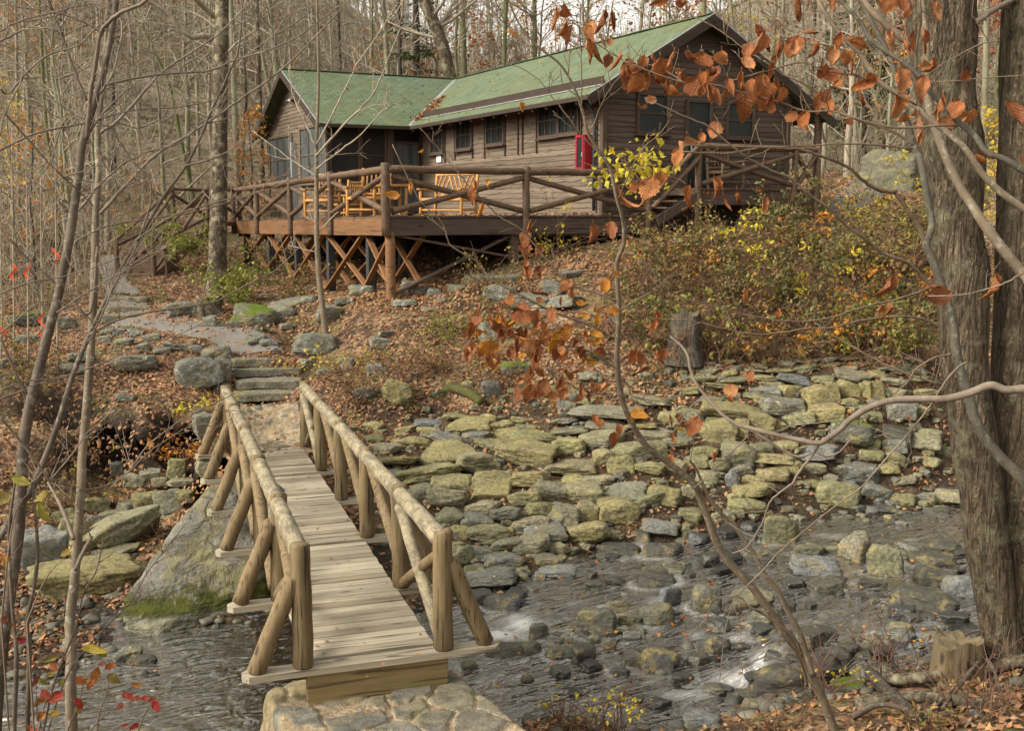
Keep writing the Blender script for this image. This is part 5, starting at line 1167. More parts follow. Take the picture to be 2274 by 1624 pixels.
# ---------------------------------------------------------------- foreground trees, traced at their own distances
M_SAPL = smoothbark('dark_grey_sapling_bark', (.050, .038, .027), (.135, .104, .075), (.18, .16, .12))
M_SAPB = smoothbark('tan_sapling_bark', (.105, .080, .052), (.20, .155, .105), (.25, .23, .18))
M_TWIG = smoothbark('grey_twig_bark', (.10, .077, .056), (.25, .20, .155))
M_TWIGB = smoothbark('brown_twig_bark', (.095, .066, .042), (.20, .145, .098))
M_MUSC = smoothbark('slate_smooth_bark', (.045, .040, .03), (.115, .10, .075), (.15, .15, .10))
M_BIG = bark('furrowed_grey_bark', (.02, .0145, .01), (.225, .172, .112), (.17, .155, .10), 15, 2.2, lichs=4.6, lth=.58, rough_b=1.)
M_MOTT = bark('mottled_pale_bark', (.03, .023, .017), (.15, .12, .082), (.25, .22, .15), 9, 3.5, lichs=4.5, lth=.56)
M_PALEB = bark('pale_grey_bark', (.13, .11, .08), (.33, .29, .22), (.24, .24, .15), 7, 1.5, lichs=1.2, lth=.5)
M_GREENB = bark('mossy_green_bark', (.09, .085, .05), (.24, .225, .135), (.12, .13, .055), 7, 1.5, lichs=1.4, lth=.48)
M_DARKB = bark('dark_grey_bark', (.035, .03, .025), (.13, .11, .085), None, 8, 1.6)
M_FARTW = smoothbark('hazed_far_twig_bark', (.20, .168, .118), (.39, .335, .25))  # twig tone lightened so the colour itself carries distance haze
BROWN = [(.27, .085, .025), (.44, .16, .05), (.36, .115, .034), (.52, .22, .075), (.40, .155, .06), (.20, .066, .025), (.47, .18, .052), (.52, .25, .11)]
M_BEECH = veinleaf('rust_brown_leaf', BROWN)
M_GOLD = veinleaf('gold_leaf', [(.60, .27, .03), (.66, .36, .05), (.55, .20, .025), (.62, .33, .08)], .35)
M_YELL = leafmat('yellow_leaf', [(.55, .42, .05), (.62, .50, .08), (.45, .40, .06), (.60, .40, .05)], .5, False, .4)
M_RED = leafmat('crimson_leaf', [(.38, .035, .035), (.30, .05, .03), (.42, .09, .05), (.22, .06, .03), (.13, .15, .04)], .5, False, .3)
def smooth(P, n):
    P = np.asarray(P, float); m = len(P)
    if m < 3:
        t = np.linspace(0, 1, n)[:, None]; return P[0]*(1-t)+P[-1]*t
    E_ = np.concatenate([2*P[:1]-P[1:2], P, 2*P[-1:]-P[-2:-1]]); t = np.linspace(0, m-1-1e-9, n); k = t.astype(int); f = (t-k)[:, None]
    a, b, c, d = E_[k], E_[k+1], E_[k+2], E_[k+3]
    return .5*(2*b+(c-a)*f+(2*a-5*b+4*c-d)*f*f+(3*b-a-3*c+d)*f**3)
def trace(pts, D0, D1, n=None, wob=.0):
    P = smooth(pts, n or max(8, 5*len(pts))); t = np.linspace(0, 1, len(P))
    D = D0+(D1-D0)*t
    return np.array([at(p[0], p[1], d) for p, d in zip(P, D)])
def prad(r0, r1, D, n): return np.linspace(r0, r1, n)*D/FPX
def twiggy(mb, P, Lpx, num, D, rpx=1.6, lvl=1, bias=(0, 0, .35), seed=0, s0=.1, leaf=None):
    r = np.random.default_rng(seed); n = len(P); view = np.array([0, 1., 0])
    for k in range(num):
        q = r.uniform(s0, 1.)*(n-1); i = min(int(q), n-2); b = P[i]+(P[i+1]-P[i])*(q-i)
        T = P[i+1]-P[i]; T = T/np.linalg.norm(T); s = np.cross(T, view); s /= max(np.linalg.norm(s), 1e-6)
        d = T*r.uniform(.35, .9)+s*r.choice((-1, 1))*r.uniform(.45, 1.)+view*r.normal(0, .45)+np.array(bias)*r.uniform(.2, 1.4); d /= np.linalg.norm(d)
        L = Lpx*r.uniform(.35, 1.25)*D/FPX; m = 6; pts = [b]; dd = d.copy()
        for _ in range(m): dd = dd+r.normal(0, .085, 3)+np.array([0, 0, .04]); dd /= np.linalg.norm(dd); pts.append(pts[-1]+dd*L/m)
        pts = np.array(pts); rr = np.linspace(rpx, max(rpx*.35, .55), m+1)*D/FPX
        add_tube(mb, pts, rr, 4 if rpx < 2 else 5, True)
        if leaf is not None: leaf.append((pts[-1], dd))
        if lvl: twiggy(mb, pts, Lpx*.5, int(r.integers(1, 4)), D, rpx*.6, lvl-1, bias, int(r.integers(1e9)), .2, leaf)
def S(k, *pts): return [cr(k, *p) for p in pts]
def traced(name, label, cat, trunk, branches, mats, twig=(60, 3, 1.5), leaves=(), seed=1, group=None, tn=14, rough=.03):
    P0 = trace(trunk[0][0], trunk[0][3], trunk[0][4], 4)
    base = P0[0].copy(); g_ = gz(base[0], base[1])[0]
    th = thing(name, label, cat, (base[0], base[1], g_), group)
    for q, tr in enumerate(trunk):
        pts, r0, r1, D0, D1 = tr; mb = MB(); P = trace(pts, D0, D1)
        if q == 0 and P[0, 2] > g_:          # carry the stem on down to the ground
            d = P[0]-P[3]; d /= np.linalg.norm(d); d[2] = min(d[2], -.6); ext = P[0]+d*((P[0, 2]-g_+.15)/-d[2])
            E2 = np.linspace(0, 1, 6)[:, None]; P = np.concatenate([ext+(P[0]-ext)*E2[:-1], P])
        R = prad(r0, r1, (D0+D1)/2, len(P)); R = R*(1+.05*noise3(P*9, seed))
        if name == 'oak_tree': R = R*(1+.4*np.exp(-np.clip(P[:, 2]-g_, 0, 9)/.22))
        add_tube(mb, P, R, tn, True, rough, seed); part('trunk', mb, mats[0], th)
        if twig[1]: branches = list(branches)+[(None, P, D0, twig[1])]
    cnt = 0
    for b in branches:
        bm = MB()
        if b[0] is None:
            twiggy(bm, b[1], twig[0], b[3], b[2], twig[2], 1, seed=seed*91+cnt, s0=.35)
        else:
            pts, r0, r1, D0, D1 = b[:5]; P = trace(pts, D0, D1); P[1:-1] += rng.normal(0, .00022*D0, (len(P)-2, 3))
            nod = 1+.14*np.clip(noise3(P*14, seed), 0, 1)
            add_tube(bm, P, prad(r0, r1, (D0+D1)/2, len(P))*nod, 8 if r0 > 4 else 6, True)
            nt_ = b[5] if len(b) > 5 else twig[1]
            if nt_: twiggy(bm, P, twig[0], nt_, D1, min(twig[2], max(r1, .8)), 1, seed=seed*91+cnt)
        if bm.n: part('twigs' if b[0] is None else 'branch', bm, mats[1], th)
        cnt += 1
    if len(leaves):
        for nm, mt, sel in (('leaves', mats[2], lambda f: 'y' not in f), ('gold_leaves', M_GOLD, lambda f: 'y' in f)):
            lm = MB(); c = 0
            for k, cx, cy, w, h, D, f in leaves:
                if not sel(f): continue
                px, py = cr(k, cx, cy); r = np.random.default_rng(int(cx*7+cy*13))
                D = D+r.normal(0, .12); Lw, Lh = w*CS*D/FPX, h*CS*D/FPX
                L = max(Lw, Lh)*1.12; wd_ = max(min(Lw, Lh), L*.5)*1.15; c0 = at(px, py, D)
                if h >= w*.8: d = np.array([r.normal(0, .28), r.normal(0, .3), -1.])
                else: d = np.array([r.choice((-1., 1.)), r.normal(0, .4), r.normal(-.25, .25)])
                d /= np.linalg.norm(d); nr = np.array([r.normal(0, .55), -1., r.normal(.1, .4)])
                b = c0-d*L*.5
                V, F, uv = big_leaf(b, d, nr, L*1.08, wd_*1.12, r.normal(0, 1.3), np.clip(abs(r.normal(.55, .45)), .08, 1.3), int(cx*31+cy)); lm.add(V, F); lm.uv = (lm.uv or [])+[uv]
                add_tube(lm, [b, b-d*L*.1+UP*L*.12], .0016+.0006*r.random(), 4); lm.uv.append(np.full((10, 2), .5))
                c += 1
            if c: part(nm, lm, mt, th)
    return th
def more(L_, p):
    R = np.random.default_rng(len(L_)); return L_+[(q[0]+R.normal(0, 45), q[1]+R.normal(0, 45), q[2]*R.uniform(.5, .9), q[3]*R.uniform(.5, .9)) for q in L_ if R.random() < p]
# --- left saplings
A = S(0, (780, -40), (745, 200), (700, 430), (650, 620), (590, 800), (550, 950), (520, 1200), (475, 1500), (455, 1624))+S(3, (380, 380), (330, 560), (270, 800), (210, 1030), (160, 1300))+S(6, (140, 0), (118, 330), (60, 750), (20, 1000), (-20, 1400), (-40, 1700))
traced('sapling_tree', 'dark ringed sapling leaning right, thickest of the bare stems at the left edge', 'tree', [(A[::-1], 15, 6.5, 4.9, 5.6)], [
    (S(0, (575, 925), (610, 860), (680, 760), (740, 700), (820, 620), (880, 570), (892, 538)), 3, 1.2, 5.3, 5.4),
    (S(0, (575, 925), (595, 750), (605, 600), (640, 400), (672, 215), (722, 150), (800, 85), (940, 25), (990, -20)), 5.5, 3, 5.3, 5.0),
    (S(0, (672, 215), (560, 150), (430, 95), (250, 60), (0, 30)), 2.6, 1.4, 5.2, 5.1),
    (S(0, (720, 560), (850, 530), (1100, 490), (1400, 470), (1540, 410), (1900, 285), (2150, 120), (2274, 20)), 2.6, 1.1, 5.3, 6.2),
    (S(0, (665, 620), (755, 480), (790, 330), (812, 190), (780, 90), (640, 0)), 2.8, 1.2, 5.3, 5.5),
    (S(0, (578, 670), (470, 400), (408, 215), (350, 60), (318, -20)), 2.6, 1.8, 5.3, 5.1),
    (S(0, (0, 272), (80, 235), (150, 200), (295, 145)), 2.6, 1.5, 4.8, 4.9), (S(0, (0, 208), (160, 130), (430, 62), (600, 20)), 1.8, 1., 4.9, 5.2),
    (S(0, (0, 590), (60, 620), (180, 480), (330, 360), (520, 300), (640, 185), (760, 80)), 2.3, 1.2, 4.8, 5.2), (S(0, (0, 1000), (200, 900), (400, 850), (600, 810), (900, 730), (1150, 715), (1420, 670), (1480, 640)), 2.2, 1., 5.0, 6.),
    (S(0, (0, 900), (30, 760), (130, 560), (160, 440), (240, 380)), 2., 1., 4.7, 4.9),
    (S(3, (380, 460), (560, 340), (750, 220), (1000, 60), (1100, -40)), 1.8, 1, 5.1, 5.5), (S(3, (0, 332), (200, 260), (370, 230), (600, 170), (850, 60)), 1.8, .9, 4.9, 5.4),
    (S(0, (400, 860), (330, 1080), (200, 1240), (100, 1330), (0, 1420)), 1.6, 1, 4.9, 4.8), (S(0, (20, 740), (180, 920), (340, 1100), (480, 1230), (620, 1370)), 2, 1.6, 4.8, 5.2),
    (S(3, (0, 1160), (90, 1260), (200, 1400), (280, 1510), (340, 1600)), 3, 2.6, 4.6, 4.7), (S(3, (0, 620), (60, 760), (120, 900), (180, 1000)), 3.2, 2.6, 4.7, 4.8)],
    (M_SAPL, M_TWIG), (110, 5, 1.6), seed=3)
Bt = S(0, (724, -60), (705, 300), (680, 600), (655, 800), (650, 1000), (658, 1150), (640, 1350), (633, 1600))+S(3, (625, 300), (605, 700), (575, 1100), (545, 1450))+S(6, (540, 0), (512, 400), (494, 640), (466, 900), (476, 1100), (470, 1300), (480, 1720))
traced('sapling_tree', 'straight tan-barked sapling rising behind the dark leaning one at left', 'tree', [(Bt[::-1], 12.5, 5.5, 5.3, 6.3)], [
    (S(0, (672, 882), (800, 790), (1000, 560), (1100, 460), (1300, 330), (1450, 230), (1560, 120), (1690, -10)), 3.2, 1.2, 6., 6.6),
    (S(0, (668, 1420), (870, 1200), (1040, 1030), (1300, 870), (1560, 690), (1900, 440), (2274, 60)), 3.8, 1.4, 5.9, 7.2),
    (S(0, (525, 1400), (700, 1190), (930, 1030), (1200, 950), (1350, 800)), 2.4, 1.1, 5.7, 6.4),
    (S(3, (340, 1570), (500, 1380), (560, 1280), (700, 1160), (830, 980), (910, 850)), 2., .9, 5.4, 5.8),
    (S(3, (520, 1640), (680, 1624), (830, 1540), (900, 1460), (1000, 1330), (1250, 1150), (1500, 1030), (1560, 1000)), 2.2, 1., 5.6, 6.3),
    (S(3, (740, 1624), (860, 1520), (1000, 1385), (1200, 1250), (1370, 1160)), 1.8, .9, 5.6, 6.2),
    (S(3, (0, 1035), (300, 930), (600, 830), (900, 700), (1200, 600), (1500, 450)), 2., .9, 5.2, 6.4),
    (S(3, (650, 20), (600, 460), (470, 360), (300, 200), (140, 60), (60, -40)), 2.8, 2., 5.6, 5.4),
    (S(6, (490, 350), (430, 180), (370, 60), (320, -30)), 5., 3., 5.4, 5.6), (S(6, (500, 560), (560, 420), (615, 330)), 5, 3.6, 5.4, 5.5, 1)],
    (M_SAPB, M_TWIG), (110, 5, 1.6), seed=4)
Ct = S(0, (1620, -40), (1590, 300), (1540, 450), (1405, 740), (1340, 900), (1240, 1100), (1090, 1310), (925, 1590))+S(3, (870, 60), (790, 200), (730, 330), (660, 470), (592, 620), (530, 760), (470, 920), (420, 1090), (350, 1300), (270, 1500), (215, 1624))+S(6, (90, 180), (0, 330), (-150, 560))
traced('sapling_tree', 'slender grey sapling slanting up from lower left towards the mottled trunk', 'tree', [(Ct[::-1], 8., 2.2, 5., 6.6)], [
    (S(3, (915, 0), (860, 110), (770, 260), (700, 420), (640, 560), (585, 660)), 2.4, 2.8, 5.5, 5.3, 1),
    (S(0, (1240, 1102), (1400, 1060), (1530, 1000), (1640, 900), (1705, 820)), 2.2, 1., 6., 6.3), (S(0, (1405, 740), (1460, 690), (1500, 600), (1560, 440)), 1.6, .9, 6.2, 6.5),
    (S(0, (925, 1585), (990, 1400), (1000, 1210), (900, 1090), (800, 950), (740, 850), (560, 790), (400, 700), (230, 560)), 2., 1., 5.7, 5.4),
    (S(0, (905, 1600), (1150, 1440), (1400, 1360), (1600, 1300)), 2.2, 1., 5.6, 6.2), (S(0, (500, 1610), (700, 1510), (1000, 1455), (1300, 1410), (1600, 1320), (1900, 1215), (2274, 955)), 1.8, 1., 5.5, 7.),
    (S(3, (600, 605), (760, 520), (980, 460), (1250, 420), (1450, 380), (1640, 275), (1800, 200), (1920, 100), (2010, 0)), 2.3, 1., 5.4, 6.6),
    (S(3, (0, 600), (300, 380), (560, 470), (640, 580)), 1.6, 1.2, 5., 5.2)],
    (M_SAPL, M_TWIG), (100, 4, 1.4), seed=5, tn=10)
for pts, r0, r1, D, lb in ((S(6, (215, -30), (250, 400), (230, 640), (180, 900), (195, 1100), (180, 1624), (170, 1700)), 3.5, 7, 4.9, 'thin grey stem between the two thick saplings at lower left'),
                       (S(6, (100, -40), (60, 300), (75, 700), (95, 950), (110, 1150), (90, 1700)), 3., 6, 4.8, 'thin grey stem left of the straight sapling, lower left corner'),
                       (S(6, (690, 340), (640, 560), (560, 700), (500, 950), (420, 1150), (350, 1350), (290, 1624), (270, 1720)), 1.4, 3., 5., 'dark wiry stem bending across the ochre slab, lower left'),
                       (S(6, (1240, 240), (990, 560), (870, 760), (640, 1000), (480, 1200), (380, 1430), (300, 1700)), 1., 2.2, 5.1, 'long wiry stem arching over the gravel bar')):
    traced('young_shoot', lb, 'sapling', [(pts[::-1], r1, r0, D, D+.2)], [], (M_SAPL, M_TWIGB), (80, 6, 1.3), seed=int(r0*100), tn=9)
# --- big double trunk at the right
R1 = [(2238, 1500), (2205, 1300), (2180, 1082), (2150, 880), (2137, 700), (2126, 541), (2113, 320), (2100, 180), (2088, -30), (2075, -300)]
Dt = 10.0
big = traced('oak_tree', 'massive furrowed tree trunk at the right, with moss up its right side', 'tree', [([R1[0]]+R1[1:], 37, 78, Dt, Dt+.5)], [(S(2, (1950, 150), (2080, 60), (2274, -40)), 8, 5, 10.2, 10.4, 3)], (M_BIG, M_TWIG), (120, 0, 2), seed=6, tn=40, rough=.14)
traced('oak_tree', 'dark mossy furrowed trunk cut by the right picture edge', 'tree', [([(2275, 1500), (2258, 1300), (2248, 1082), (2256, 800), (2262, 541), (2268, 250), (2272, -30), (2276, -300)], 56, 44, 10.15, 10.6)], [], (M_BIG, M_TWIG), (120, 0, 2), seed=8, tn=40, rough=.08)
# --- smooth stems in front of it, with the rust coloured leaves
LV3 = [(50,390,110,100),(120,440,170,150),(260,400,100,110),(240,510,130,120),(90,600,140,180),(180,620,90,110),(280,640,80,120),(440,340,110,90),(440,440,60,140),(390,530,90,100),(420,680,140,190),(540,250,150,180),(650,320,120,120),(750,310,130,110),(830,210,130,70),(890,340,110,130),(545,620,140,170),(640,600,120,160),(560,690,100,90),(770,60,130,190),(825,810,110,130),(800,860,70,80),(910,680,60,130),(960,640,60,90),(1000,370,90,110),(1060,280,100,120),(1100,390,90,120),(1170,290,110,80),(1000,500,140,80),(1040,590,60,110),(1180,570,190,80),(1260,540,100,80),(1205,680,80,130),(1100,830,30,90),(1390,280,140,140),(1510,280,90,130),(1610,260,70,120),(1400,430,70,40),(1650,450,110,110),(1460,520,130,150),(1590,600,80,180),(1450,700,150,130),(1480,800,90,80),(1570,860,140,180),(1700,730,110,160),(1750,820,100,70),(1820,720,110,90),(1890,780,140,110),(1860,520,110,80),(2190,760,170,160),(1990,1060,160,110),(2260,1110,50,120),(1700,60,90,120),(1460,50,90,130),(1370,30,100,110),(1010,20,60,90),(470,590,110,120),(160,530,120,110),(320,580,90,110),(610,440,50,130),(930,500,70,120),(520,540,100,90)]
LV3b = [(215,870,90,110),(125,930,70,90),(50,990,130,160),(230,1250,110,140),(160,1310,60,50),(270,1350,40,120),(375,1350,90,140),(540,1360,70,90),(30,1310,70,140),(490,1290,70,60)]
LV2 = [(1420,140,80,100),(1500,150,100,120),(1530,250,110,160),(1720,140,100,140),(1810,130,80,100),(1660,220,100,90),(1690,330,90,160),(1740,270,60,90),(1840,410,80,120),(1930,460,120,130),(2000,430,80,120),(1960,570,140,160),(2030,540,110,130),(2140,470,150,130),(2200,400,110,90),(2100,550,110,120),(2200,620,80,110),(2060,680,60,90),(2020,750,70,100),(2120,10,110,60),(2260,20,60,60),(2250,520,90,120),(1900,560,70,150),(1480,210,80,100)]
LV2b = [(1870,1310,70,140),(1940,1250,80,60),(2060,1250,120,140),(2130,1190,90,80),(2010,1390,70,130),(2240,1050,70,130),(1680,1560,110,120),(1800,1530,70,110),(1250,1510,70,60),(870,1300,60,120),(880,1230,60,60)]
LV2g = [(930,1400,60,90),(470,1260,90,80),(1200,710,55,50),(350,1300,90,50),(530,1010,45,25),(960,1220,80,30),(1140,210,70,20)]
LV5 = [(1220,60,120,120),(1290,40,70,80),(1240,190,90,110),(1300,200,40,110),(1320,330,110,70),(1500,285,70,80),(1525,370,50,90),(920,480,80,80),(990,520,60,100),(1090,440,80,110),(1040,560,70,110),(1200,490,120,120),(1300,490,110,100),(1310,560,50,100),(1400,470,70,100),(1350,560,60,90),(860,570,60,120),(840,740,30,110),(1060,620,90,90),(900,690,70,80),(1120,730,60,60),(1070,770,60,110),(990,790,50,130),(1170,690,70,120),(1280,720,100,150),(1300,780,60,120),(1560,650,60,80),(1450,650,80,60),(1760,490,50,50),(1640,620,70,80),(1540,800,60,70),(1430,740,70,80),(1500,760,80,70),(1730,720,80,60),(1250,900,100,130),(1250,1000,80,130),(1350,960,90,120),(1410,1030,70,90),(1460,930,80,90),(1580,1070,70,120),(1600,1010,70,80),(1690,980,60,90),(1750,960,70,80),(1710,1050,60,50),(2090,560,80,110),(1960,780,130,100),(2120,760,80,100),(1720,1200,70,60),(1810,1310,80,100),(2240,1180,70,80),(1240,640,90,90),(1390,620,90,80),(1600,720,80,80),(1200,600,70,90),(1340,1040,60,90),(1480,1000,80,70),(1850,1240,70,60),(2190,1440,60,70)]
LV5y = [(1770,280,90,90),(1050,520,60,90),(1140,530,90,50),(990,690,110,110),(1230,640,110,40),(1210,760,50,70),(1370,660,140,100),(1500,570,100,30),(1620,480,80,50),(1720,470,90,90),(1810,450,80,60),(1700,660,120,40),(1660,780,60,40),(1030,840,60,50),(1980,1140,110,70),(1210,240,60,22),(930,700,60,90),(1420,680,90,60),(1620,770,70,40),(1440,600,80,30),(2250,1250,60,60)]
LV6 = [(1370,300,130,180),(1380,450,70,110),(1320,440,70,80),(1700,350,180,120),(1690,285,80,50),(2080,310,140,200),(420,350,80,70),(450,890,40,90),(320,980,80,90),(320,1050,60,60),(90,1220,110,130),(200,1420,60,50),(1490,1175,60,50),(640,470,50,50)]
S4 = S(2, (2290, 1150), (2150, 1062), (2020, 1010), (1960, 920), (1860, 830), (1740, 700), (1640, 600), (1570, 500), (1480, 420), (1370, 350), (1250, 260), (1190, 150), (1060, 10), (1000, -60))
S4w = [at(*cr(2, 2290, 1150), 5.2)]
traced('beech_tree', 'smooth dark curving limb hung with curled rust-brown leaves, upper right', 'tree', [([(2330, 500), (2320, 400)]+S4, 7.5, 4.2, 5.2, 5.6)], [
    (S(2, (1860, 830), (1700, 835), (1480, 850), (1300, 830), (1130, 780), (1000, 740), (820, 740), (680, 690), (500, 640), (350, 600), (200, 560), (0, 545), (-200, 480), (-400, 400)), 3., 1.3, 5.4, 5.7, 7),
    (S(2, (1560, 700), (1300, 560), (1150, 500), (1080, 490), (920, 460), (790, 415), (600, 460), (450, 500), (320, 540), (180, 560)), 2.4, 1.4, 5.5, 5.7, 7),
    (S(2, (1540, 970), (1450, 900), (1330, 850), (1150, 790), (1010, 720), (930, 640), (830, 570), (680, 500), (540, 400)), 2.8, 1.3, 5.6, 5.8, 7),
    (S(2, (1370, 370), (1120, 340), (960, 300), (740, 280), (560, 240)), 1.8, 1., 5.5, 5.7, 7), (S(2, (2274, 500), (1980, 520), (1680, 545), (1560, 530)), 1.4, .9, 5.2, 5.5, 3), (S(2, (2110, 270), (1960, 300), (1700, 450), (1560, 560)), 1.8, 1.2, 5.4, 5.5, 3),
    (S(2, (1580, -20), (1585, 150), (1560, 300), (1560, 470)), 3, 2.4, 5.4, 5.5, 2),
    (S(2, (540, 400), (420, 330), (250, 200), (60, 100))+S(1, (2200, 30), (2050, -30)), 1.6, 1., 5.7, 5.9, 6), (S(2, (0, 545), (-60, 500))+S(1, (2100, 440), (1900, 410), (1750, 320), (1640, 230), (1590, 150), (1440, 120)), 1.5, 1., 5.7, 6., 6),
    (S(1, (1590, 30), (1590, 200), (1600, 340)), 1.4, 1., 5.9, 5.9, 3), (S(2, (1700, 60), (1640, -20)), 1.2, 1, 5.4, 5.4, 0), (S(2, (1430, 40), (1400, -40)), 1.2, 1, 5.4, 5.4, 0)],
    (M_MUSC, M_TWIGB, M_BEECH), (70, 0, 1.3), [(2, *q, 5.55, '') for q in more(LV3, .45)]+[(1, *q, 5.8, '') for q in more(LV2, .5)], seed=11, tn=12)
S1 = S(5, (2300, 1620), (2120, 1430), (2010, 1290), (1940, 1150), (1900, 1000), (1850, 850), (1820, 700), (1800, 520), (1740, 330), (1680, 150), (1625, 0))+[(2068, 500), (2055, 417), (2042, 353), (2028, 320), (1992, 187), (1975, 127), (1945, 67), (1905, -10), (1880, -80)]
traced('smooth_bark_tree', 'slate-grey smooth stem curving up in front of the massive trunk', 'tree', [([(2330, 1200)]+S1, 13.5, 5., 7.2, 7.9)], [
    (S(2, (1420, 1280), (1300, 1260), (1200, 1200), (1100, 1110), (950, 1050), (800, 1000), (650, 990), (480, 990), (300, 1020), (0, 1010)), 4.5, 1.6, 7.6, 7.2, 8),
    (S(2, (1620, 1640), (1570, 1500), (1500, 1400), (1420, 1280)), 6, 4.5, 7.6, 7.6, 0),
    (S(5, (1780, 440), (1650, 280), (1560, 180), (1480, 120), (1350, 70), (1250, 0))+S(2, (1170, 1560), (1080, 1490), (1000, 1410), (850, 1300), (720, 1190), (600, 1140), (450, 1060), (300, 950), (170, 840), (0, 770), (-250, 650)), 4.6, 1.5, 7.5, 7., 8),
    (S(5, (1700, 560), (1640, 520), (1550, 490), (1400, 490), (1200, 510), (1000, 560), (800, 570), (600, 600), (450, 600), (250, 560), (0, 500)), 3., 1.1, 7.6, 7.4, 7),
    (S(5, (1640, 300), (1400, 380), (1300, 400), (1150, 440), (1000, 490), (850, 515), (680, 515), (500, 490), (330, 450), (200, 400), (0, 370), (-200, 300)), 3., 1.1, 7.5, 7.2, 8),
    (S(5, (1720, 940), (1500, 870), (1300, 780), (1100, 670), (980, 600), (850, 500)), 3.4, 1.6, 7.4, 7.6, 6), (S(2, (1530, 990), (1250, 960), (1000, 960), (800, 970), (550, 980), (260, 970), (0, 970)), 2.4, 1.3, 7.4, 7.2, 6),
    (S(5, (1790, 740), (1680, 760), (1560, 830), (1500, 920), (1400, 1010)), 2.6, 1.2, 7.4, 7.3, 3)],
    (M_MUSC, M_TWIGB, M_BEECH), (75, 0, 1.3), [(2, *q, 7.1, '') for q in LV3b[:0]], seed=12, tn=16)
S2 = S(5, (2320, 280), (2274, 210), (2120, 20))+S(2, (2000, 1480), (1930, 1370), (1850, 1250), (1760, 1060), (1700, 900), (1650, 760), (1630, 600), (1625, 300), (1590, -20), (1560, -200))
S3 = S(2, (2330, 1430), (2274, 1390), (2120, 1280), (2000, 1160), (1890, 1000), (1760, 880), (1650, 800), (1540, 700), (1420, 620), (1290, 520), (1190, 370), (1030, 200), (930, 50), (880, -40))
traced('smooth_bark_tree', 'mottled tan limb pair sweeping up across the massive trunk from the right edge', 'tree', [([(2400, 900)]+S2, 12, 7., 6.6, 7.3), ([(2420, 850), (2380, 620)]+S3, 8.5, 4., 6.4, 6.9)], [(S(2, (1540, 300), (1400, 200), (1250, 60), (1180, -40)), 8, 7, 7., 7.2, 2)],
    (M_SAPB, M_TWIGB), (80, 2, 1.4), seed=13, tn=14)
# --- pale limb reaching in from the right edge
GL_ = S(5, (2400, 985), (2274, 970), (2150, 975), (2050, 945), (1900, 1000), (1750, 1035), (1600, 1035), (1400, 1045), (1250, 1090), (1120, 1170), (1060, 1230), (980, 1290), (910, 1330), (780, 1310), (600, 1270), (450, 1230), (370, 1210), (290, 1160), (220, 1090), (150, 1010), (90, 930), (50, 830), (40, 760), (0, 690), (-80, 620))
traced('bare_tree', 'pale knobbly limb reaching in low from the right edge across the stones', 'tree', [([(2500, 1500), (2480, 1100), (2420, 920)]+GL_, 11, 2.4, 5.5, 6.3)], [
    (S(5, (910, 1330), (860, 1420), (790, 1500), (740, 1590))+S(8, (700, 0), (600, 80), (560, 160), (530, 240), (430, 400), (330, 440)), 4., 1.2, 6., 6.2, 5),
    (S(5, (450, 1240), (560, 1310), (660, 1370), (760, 1420), (840, 1405), (900, 1360)), 3.4, 2.6, 6.2, 6.1, 2), (S(5, (890, 1390), (960, 1420), (1040, 1390), (1120, 1310)), 2.6, 1.6, 6.1, 6.1, 1),
    (S(5, (1890, 790), (1800, 860), (1700, 1000), (1650, 1080), (1560, 1200), (1450, 1330), (1300, 1500), (1190, 1624))+S(8, (1000, 140), (850, 260), (650, 430), (540, 550), (440, 650), (330, 790), (280, 1000), (250, 1280)), 2.6, 1.1, 6.2, 6.6, 6),
    (S(5, (440, 1240), (420, 1300), (300, 1420), (200, 1510), (120, 1590), (60, 1640)), 2., 1., 6.2, 6.3, 4), (S(5, (150, 1010), (60, 1080), (-40, 1180)), 1.6, .8, 6.3, 6.3, 3), (S(5, (1120, 1170), (900, 1195), (720, 1220), (500, 1300)), 1.4, .8, 6.1, 6.3, 3),
    (S(5, (1640, 350), (1820, 345), (2000, 310), (2150, 260), (2274, 190)), 1.6, 2, 6., 5.6, 2)],
    (M_TWIG, M_TWIG, M_BEECH), (80, 3, 1.3), [(5, *q, 6.1, '') for q in LV6], seed=14, tn=14, rough=.05)
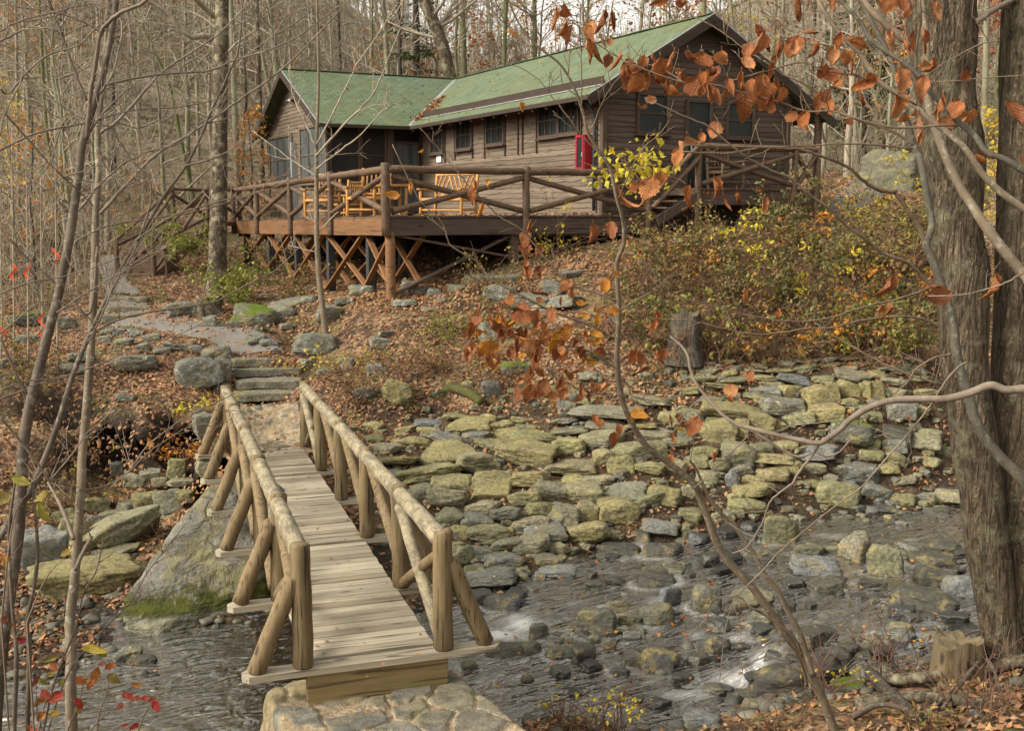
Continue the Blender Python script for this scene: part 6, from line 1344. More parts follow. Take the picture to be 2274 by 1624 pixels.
# --- central leaning sapling with leaves
Mt = S(8, (1010, 1620), (930, 1400), (860, 1250), (800, 1130), (700, 1000), (600, 850), (440, 640), (300, 490), (220, 350), (170, 210), (110, 50), (90, 0))+S(4, (2274, 1535), (2150, 1440), (2050, 1370), (1980, 1280), (1920, 1170), (1880, 1070), (1850, 930), (1835, 780), (1840, 640), (1850, 450), (1840, 280), (1835, 130))+S(1, (1880, 1624), (1880, 1500), (1865, 1420), (1835, 1320), (1790, 1120), (1740, 1040), (1650, 900), (1600, 720), (1540, 560), (1450, 420), (1300, 300), (1180, 150), (1120, 20))
M2 = S(8, (870, 1260), (820, 1100), (780, 970), (700, 830), (640, 700), (540, 570), (480, 450), (400, 340), (340, 240), (250, 170), (190, 90), (150, 10))+S(5, (90, 1500), (40, 1440))
traced('beech_tree', 'slender leaning sapling with rust and gold leaves in the middle of the view', 'tree', [(Mt, 11.5, 1.6, 8.9, 7.6), (M2, 7.5, 2.5, 8.7, 8.4)], [
    (S(4, (1810, 630), (1700, 560), (1560, 510), (1400, 450), (1280, 390), (1150, 320), (1000, 240), (900, 120), (800, 60), (720, 0))+S(1, (680, 1500), (620, 1420), (520, 1330), (340, 960)), 3.2, 1.2, 7.9, 7.7, 7),
    (S(4, (1822, 830), (1700, 740), (1560, 690), (1400, 690), (1300, 650), (1150, 560), (1000, 500)), 2.4, 1., 8., 8., 7), (S(4, (1832, 385), (1700, 330), (1560, 290), (1450, 200), (1380, 120), (1280, 0))+S(1, (1200, 1530), (1050, 1440), (950, 1340), (850, 1240), (790, 1160), (720, 1080), (640, 980), (520, 850)), 2.8, 1., 7.8, 7.6, 8),
    (S(4, (1860, 440), (1980, 370), (2100, 290), (2274, 150)), 1.8, .8, 7.9, 7.6, 4), (S(4, (1900, 1020), (1700, 1000), (1560, 960), (1400, 850), (1250, 760)), 1.6, .8, 8., 8., 5), (S(4, (1880, 1000), (2100, 1045), (2274, 1010)), 1.8, 1.4, 8., 7.6, 3),
    (S(1, (1840, 1330), (1900, 1200), (1990, 1010), (2130, 880), (2200, 760)), 1.6, .9, 7.7, 7.4, 5), (S(1, (1650, 900), (1760, 640), (1880, 480), (2010, 300)), 1.6, .9, 7.7, 7.4, 5), (S(1, (1740, 1040), (1600, 900), (1480, 740), (1300, 520), (1130, 430), (980, 430)), 1.6, .9, 7.7, 7.6, 6),
    (S(1, (1600, 720), (1600, 500), (1590, 250), (1560, 80)), 1.4, .9, 7.6, 7.5, 5), (S(8, (590, 840), (440, 800), (390, 740), (210, 750), (150, 890), (0, 1030)), 2.2, 1.2, 8.6, 8.6, 4), (S(8, (800, 1130), (740, 1000), (620, 900), (400, 770)), 3.4, 2.4, 8.7, 8.6, 2), (S(8, (830, 1330), (800, 1200), (740, 1080), (640, 960)), 3.8, 2., 8.8, 8.6, 2)],
    (M_SAPB, M_TWIGB, M_BEECH), (62, 6, 1.2), [(4, *q, 7.8, '') for q in more(more(LV5, .8), .5)]+[(4, *q, 7.8, 'y') for q in more(more(LV5y, .8), .4)]+[(1, *q, 7.6, '') for q in LV2b]+[(1, *q, 7.6, 'y') for q in LV2g]+[(2, *q, 7.3, '') for q in LV3b], seed=15, tn=12)
# --- mid distance: mottled trunk and the slim tree before the deck
traced('mottled_tree', 'tall mottled pale trunk with a dark shaded flank at the left end of the deck', 'tree', [([(478, 668), (481, 620), (484, 540), (487, 400), (489, 200), (493, 0), (495, -150)], 22, 13, 27.0, 27.6)], [
    (S(0, (1410, 260), (1370, 235), (1280, 243), (1200, 190), (1130, 100), (1050, 40), (960, -10)), 7, 4, 28.2, 27.5, 5), (S(0, (1440, 120), (1330, 20), (1250, -60)), 6, 5, 28.3, 27.5, 3), (S(0, (1470, 420), (1560, 300), (1700, 200)), 4, 2, 28.2, 28.5, 4)],
    (M_MOTT, M_FARTW), (70, 6, 1.5), seed=16, tn=22, rough=.08)
traced('slim_tree', 'slim smooth pale tree standing before the deck braces', 'tree', [([(716, 684), (708, 610), (703, 519), (703, 428), (702, 340), (705, 250), (707, 150), (703, -20)], 7.6, 2.4, 21.7, 22.)], [
    ([(702, 345), (760, 280), (800, 240), (830, 205), (858, 140), (890, 60)], 2.6, 1., 21.8, 21.2, 5), ([(702, 330), (672, 260), (650, 210), (640, 150)], 2., 1., 21.8, 22, 4), ([(703, 375), (760, 330), (800, 300), (845, 250), (872, 230)], 2.2, .9, 21.8, 21.4, 4), ([(703, 392), (640, 350), (560, 290)], 1.6, .9, 21.8, 22.2, 4),
    ([(703, 320), (740, 250), (770, 190), (800, 130), (830, 90), (880, 10)], 2., 1., 21.8, 21.5, 5), ([(704, 520), (740, 480), (752, 470)], 1.6, 1, 21.8, 21.7, 0), ([(703, 560), (660, 550), (640, 545)], 1.2, .8, 21.8, 21.9, 1)],
    (M_SAPB, M_FARTW), (60, 5, 1.1), seed=17, tn=12)
# --- stumps
def stump(P, r, h, label, mat, seed, flare=.35):
    n, m = 28, 9; a = np.arange(n)/n*2*PI; V = []
    for k in range(m):
        t_ = k/(m-1); rr = r*(1+flare*(1-t_)**3)*(1+.12*np.sin(a*3+seed)+.08*np.sin(a*7+seed*2)); z = h*t_+((.05*h*np.sin(a*2+seed)+.06*h*np.sin(a*5+seed)) if k == m-1 else 0)
        V.append(np.stack([P[0]+rr*np.cos(a), P[1]+rr*np.sin(a), P[2]-.1+z+0*a], 1))
    V.append(np.stack([P[0]+.55*r*np.cos(a), P[1]+.55*r*np.sin(a), P[2]-.1+h*.97+.02*np.sin(a*5)], 1)); V.append(np.repeat([[P[0], P[1], P[2]-.1+h*.94]], n, 0))
    V = np.concatenate(V); V[:, :2] += .05*r*fbm(V, 5, 3, seed)[:, None]
    k = np.arange(m+1)[:, None]*n; j = np.arange(n)[None]; j2 = (j+1) % n
    F = np.stack([k+j, k+j2, k+n+j2, k+n+j], -1).reshape(m+1, n, 4)
    th = thing('stump', label, 'stump', P); part('bark', MB().add(V[:m*n], F[:m-1].reshape(-1, 4)), mat, th)
    part('cut_top', MB().add(V[(m-1)*n:], (F[m-1:]-(m-1)*n).reshape(-1, 4)), M_CUT, th)
M_CUT = woodr('weathered_cut_wood', (.07, .055, .033), (.20, .15, .085), (.03, .022, .014), 0, 2, 1.)
stump(hit(2118, 1512, False)+UP*.02, .21, .50, 'broad sawn stump beside the foot of the massive trunk', M_CUT, 3, .25)
stump(hit(1522, 800, False), .27, .9, 'tall broken grey stump in the brambles above the upper terrace', M_DARKB, 5)
stump(hit(462, 700, False), .27, .5, 'low mossy stump at the foot of the mottled trunk', M_MOTT, 7, .2)
# ---------------------------------------------------------------- the wood behind
def grow(mb, p, d, L, r, lvl, R, sides, kids, up=.05, mids=None, maxl=2):
    m = 5 if lvl == 0 else 4; pts = [p]; dd = d/np.linalg.norm(d)
    for _ in range(m): dd = dd+R.normal(0, .13, 3)+np.array([0, 0, up]); dd /= np.linalg.norm(dd); pts.append(pts[-1]+dd*L/m)
    pts = np.array(pts); add_tube(mb, pts, np.linspace(r, max(r*.3, .006), m+1), sides[min(lvl, len(sides)-1)], False)
    if lvl >= maxl:
        if mids is not None: mids.append(pts[-1]); mids.append(pts[2])
        return
    for k in range(kids[lvl]):
        q = R.uniform(.2, 1.)*m; i = min(int(q), m-1); b = pts[i]+(pts[i+1]-pts[i])*(q-i); T = pts[i+1]-pts[i]; T /= np.linalg.norm(T)
        s = R.normal(0, 1, 3); s -= T*(s@T); s /= np.linalg.norm(s); nd = T*R.uniform(.5, .9)+s*R.uniform(.5, .9)
        grow(mb, b, nd, L*R.uniform(.35, .6), max(r*.42, .008), lvl+1, R, sides, kids, up, mids, maxl)
LEAFM = {'orange': leafmat('orange_far_leaf', [(.48, .19, .03), (.55, .26, .04), (.38, .13, .03), (.60, .34, .06)], .6, False, .35), 'yellow': M_YELL, 'brown': leafmat('russet_far_leaf', [(.26, .10, .04), (.34, .14, .06), (.20, .075, .035), (.38, .18, .08)], .6, False, .3),
         'red': leafmat('red_far_leaf', [(.36, .07, .03), (.42, .12, .045), (.28, .05, .025)], .6, False, .3), 'green': leafmat('evergreen_leaf', [(.035, .06, .018), (.06, .09, .025), (.085, .11, .03), (.05, .075, .03)], .6, False, .2)}
def under_mesh(seed, h, spread, first):
    R = np.random.default_rng(seed); tb, cb, mids = MB(), MB(), []
    n = 9; z = np.linspace(0, h, n); P = np.stack([np.cumsum(R.normal(0, .05*h/8, n)), np.cumsum(R.normal(0, .05*h/8, n)), z], 1); P -= P[0]; r0 = .011*h+.012
    add_tube(tb, P, np.linspace(r0, .012, n), 7, False)
    for k in range(int(20)):
        q = R.uniform(first, 1)*(n-1); i = min(int(q), n-2); b = P[i]+(P[i+1]-P[i])*(q-i); a = R.uniform(0, 2*PI); t_ = q/(n-1)
        grow(cb, b, np.array([math.cos(a), math.sin(a), R.uniform(.3, .9)]), h*spread*(1.15-t_)*R.uniform(.6, 1.1), r0*.42*(1.1-t_)+.006, 0, R, (4, 3, 3), (4, 3), .06, mids)
    return tb, cb, np.array(mids)
UND = [under_mesh(200+s, [6., 7.5, 5., 9., 4.5, 8., 6.5][s], [.36, .3, .42, .28, .45, .34, .38][s], [.15, .25, .1, .25, .1, .2, .15][s]) for s in range(7)]
UME = []
for k, (tb, cb, mids) in enumerate(UND):
    a = tb.mesh('trunk'); b = cb.mesh('crown'); a.materials.append([M_PALEB, M_FARTW, M_DARKB, M_PALEB, M_FARTW, M_GREENB, M_FARTW][k]); b.materials.append(M_FARTW); UME.append((a, b))
FME = {}
def foliage_mesh(k, col, n, size):
    if (k, col, n) not in FME:
        m = UND[k][2]; P = m[rng.integers(0, len(m), n)]+rng.normal(0, .12, (n, 3)); V, F = leaf_cards(P, size*(.6+.8*rng.random(n)), rdir(n)+np.array([0, 0, -.4]), rdir(n), .3, .65)
        me = MB().add(V, F).mesh('foliage', smooth=False); me.materials.append(LEAFM[col]); FME[(k, col, n)] = me
    return FME[(k, col, n)]
def undertree(x, y, k, s, label, group, col=None, nl=500, lsz=.11, name='understory_tree'):
    g_ = float(gz(x, y)[0]); th = thing(name, label, 'tree', (x, y, g_-.05), group)
    th.rotation_euler = (rng.normal(0, .05), rng.normal(0, .05), rng.uniform(0, 2*PI)); th.scale = (s, s, s)
    link('trunk', UME[k][0], None, th); link('crown', UME[k][1], None, th)
    if col: link('foliage', foliage_mesh(k, col, nl, lsz), None, th)
# tall trunks that stand out one by one
def tall(pts, w, D, mat, label, seed, name='forest_tree', crown=True, group=None, w1=None):
    P = [at(p[0], p[1], D) for p in pts]; a, b = P[0], P[-1]; g_ = None
    d = P[0]-P[1]; d = d/np.linalg.norm(d); x = P[0].copy()
    for _ in range(200):
        if x[2] < gz(x[0], x[1])[0]-.1: break
        x = x+np.array([d[0]*.12, d[1]*.12, -.12])
    e = P[-1]-P[-2]; e /= np.linalg.norm(e); P = [x]+P+[P[-1]+e*4, P[-1]+e*8+np.array([.2, 0, 0])]
    P = smooth(P, 26); th = thing(name, label, 'tree', x, group); R_ = np.random.default_rng(seed)
    h = np.linalg.norm(P-P[0], axis=1); r0 = w*D/FPX/2; rad = r0*(1+.35*np.exp(-h/.5))*(1-.035*h/ (1+.0*h)); rad = np.maximum(rad, r0*.45)
    mb = MB(); add_tube(mb, P, rad, 14, True, .06, seed); part('trunk', mb, mat, th)
    if crown:
        cb = MB()
        for k in range(16):
            i = int(R_.uniform(.42, .98)*25); b = P[i]; an = R_.uniform(0, 2*PI)
            grow(cb, b, np.array([math.cos(an), math.sin(an), R_.uniform(.1, .9)]), R_.uniform(1.6, 4.2), rad[i]*.35, 0, R_, (5, 3, 3), (5, 3), .05)
        part('crown', cb, M_FARTW, th)
TALL = [([(528, 440), (520, 200), (512, 0)], 14, 40, M_PALEB, 'pale trunk just right of the mottled trunk'), ([(600, 215), (572, 70), (556, 0)], 10, 47, M_PALEB, 'pale trunk leaning left over the left gable'),
        ([(614, 160), (606, 80), (597, 0)], 16, 46, M_PALEB, 'pale greenish trunk rising behind the left gable peak'), ([(584, 430), (576, 200), (570, 0)], 11, 43, M_MOTT, 'thin spotted trunk against orange leaves beside the left gable'),
        ([(825, 160), (826, 80), (827, 0)], 6, 62, M_GREENB, 'thinnest greenish trunk above the left roof'), ([(861, 165), (856, 80), (850, 0)], 13, 54, M_PALEB, 'pale straight trunk above the middle of the left roof'),
        ([(888, 170), (886, 80), (884, 0)], 11, 56, M_DARKB, 'dark straight trunk among the pine boughs'), ([(1002, 185), (985, 110), (965, 55), (938, -10)], 34, 42, M_MOTT, 'thick dark-flanked trunk leaning left above the roof valley'),
        ([(1016, 185), (1012, 110), (1015, 0)], 8, 47, M_GREENB, 'slim trunk pressed against the mossy green one'), ([(1031, 180), (1029, 80), (1026, 0)], 14, 47.4, M_GREENB, 'mossy green trunk behind the roof ridge junction'),
        ([(1091, 168), (1095, 110), (1090, 70), (1082, 0)], 8, 57, M_PALEB, 'crooked thin pale trunk above the main roof'), ([(1118, 160), (1121, 80), (1124, 0)], 11, 52, M_GREENB, 'straight grey-green trunk above the main roof'),
        ([(1187, 150), (1187, 70), (1186, 0)], 13, 53, M_GREENB, 'pale green trunk halfway along the main roof'), ([(1560, 30), (1558, -40)], 22, 46, M_PALEB, 'forked pale tree behind the front gable peak'),
        ([(1735, 210), (1737, 100), (1739, 0)], 10, 49, M_PALEB, 'pale trunk right of the front gable'), ([(1901, 350), (1895, 180), (1890, 0)], 11, 41, M_PALEB, 'pale trunk behind the grey roadside boulder'),
        ([(2182, 330), (2187, 180), (2191, 0)], 15, 37, M_PALEB, 'pale trunk seen between the two furrowed trunks'), ([(40, 330), (38, 200), (36, 60), (34, -30)], 8, 40, M_PALEB, 'pale trunk at the far left edge of the wood'),
        ([(405, 330), (375, 190), (330, 90), (290, -10)], 10, 42, M_GREENB, 'trunk leaning left behind the straight sapling'), ([(252, 300), (250, 150), (246, 0)], 10, 46, M_DARKB, 'dark trunk between the two thick saplings'),
        ([(120, 430), (100, 250), (90, 60), (85, -30)], 9, 36, M_GREENB, 'lichened slim trunk in the left wood'), ([(440, 300), (436, 150), (432, 0)], 8, 50, M_PALEB, 'thin pale trunk left of the mottled trunk'),
        ([(690, 140), (692, 60), (694, 0)], 9, 60, M_PALEB, 'thin pale trunk above the left gable slope'), ([(755, 150), (752, 60), (750, 0)], 8, 64, M_DARKB, 'thin dark trunk above the left roof'),
        ([(1300, 120), (1304, 60), (1306, 0)], 9, 60, M_GREENB, 'thin mossy trunk above the lower main roof'), ([(1420, 90), (1424, 40), (1428, 0)], 9, 58, M_PALEB, 'thin pale trunk above the upper main roof'),
        ([(1800, 230), (1806, 120), (1810, 0)], 8, 55, M_DARKB, 'thin dark trunk right of the gable eave'), ([(1960, 330), (1962, 180), (1960, 0)], 8, 44, M_GREENB, 'thin mossy trunk left of the massive trunk'), ([(180, 420), (170, 250), (150, 100), (135, 0)], 8, 38, M_PALEB, 'slim pale leaning trunk in the left wood')]
for k, (pts, w, D, mt, lb) in enumerate(TALL): tall(pts, w, D, mt, lb, 300+k, group='tall trunks of the wood behind')
# understory and far wood
GU = 'bare understory trees of the wood'
PLAIN = 'thin bare grey understory tree in the wood behind the cabin'
def inhouse(x, y):
    d = np.array([x, y, 0])-C0_3; u_, v_ = d@U, d@W
    return (-6.6 < u_ < 8.2) and (-3 < v_ < 20)
cnt = 0; tries = 0
while cnt < 150 and tries < 3000:
    tries += 1
    px = rng.uniform(-60, 2330); D = 34+rng.random()**1.3*62
    if 720 < px < 1780 and rng.random() < .45: continue
    x = (px-1136.5)/FPX*D
    if inhouse(x, D) or (x > 6 and D < 37) : continue
    if px < 700 and D < 34: continue
    k = int(rng.integers(0, 7)); s = rng.uniform(.8, 1.35)*(1+.006*(D-34)); r = rng.random(); col = None
    if px > 1950 and r < .7: col = 'red' if r < .4 else 'brown'
    elif px < 250 and r < .2: col = 'brown' if r < .08 else 'orange'
    elif r < .10: col = 'brown'
    elif r < .19: col = 'orange'
    lab = PLAIN if col is None else {'red': 'understory tree with thin red leaves in the wood at right', 'brown': 'understory tree with thin russet leaves in the wood', 'orange': 'understory tree with sparse orange leaves in the wood'}[col]
    undertree(x, D, k, s, lab, GU if col is None else col+' leaved understory trees', col, 700 if col in ('red',) else 420, .14); cnt += 1
# nearer leafy ones that stand out
for px, D, k, s, col, nl, lab in ((28, 30, 3, .62, 'yellow', 420, 'young tree with bright yellow leaves at the left edge'), (80, 29, 2, .95, 'orange', 300, 'small tree with orange leaves left of the saplings'), (560, 38, 2, .85, 'orange', 500, 'orange leaved tree beside the left gable'), (330, 34, 4, .7, 'orange', 160, 'sparse orange leaved bush tree left of the stairs'),
                               (2215, 22, 4, .75, 'yellow', 900, 'yellow leaved tree between the two furrowed trunks'), (1640, 44, 3, 1., 'yellow', 300, 'yellow leaved tree behind the front gable'), (1960, 36, 0, 1., 'orange', 260, 'orange leaved tree behind the grey roadside boulder'), (1330, 50, 3, 1.2, 'orange', 300, 'orange leaved tree above the main roof'), (1180, 56, 5, 1.2, 'brown', 500, 'russet leaved tree above the main roof'),
                               (1480, 52, 3, 1.2, 'brown', 600, 'russet leaved tree left of the gable peak'), (1800, 47, 3, 1.1, 'brown', 500, 'russet leaved tree above the right roof edge')):
    undertree((px-1136.5)/FPX*D, D, k, s, lab, None, col, nl, .12)
# evergreens
def evergreen(px, D, h, label, seed, w=.24, first=.12):
    R = np.random.default_rng(seed); x = (px-1136.5)/FPX*D; g_ = float(gz(x, D)[0]); P = np.array([x, D, g_-.1]); th = thing('evergreen_tree', label, 'tree', P)
    mb = MB(); add_tube(mb, [P, P+UP*h*.5, P+UP*h], [.02*h, .013*h, .02], 10); part('trunk', mb, M_DARKB, th)
    bm = MB(); pp = []; dd = []
    for k in range(85):
        t_ = R.uniform(first, .98); a = R.uniform(0, 2*PI); L = h*w*(1.12-t_)*R.uniform(.55, 1.1); d = np.array([math.cos(a), math.sin(a), R.uniform(-.1, .25)]); b = P+UP*h*t_
        q = np.linspace(0, 1, 6)[:, None]; pts = b+d*L*q-UP*(.16*L*q**2); add_tube(bm, pts, np.linspace(.02, .006, 6), 4, False)
        n = int(60*L); s = R.uniform(.15, 1, n)[:, None]; side = np.cross(d, UP); c = b+d*L*s-UP*(.16*L*s**2)+side*R.normal(0, .16, (n, 1))*L*(.35+s*.4)+UP*R.normal(0, .05, (n, 1)); pp.append(c); dd.append(d+side*R.normal(0, .8, (n, 1))+np.zeros((n, 3)))
    part('limbs', bm, M_FARTW, th); pp = np.concatenate(pp); dd = np.concatenate(dd); n = len(pp)
    V, F = leaf_cards(pp, R.uniform(.10, .24, n), dd+R.normal(0, .2, (n, 3)), UP+R.normal(0, .3, (n, 3)), .15, .38); part('foliage', MB().add(V, F), LEAFM['green'], th, False)
for px, D, h, lab, s in ((930, 58, 13., 'dark pine with open boughs behind the left roof', 1), (1905, 44, 8.5, 'green hemlock behind the cabin at right', 2), (1990, 52, 10, 'taller green hemlock near the roadside boulder', 3), (1860, 55, 9, 'dim green hemlock beyond the gable eave', 4)): evergreen(px, D, h, lab, s)
# brush too dense to count
R = np.random.default_rng(5); mb = MB(); n = 5200
for k in range(n):
    px = R.uniform(-60, 2330); D = 26+R.random()**1.4*50; x = (px-1136.5)/FPX*D
    if inhouse(x, D) or (px > 470 and D < 36) or (x > 5 and D < 34) or (260 < px < 520 and D < 36.5): continue
    g_ = float(gz(x, D)[0]); L = R.uniform(.6, 2.6)*(1+.012*(D-26)); d = np.array([R.normal(0, .28), R.normal(0, .28), 1.]); pts = [np.array([x, D, g_-.05])]
    for _ in range(4): d = d+R.normal(0, .17, 3); d /= np.linalg.norm(d); pts.append(pts[-1]+d*L/4)
    add_tube(mb, pts, np.linspace(.012, .005, 5)*(1+.012*(D-26)), 3, False)
    if R.random() < .6:
        b = pts[2]; d2 = d+R.normal(0, .6, 3); add_tube(mb, [b, b+d2*L*.2, b+d2*L*.4+UP*.05], [.008, .006, .004], 3, False)
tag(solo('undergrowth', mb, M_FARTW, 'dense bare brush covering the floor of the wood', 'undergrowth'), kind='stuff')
# a mass of far twigs on the hills
mb = MB(); n = 2600
for k in range(n):
    px = R.uniform(-80, 2350); D = R.uniform(62, 120)
    if 700 < px < 1780 and R.random() < .6: continue
    x = (px-1136.5)/FPX*D; g_ = float(gz(x, D)[0]); h = R.uniform(4, 11)
    if 720 < px < 1600: h *= .8
    b = np.array([x, D, g_-.2]); ln = R.normal(0, .06, 2); t = np.array([x+ln[0]*h, D+ln[1]*h, g_+h]); r = R.uniform(.02, .07)
    add_tube(mb, [b, (b+t)/2+R.normal(0, .12, 3), t], [r, r*.8, r*.4], 4, False)
    for q in range(7):
        s = R.uniform(.25, 1.); c = b+(t-b)*s; d = np.array([R.normal(0, .7), R.normal(0, .3), R.uniform(.2, .9)]); L = h*R.uniform(.12, .34)*(1.2-s); e = c+d*L
        add_tube(mb, [c, c+d*L*.5+R.normal(0, .05, 3), e], [r*.4+.008, r*.3+.006, .008], 3, False)
        for w in range(3):
            s2 = R.uniform(.3, 1); c2 = c+(e-c)*s2; d2 = d+R.normal(0, .6, 3); add_tube(mb, [c2, c2+d2*L*.35], [.012, .007], 3, False)
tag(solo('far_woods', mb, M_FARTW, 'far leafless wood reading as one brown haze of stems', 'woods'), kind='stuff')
n = 8000; px = R.uniform(-80, 2350, n); px = np.where((px > 720) & (px < 1350) & (R.random(n) < .6), R.uniform(-80, 700, n), px); D = R.uniform(50, 115, n); x = (px-1136.5)/FPX*D; g_ = gz(x, D); P = np.stack([x, D, g_+R.uniform(.3, 8.5, n)], 1)
V, F = leaf_cards(P, R.uniform(.10, .24, n), rdir(n), rdir(n), .3, .7)
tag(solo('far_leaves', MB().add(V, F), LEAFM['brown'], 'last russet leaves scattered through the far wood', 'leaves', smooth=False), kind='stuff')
# ---------------------------------------------------------------- shrubs, ferns, litter
GRN = leafmat('bramble_leaf', [(.075, .095, .03), (.11, .13, .05), (.16, .165, .07), (.22, .19, .06), (.15, .085, .06), (.10, .12, .04)], .55, False, .25)
GRB = leafmat('bright_green_leaf', [(.15, .19, .035), (.21, .24, .05), (.10, .14, .03), (.27, .26, .06)], .5, False, .3)
YEL = leafmat('lemon_leaf', [(.52, .47, .05), (.60, .53, .09), (.42, .42, .05), (.56, .42, .04)], .5, False, .4)
DRY = leafmat('dry_brown_leaf', [(.17, .09, .05), (.24, .13, .07), (.12, .065, .04), (.20, .15, .06)], .7, False, .2)
MIX = leafmat('mixed_autumn_leaf', [(.12, .13, .045), (.33, .30, .06), (.20, .10, .05), (.15, .16, .06), (.30, .17, .06), (.10, .10, .045)], .55, False, .25)
LM = {'g': GRN, 'b': GRB, 'y': YEL, 'd': DRY, 'm': MIX, 'r': M_RED, 'o': LEAFM['orange']}
M_CANE = smoothbark('bramble_cane', (.085, .042, .03), (.19, .115, .08))
def shrub(px, py, w, h, kind, n, ls, label, D=None, stems=18, name='shrub', cat='shrub', group=None, arch=.6, seed=None):
    P = hit(px, py+h*.45, False) if D is None else at(px, py+h*.5, D); D = P[1]; W_, H_ = w*D/FPX, h*D/FPX; R = np.random.default_rng(int(px*3+py*7))
    if D is not None: P[2] = min(P[2], gz(P[0], P[1])[0]+.05) if P[2]-gz(P[0], P[1])[0] < .6 else P[2]
    th = thing(name, label, cat, P, group); sb = MB(); tips = []
    for k in range(stems):
        b = P+np.array([R.normal(0, W_*.16), R.normal(0, W_*.14), -.05]); a = R.uniform(0, 2*PI); d = np.array([math.cos(a)*arch, math.sin(a)*arch, 1.]); L = H_*R.uniform(.6, 1.25); pts = [b]
        for _ in range(6): d = d+R.normal(0, .22, 3)+np.array([0, 0, -.12*arch*1.6]); d /= np.linalg.norm(d); pts.append(pts[-1]+d*L/5)
        pts = np.array(pts); pts[:, 0] = P[0]+(pts[:, 0]-P[0])*max(1, W_/H_*.75); add_tube(sb, pts, np.linspace(.007, .003, 7), 4, False); tips += list(pts[2:])
        for q in range(2):
            i = int(R.integers(2, 6)); d2 = d+R.normal(0, .7, 3); add_tube(sb, [pts[i], pts[i]+d2*L*.12, pts[i]+d2*L*.25], [.004, .003, .002], 3, False); tips.append(pts[i]+d2*L*.25)
    part('stems', sb, M_CANE, th)
    if n:
        T_ = np.array(tips); nc = max(n//7, 1); ctr = T_[R.integers(0, len(T_), nc)]; c = ctr[R.integers(0, nc, n)]+R.normal(0, 1, (n, 3))*np.array([.05, .05, .035])*(1+ls*6)
        V, F = leaf_cards(c, ls*(.6+.8*R.random(n)), rdir(n)+np.array([0, 0, -.15]), UP+R.normal(0, .5, (n, 3)), .22, .62); part('foliage', MB().add(V, F), LM[kind], th, False)
    return th
SH_ = [(1500,545,170,110,'m',420,.07,'mixed green and brown bramble right below the deck corner boards'),(1600,535,190,100,'m',520,.07,'leafy bramble below the porch steps'),(1690,520,170,110,'g',480,.075,'green bramble under the porch rim'),
 (1725,610,120,180,'y',130,.085,'bright yellow shrub in the middle of the bramble slope'),(1790,470,150,120,'g',420,.09,'purple-green shrub at the right corner of the porch'),(1770,640,190,150,'g',520,.075,'green bramble beside the bright yellow shrub'),
 (1860,560,190,140,'m',560,.075,'mixed bramble at the centre of the slope'),(1960,570,210,150,'m',600,.075,'mixed bramble left of the massive trunk, upper'),(2010,660,150,120,'g',420,.08,'green bramble left of the massive trunk, lower'),
 (1800,720,220,110,'d',260,.06,'brown dry bramble above the upper terrace'),(1670,690,190,130,'d',300,.06,'brown dry bramble beside the tall broken stump'),(1910,730,200,100,'b',420,.075,'fresh green bramble at the right of the terrace'),
 (1990,735,120,90,'m',260,.075,'mixed low bramble touching the massive trunk'),(1600,640,170,120,'d',220,.055,'reddish twiggy brush above the tall broken stump'),(1450,610,160,130,'d',220,.055,'reddish twiggy brush right of the stone slabs'),
 (1560,600,150,110,'m',260,.07,'sparse yellowing brush on the upper slope'),(1370,690,150,110,'d',160,.055,'low brown brush under the stone slabs'),(1900,470,150,90,'y',240,.07,'yellow leafed bush by the grey track'),(2020,480,140,110,'m',260,.075,'mixed bush at the bend of the grey track'),
 (2110,380,80,160,'y',200,.08,'yellow bush behind the massive trunk'),(2190,640,60,160,'m',120,.08,'leafy brush between the furrowed trunks'),(1700,770,160,60,'m',160,.06,'low leaves along the terrace top'),(1490,760,120,90,'d',150,.055,'twiggy brown brush in front of the tall broken stump'),
 (525,625,110,110,'b',460,.085,'yellow-green bush at the foot of the mottled trunk'),(607,570,90,100,'g',130,.07,'dark green bush in front of the deck braces'),(660,620,80,90,'m',160,.06,'thin bush under the deck braces'),
 (300,430,120,110,'g',240,.085,'dim green rhododendron behind the wooden stairs'),(790,850,110,90,'d',160,.055,'dry weeds right of the bridge steps'),(900,800,140,90,'d',200,.055,'dry brush on the slope right of the bridge steps'),(1010,720,110,70,'b',260,.05,'low green herbs by the smallest stone slab'),
 (990,790,110,80,'m',160,.05,'low mixed herbs above the fern'),(1090,830,120,70,'d',130,.05,'brown tangle above the mossy log'),(760,790,80,90,'y',70,.06,'small yellow leafed weed beside the bridge steps'),(470,900,90,60,'y',60,.07,'yellow sprig left of the bridge steps'),
 (1080,600,120,90,'m',130,.055,'weeds in front of the dark space below the deck'),(1230,520,120,120,'y',70,.075,'thin yellow leafed vine against the deck rim'),(60,800,160,100,'m',200,.06,'low herbs on the left slope'),(120,640,150,80,'m',160,.06,'low brush beside the upper path'),
 (120,985,130,90,'d',100,.06,'hanging roots and dead leaves under the left bank edge'),(90,1080,170,110,'m',160,.065,'leafy tangle below the left bank edge'),(400,990,120,70,'o',60,.07,'orange sprig drooping over the left bank edge')]
RW = ['lowest', 'second', 'third', 'fourth', 'top']
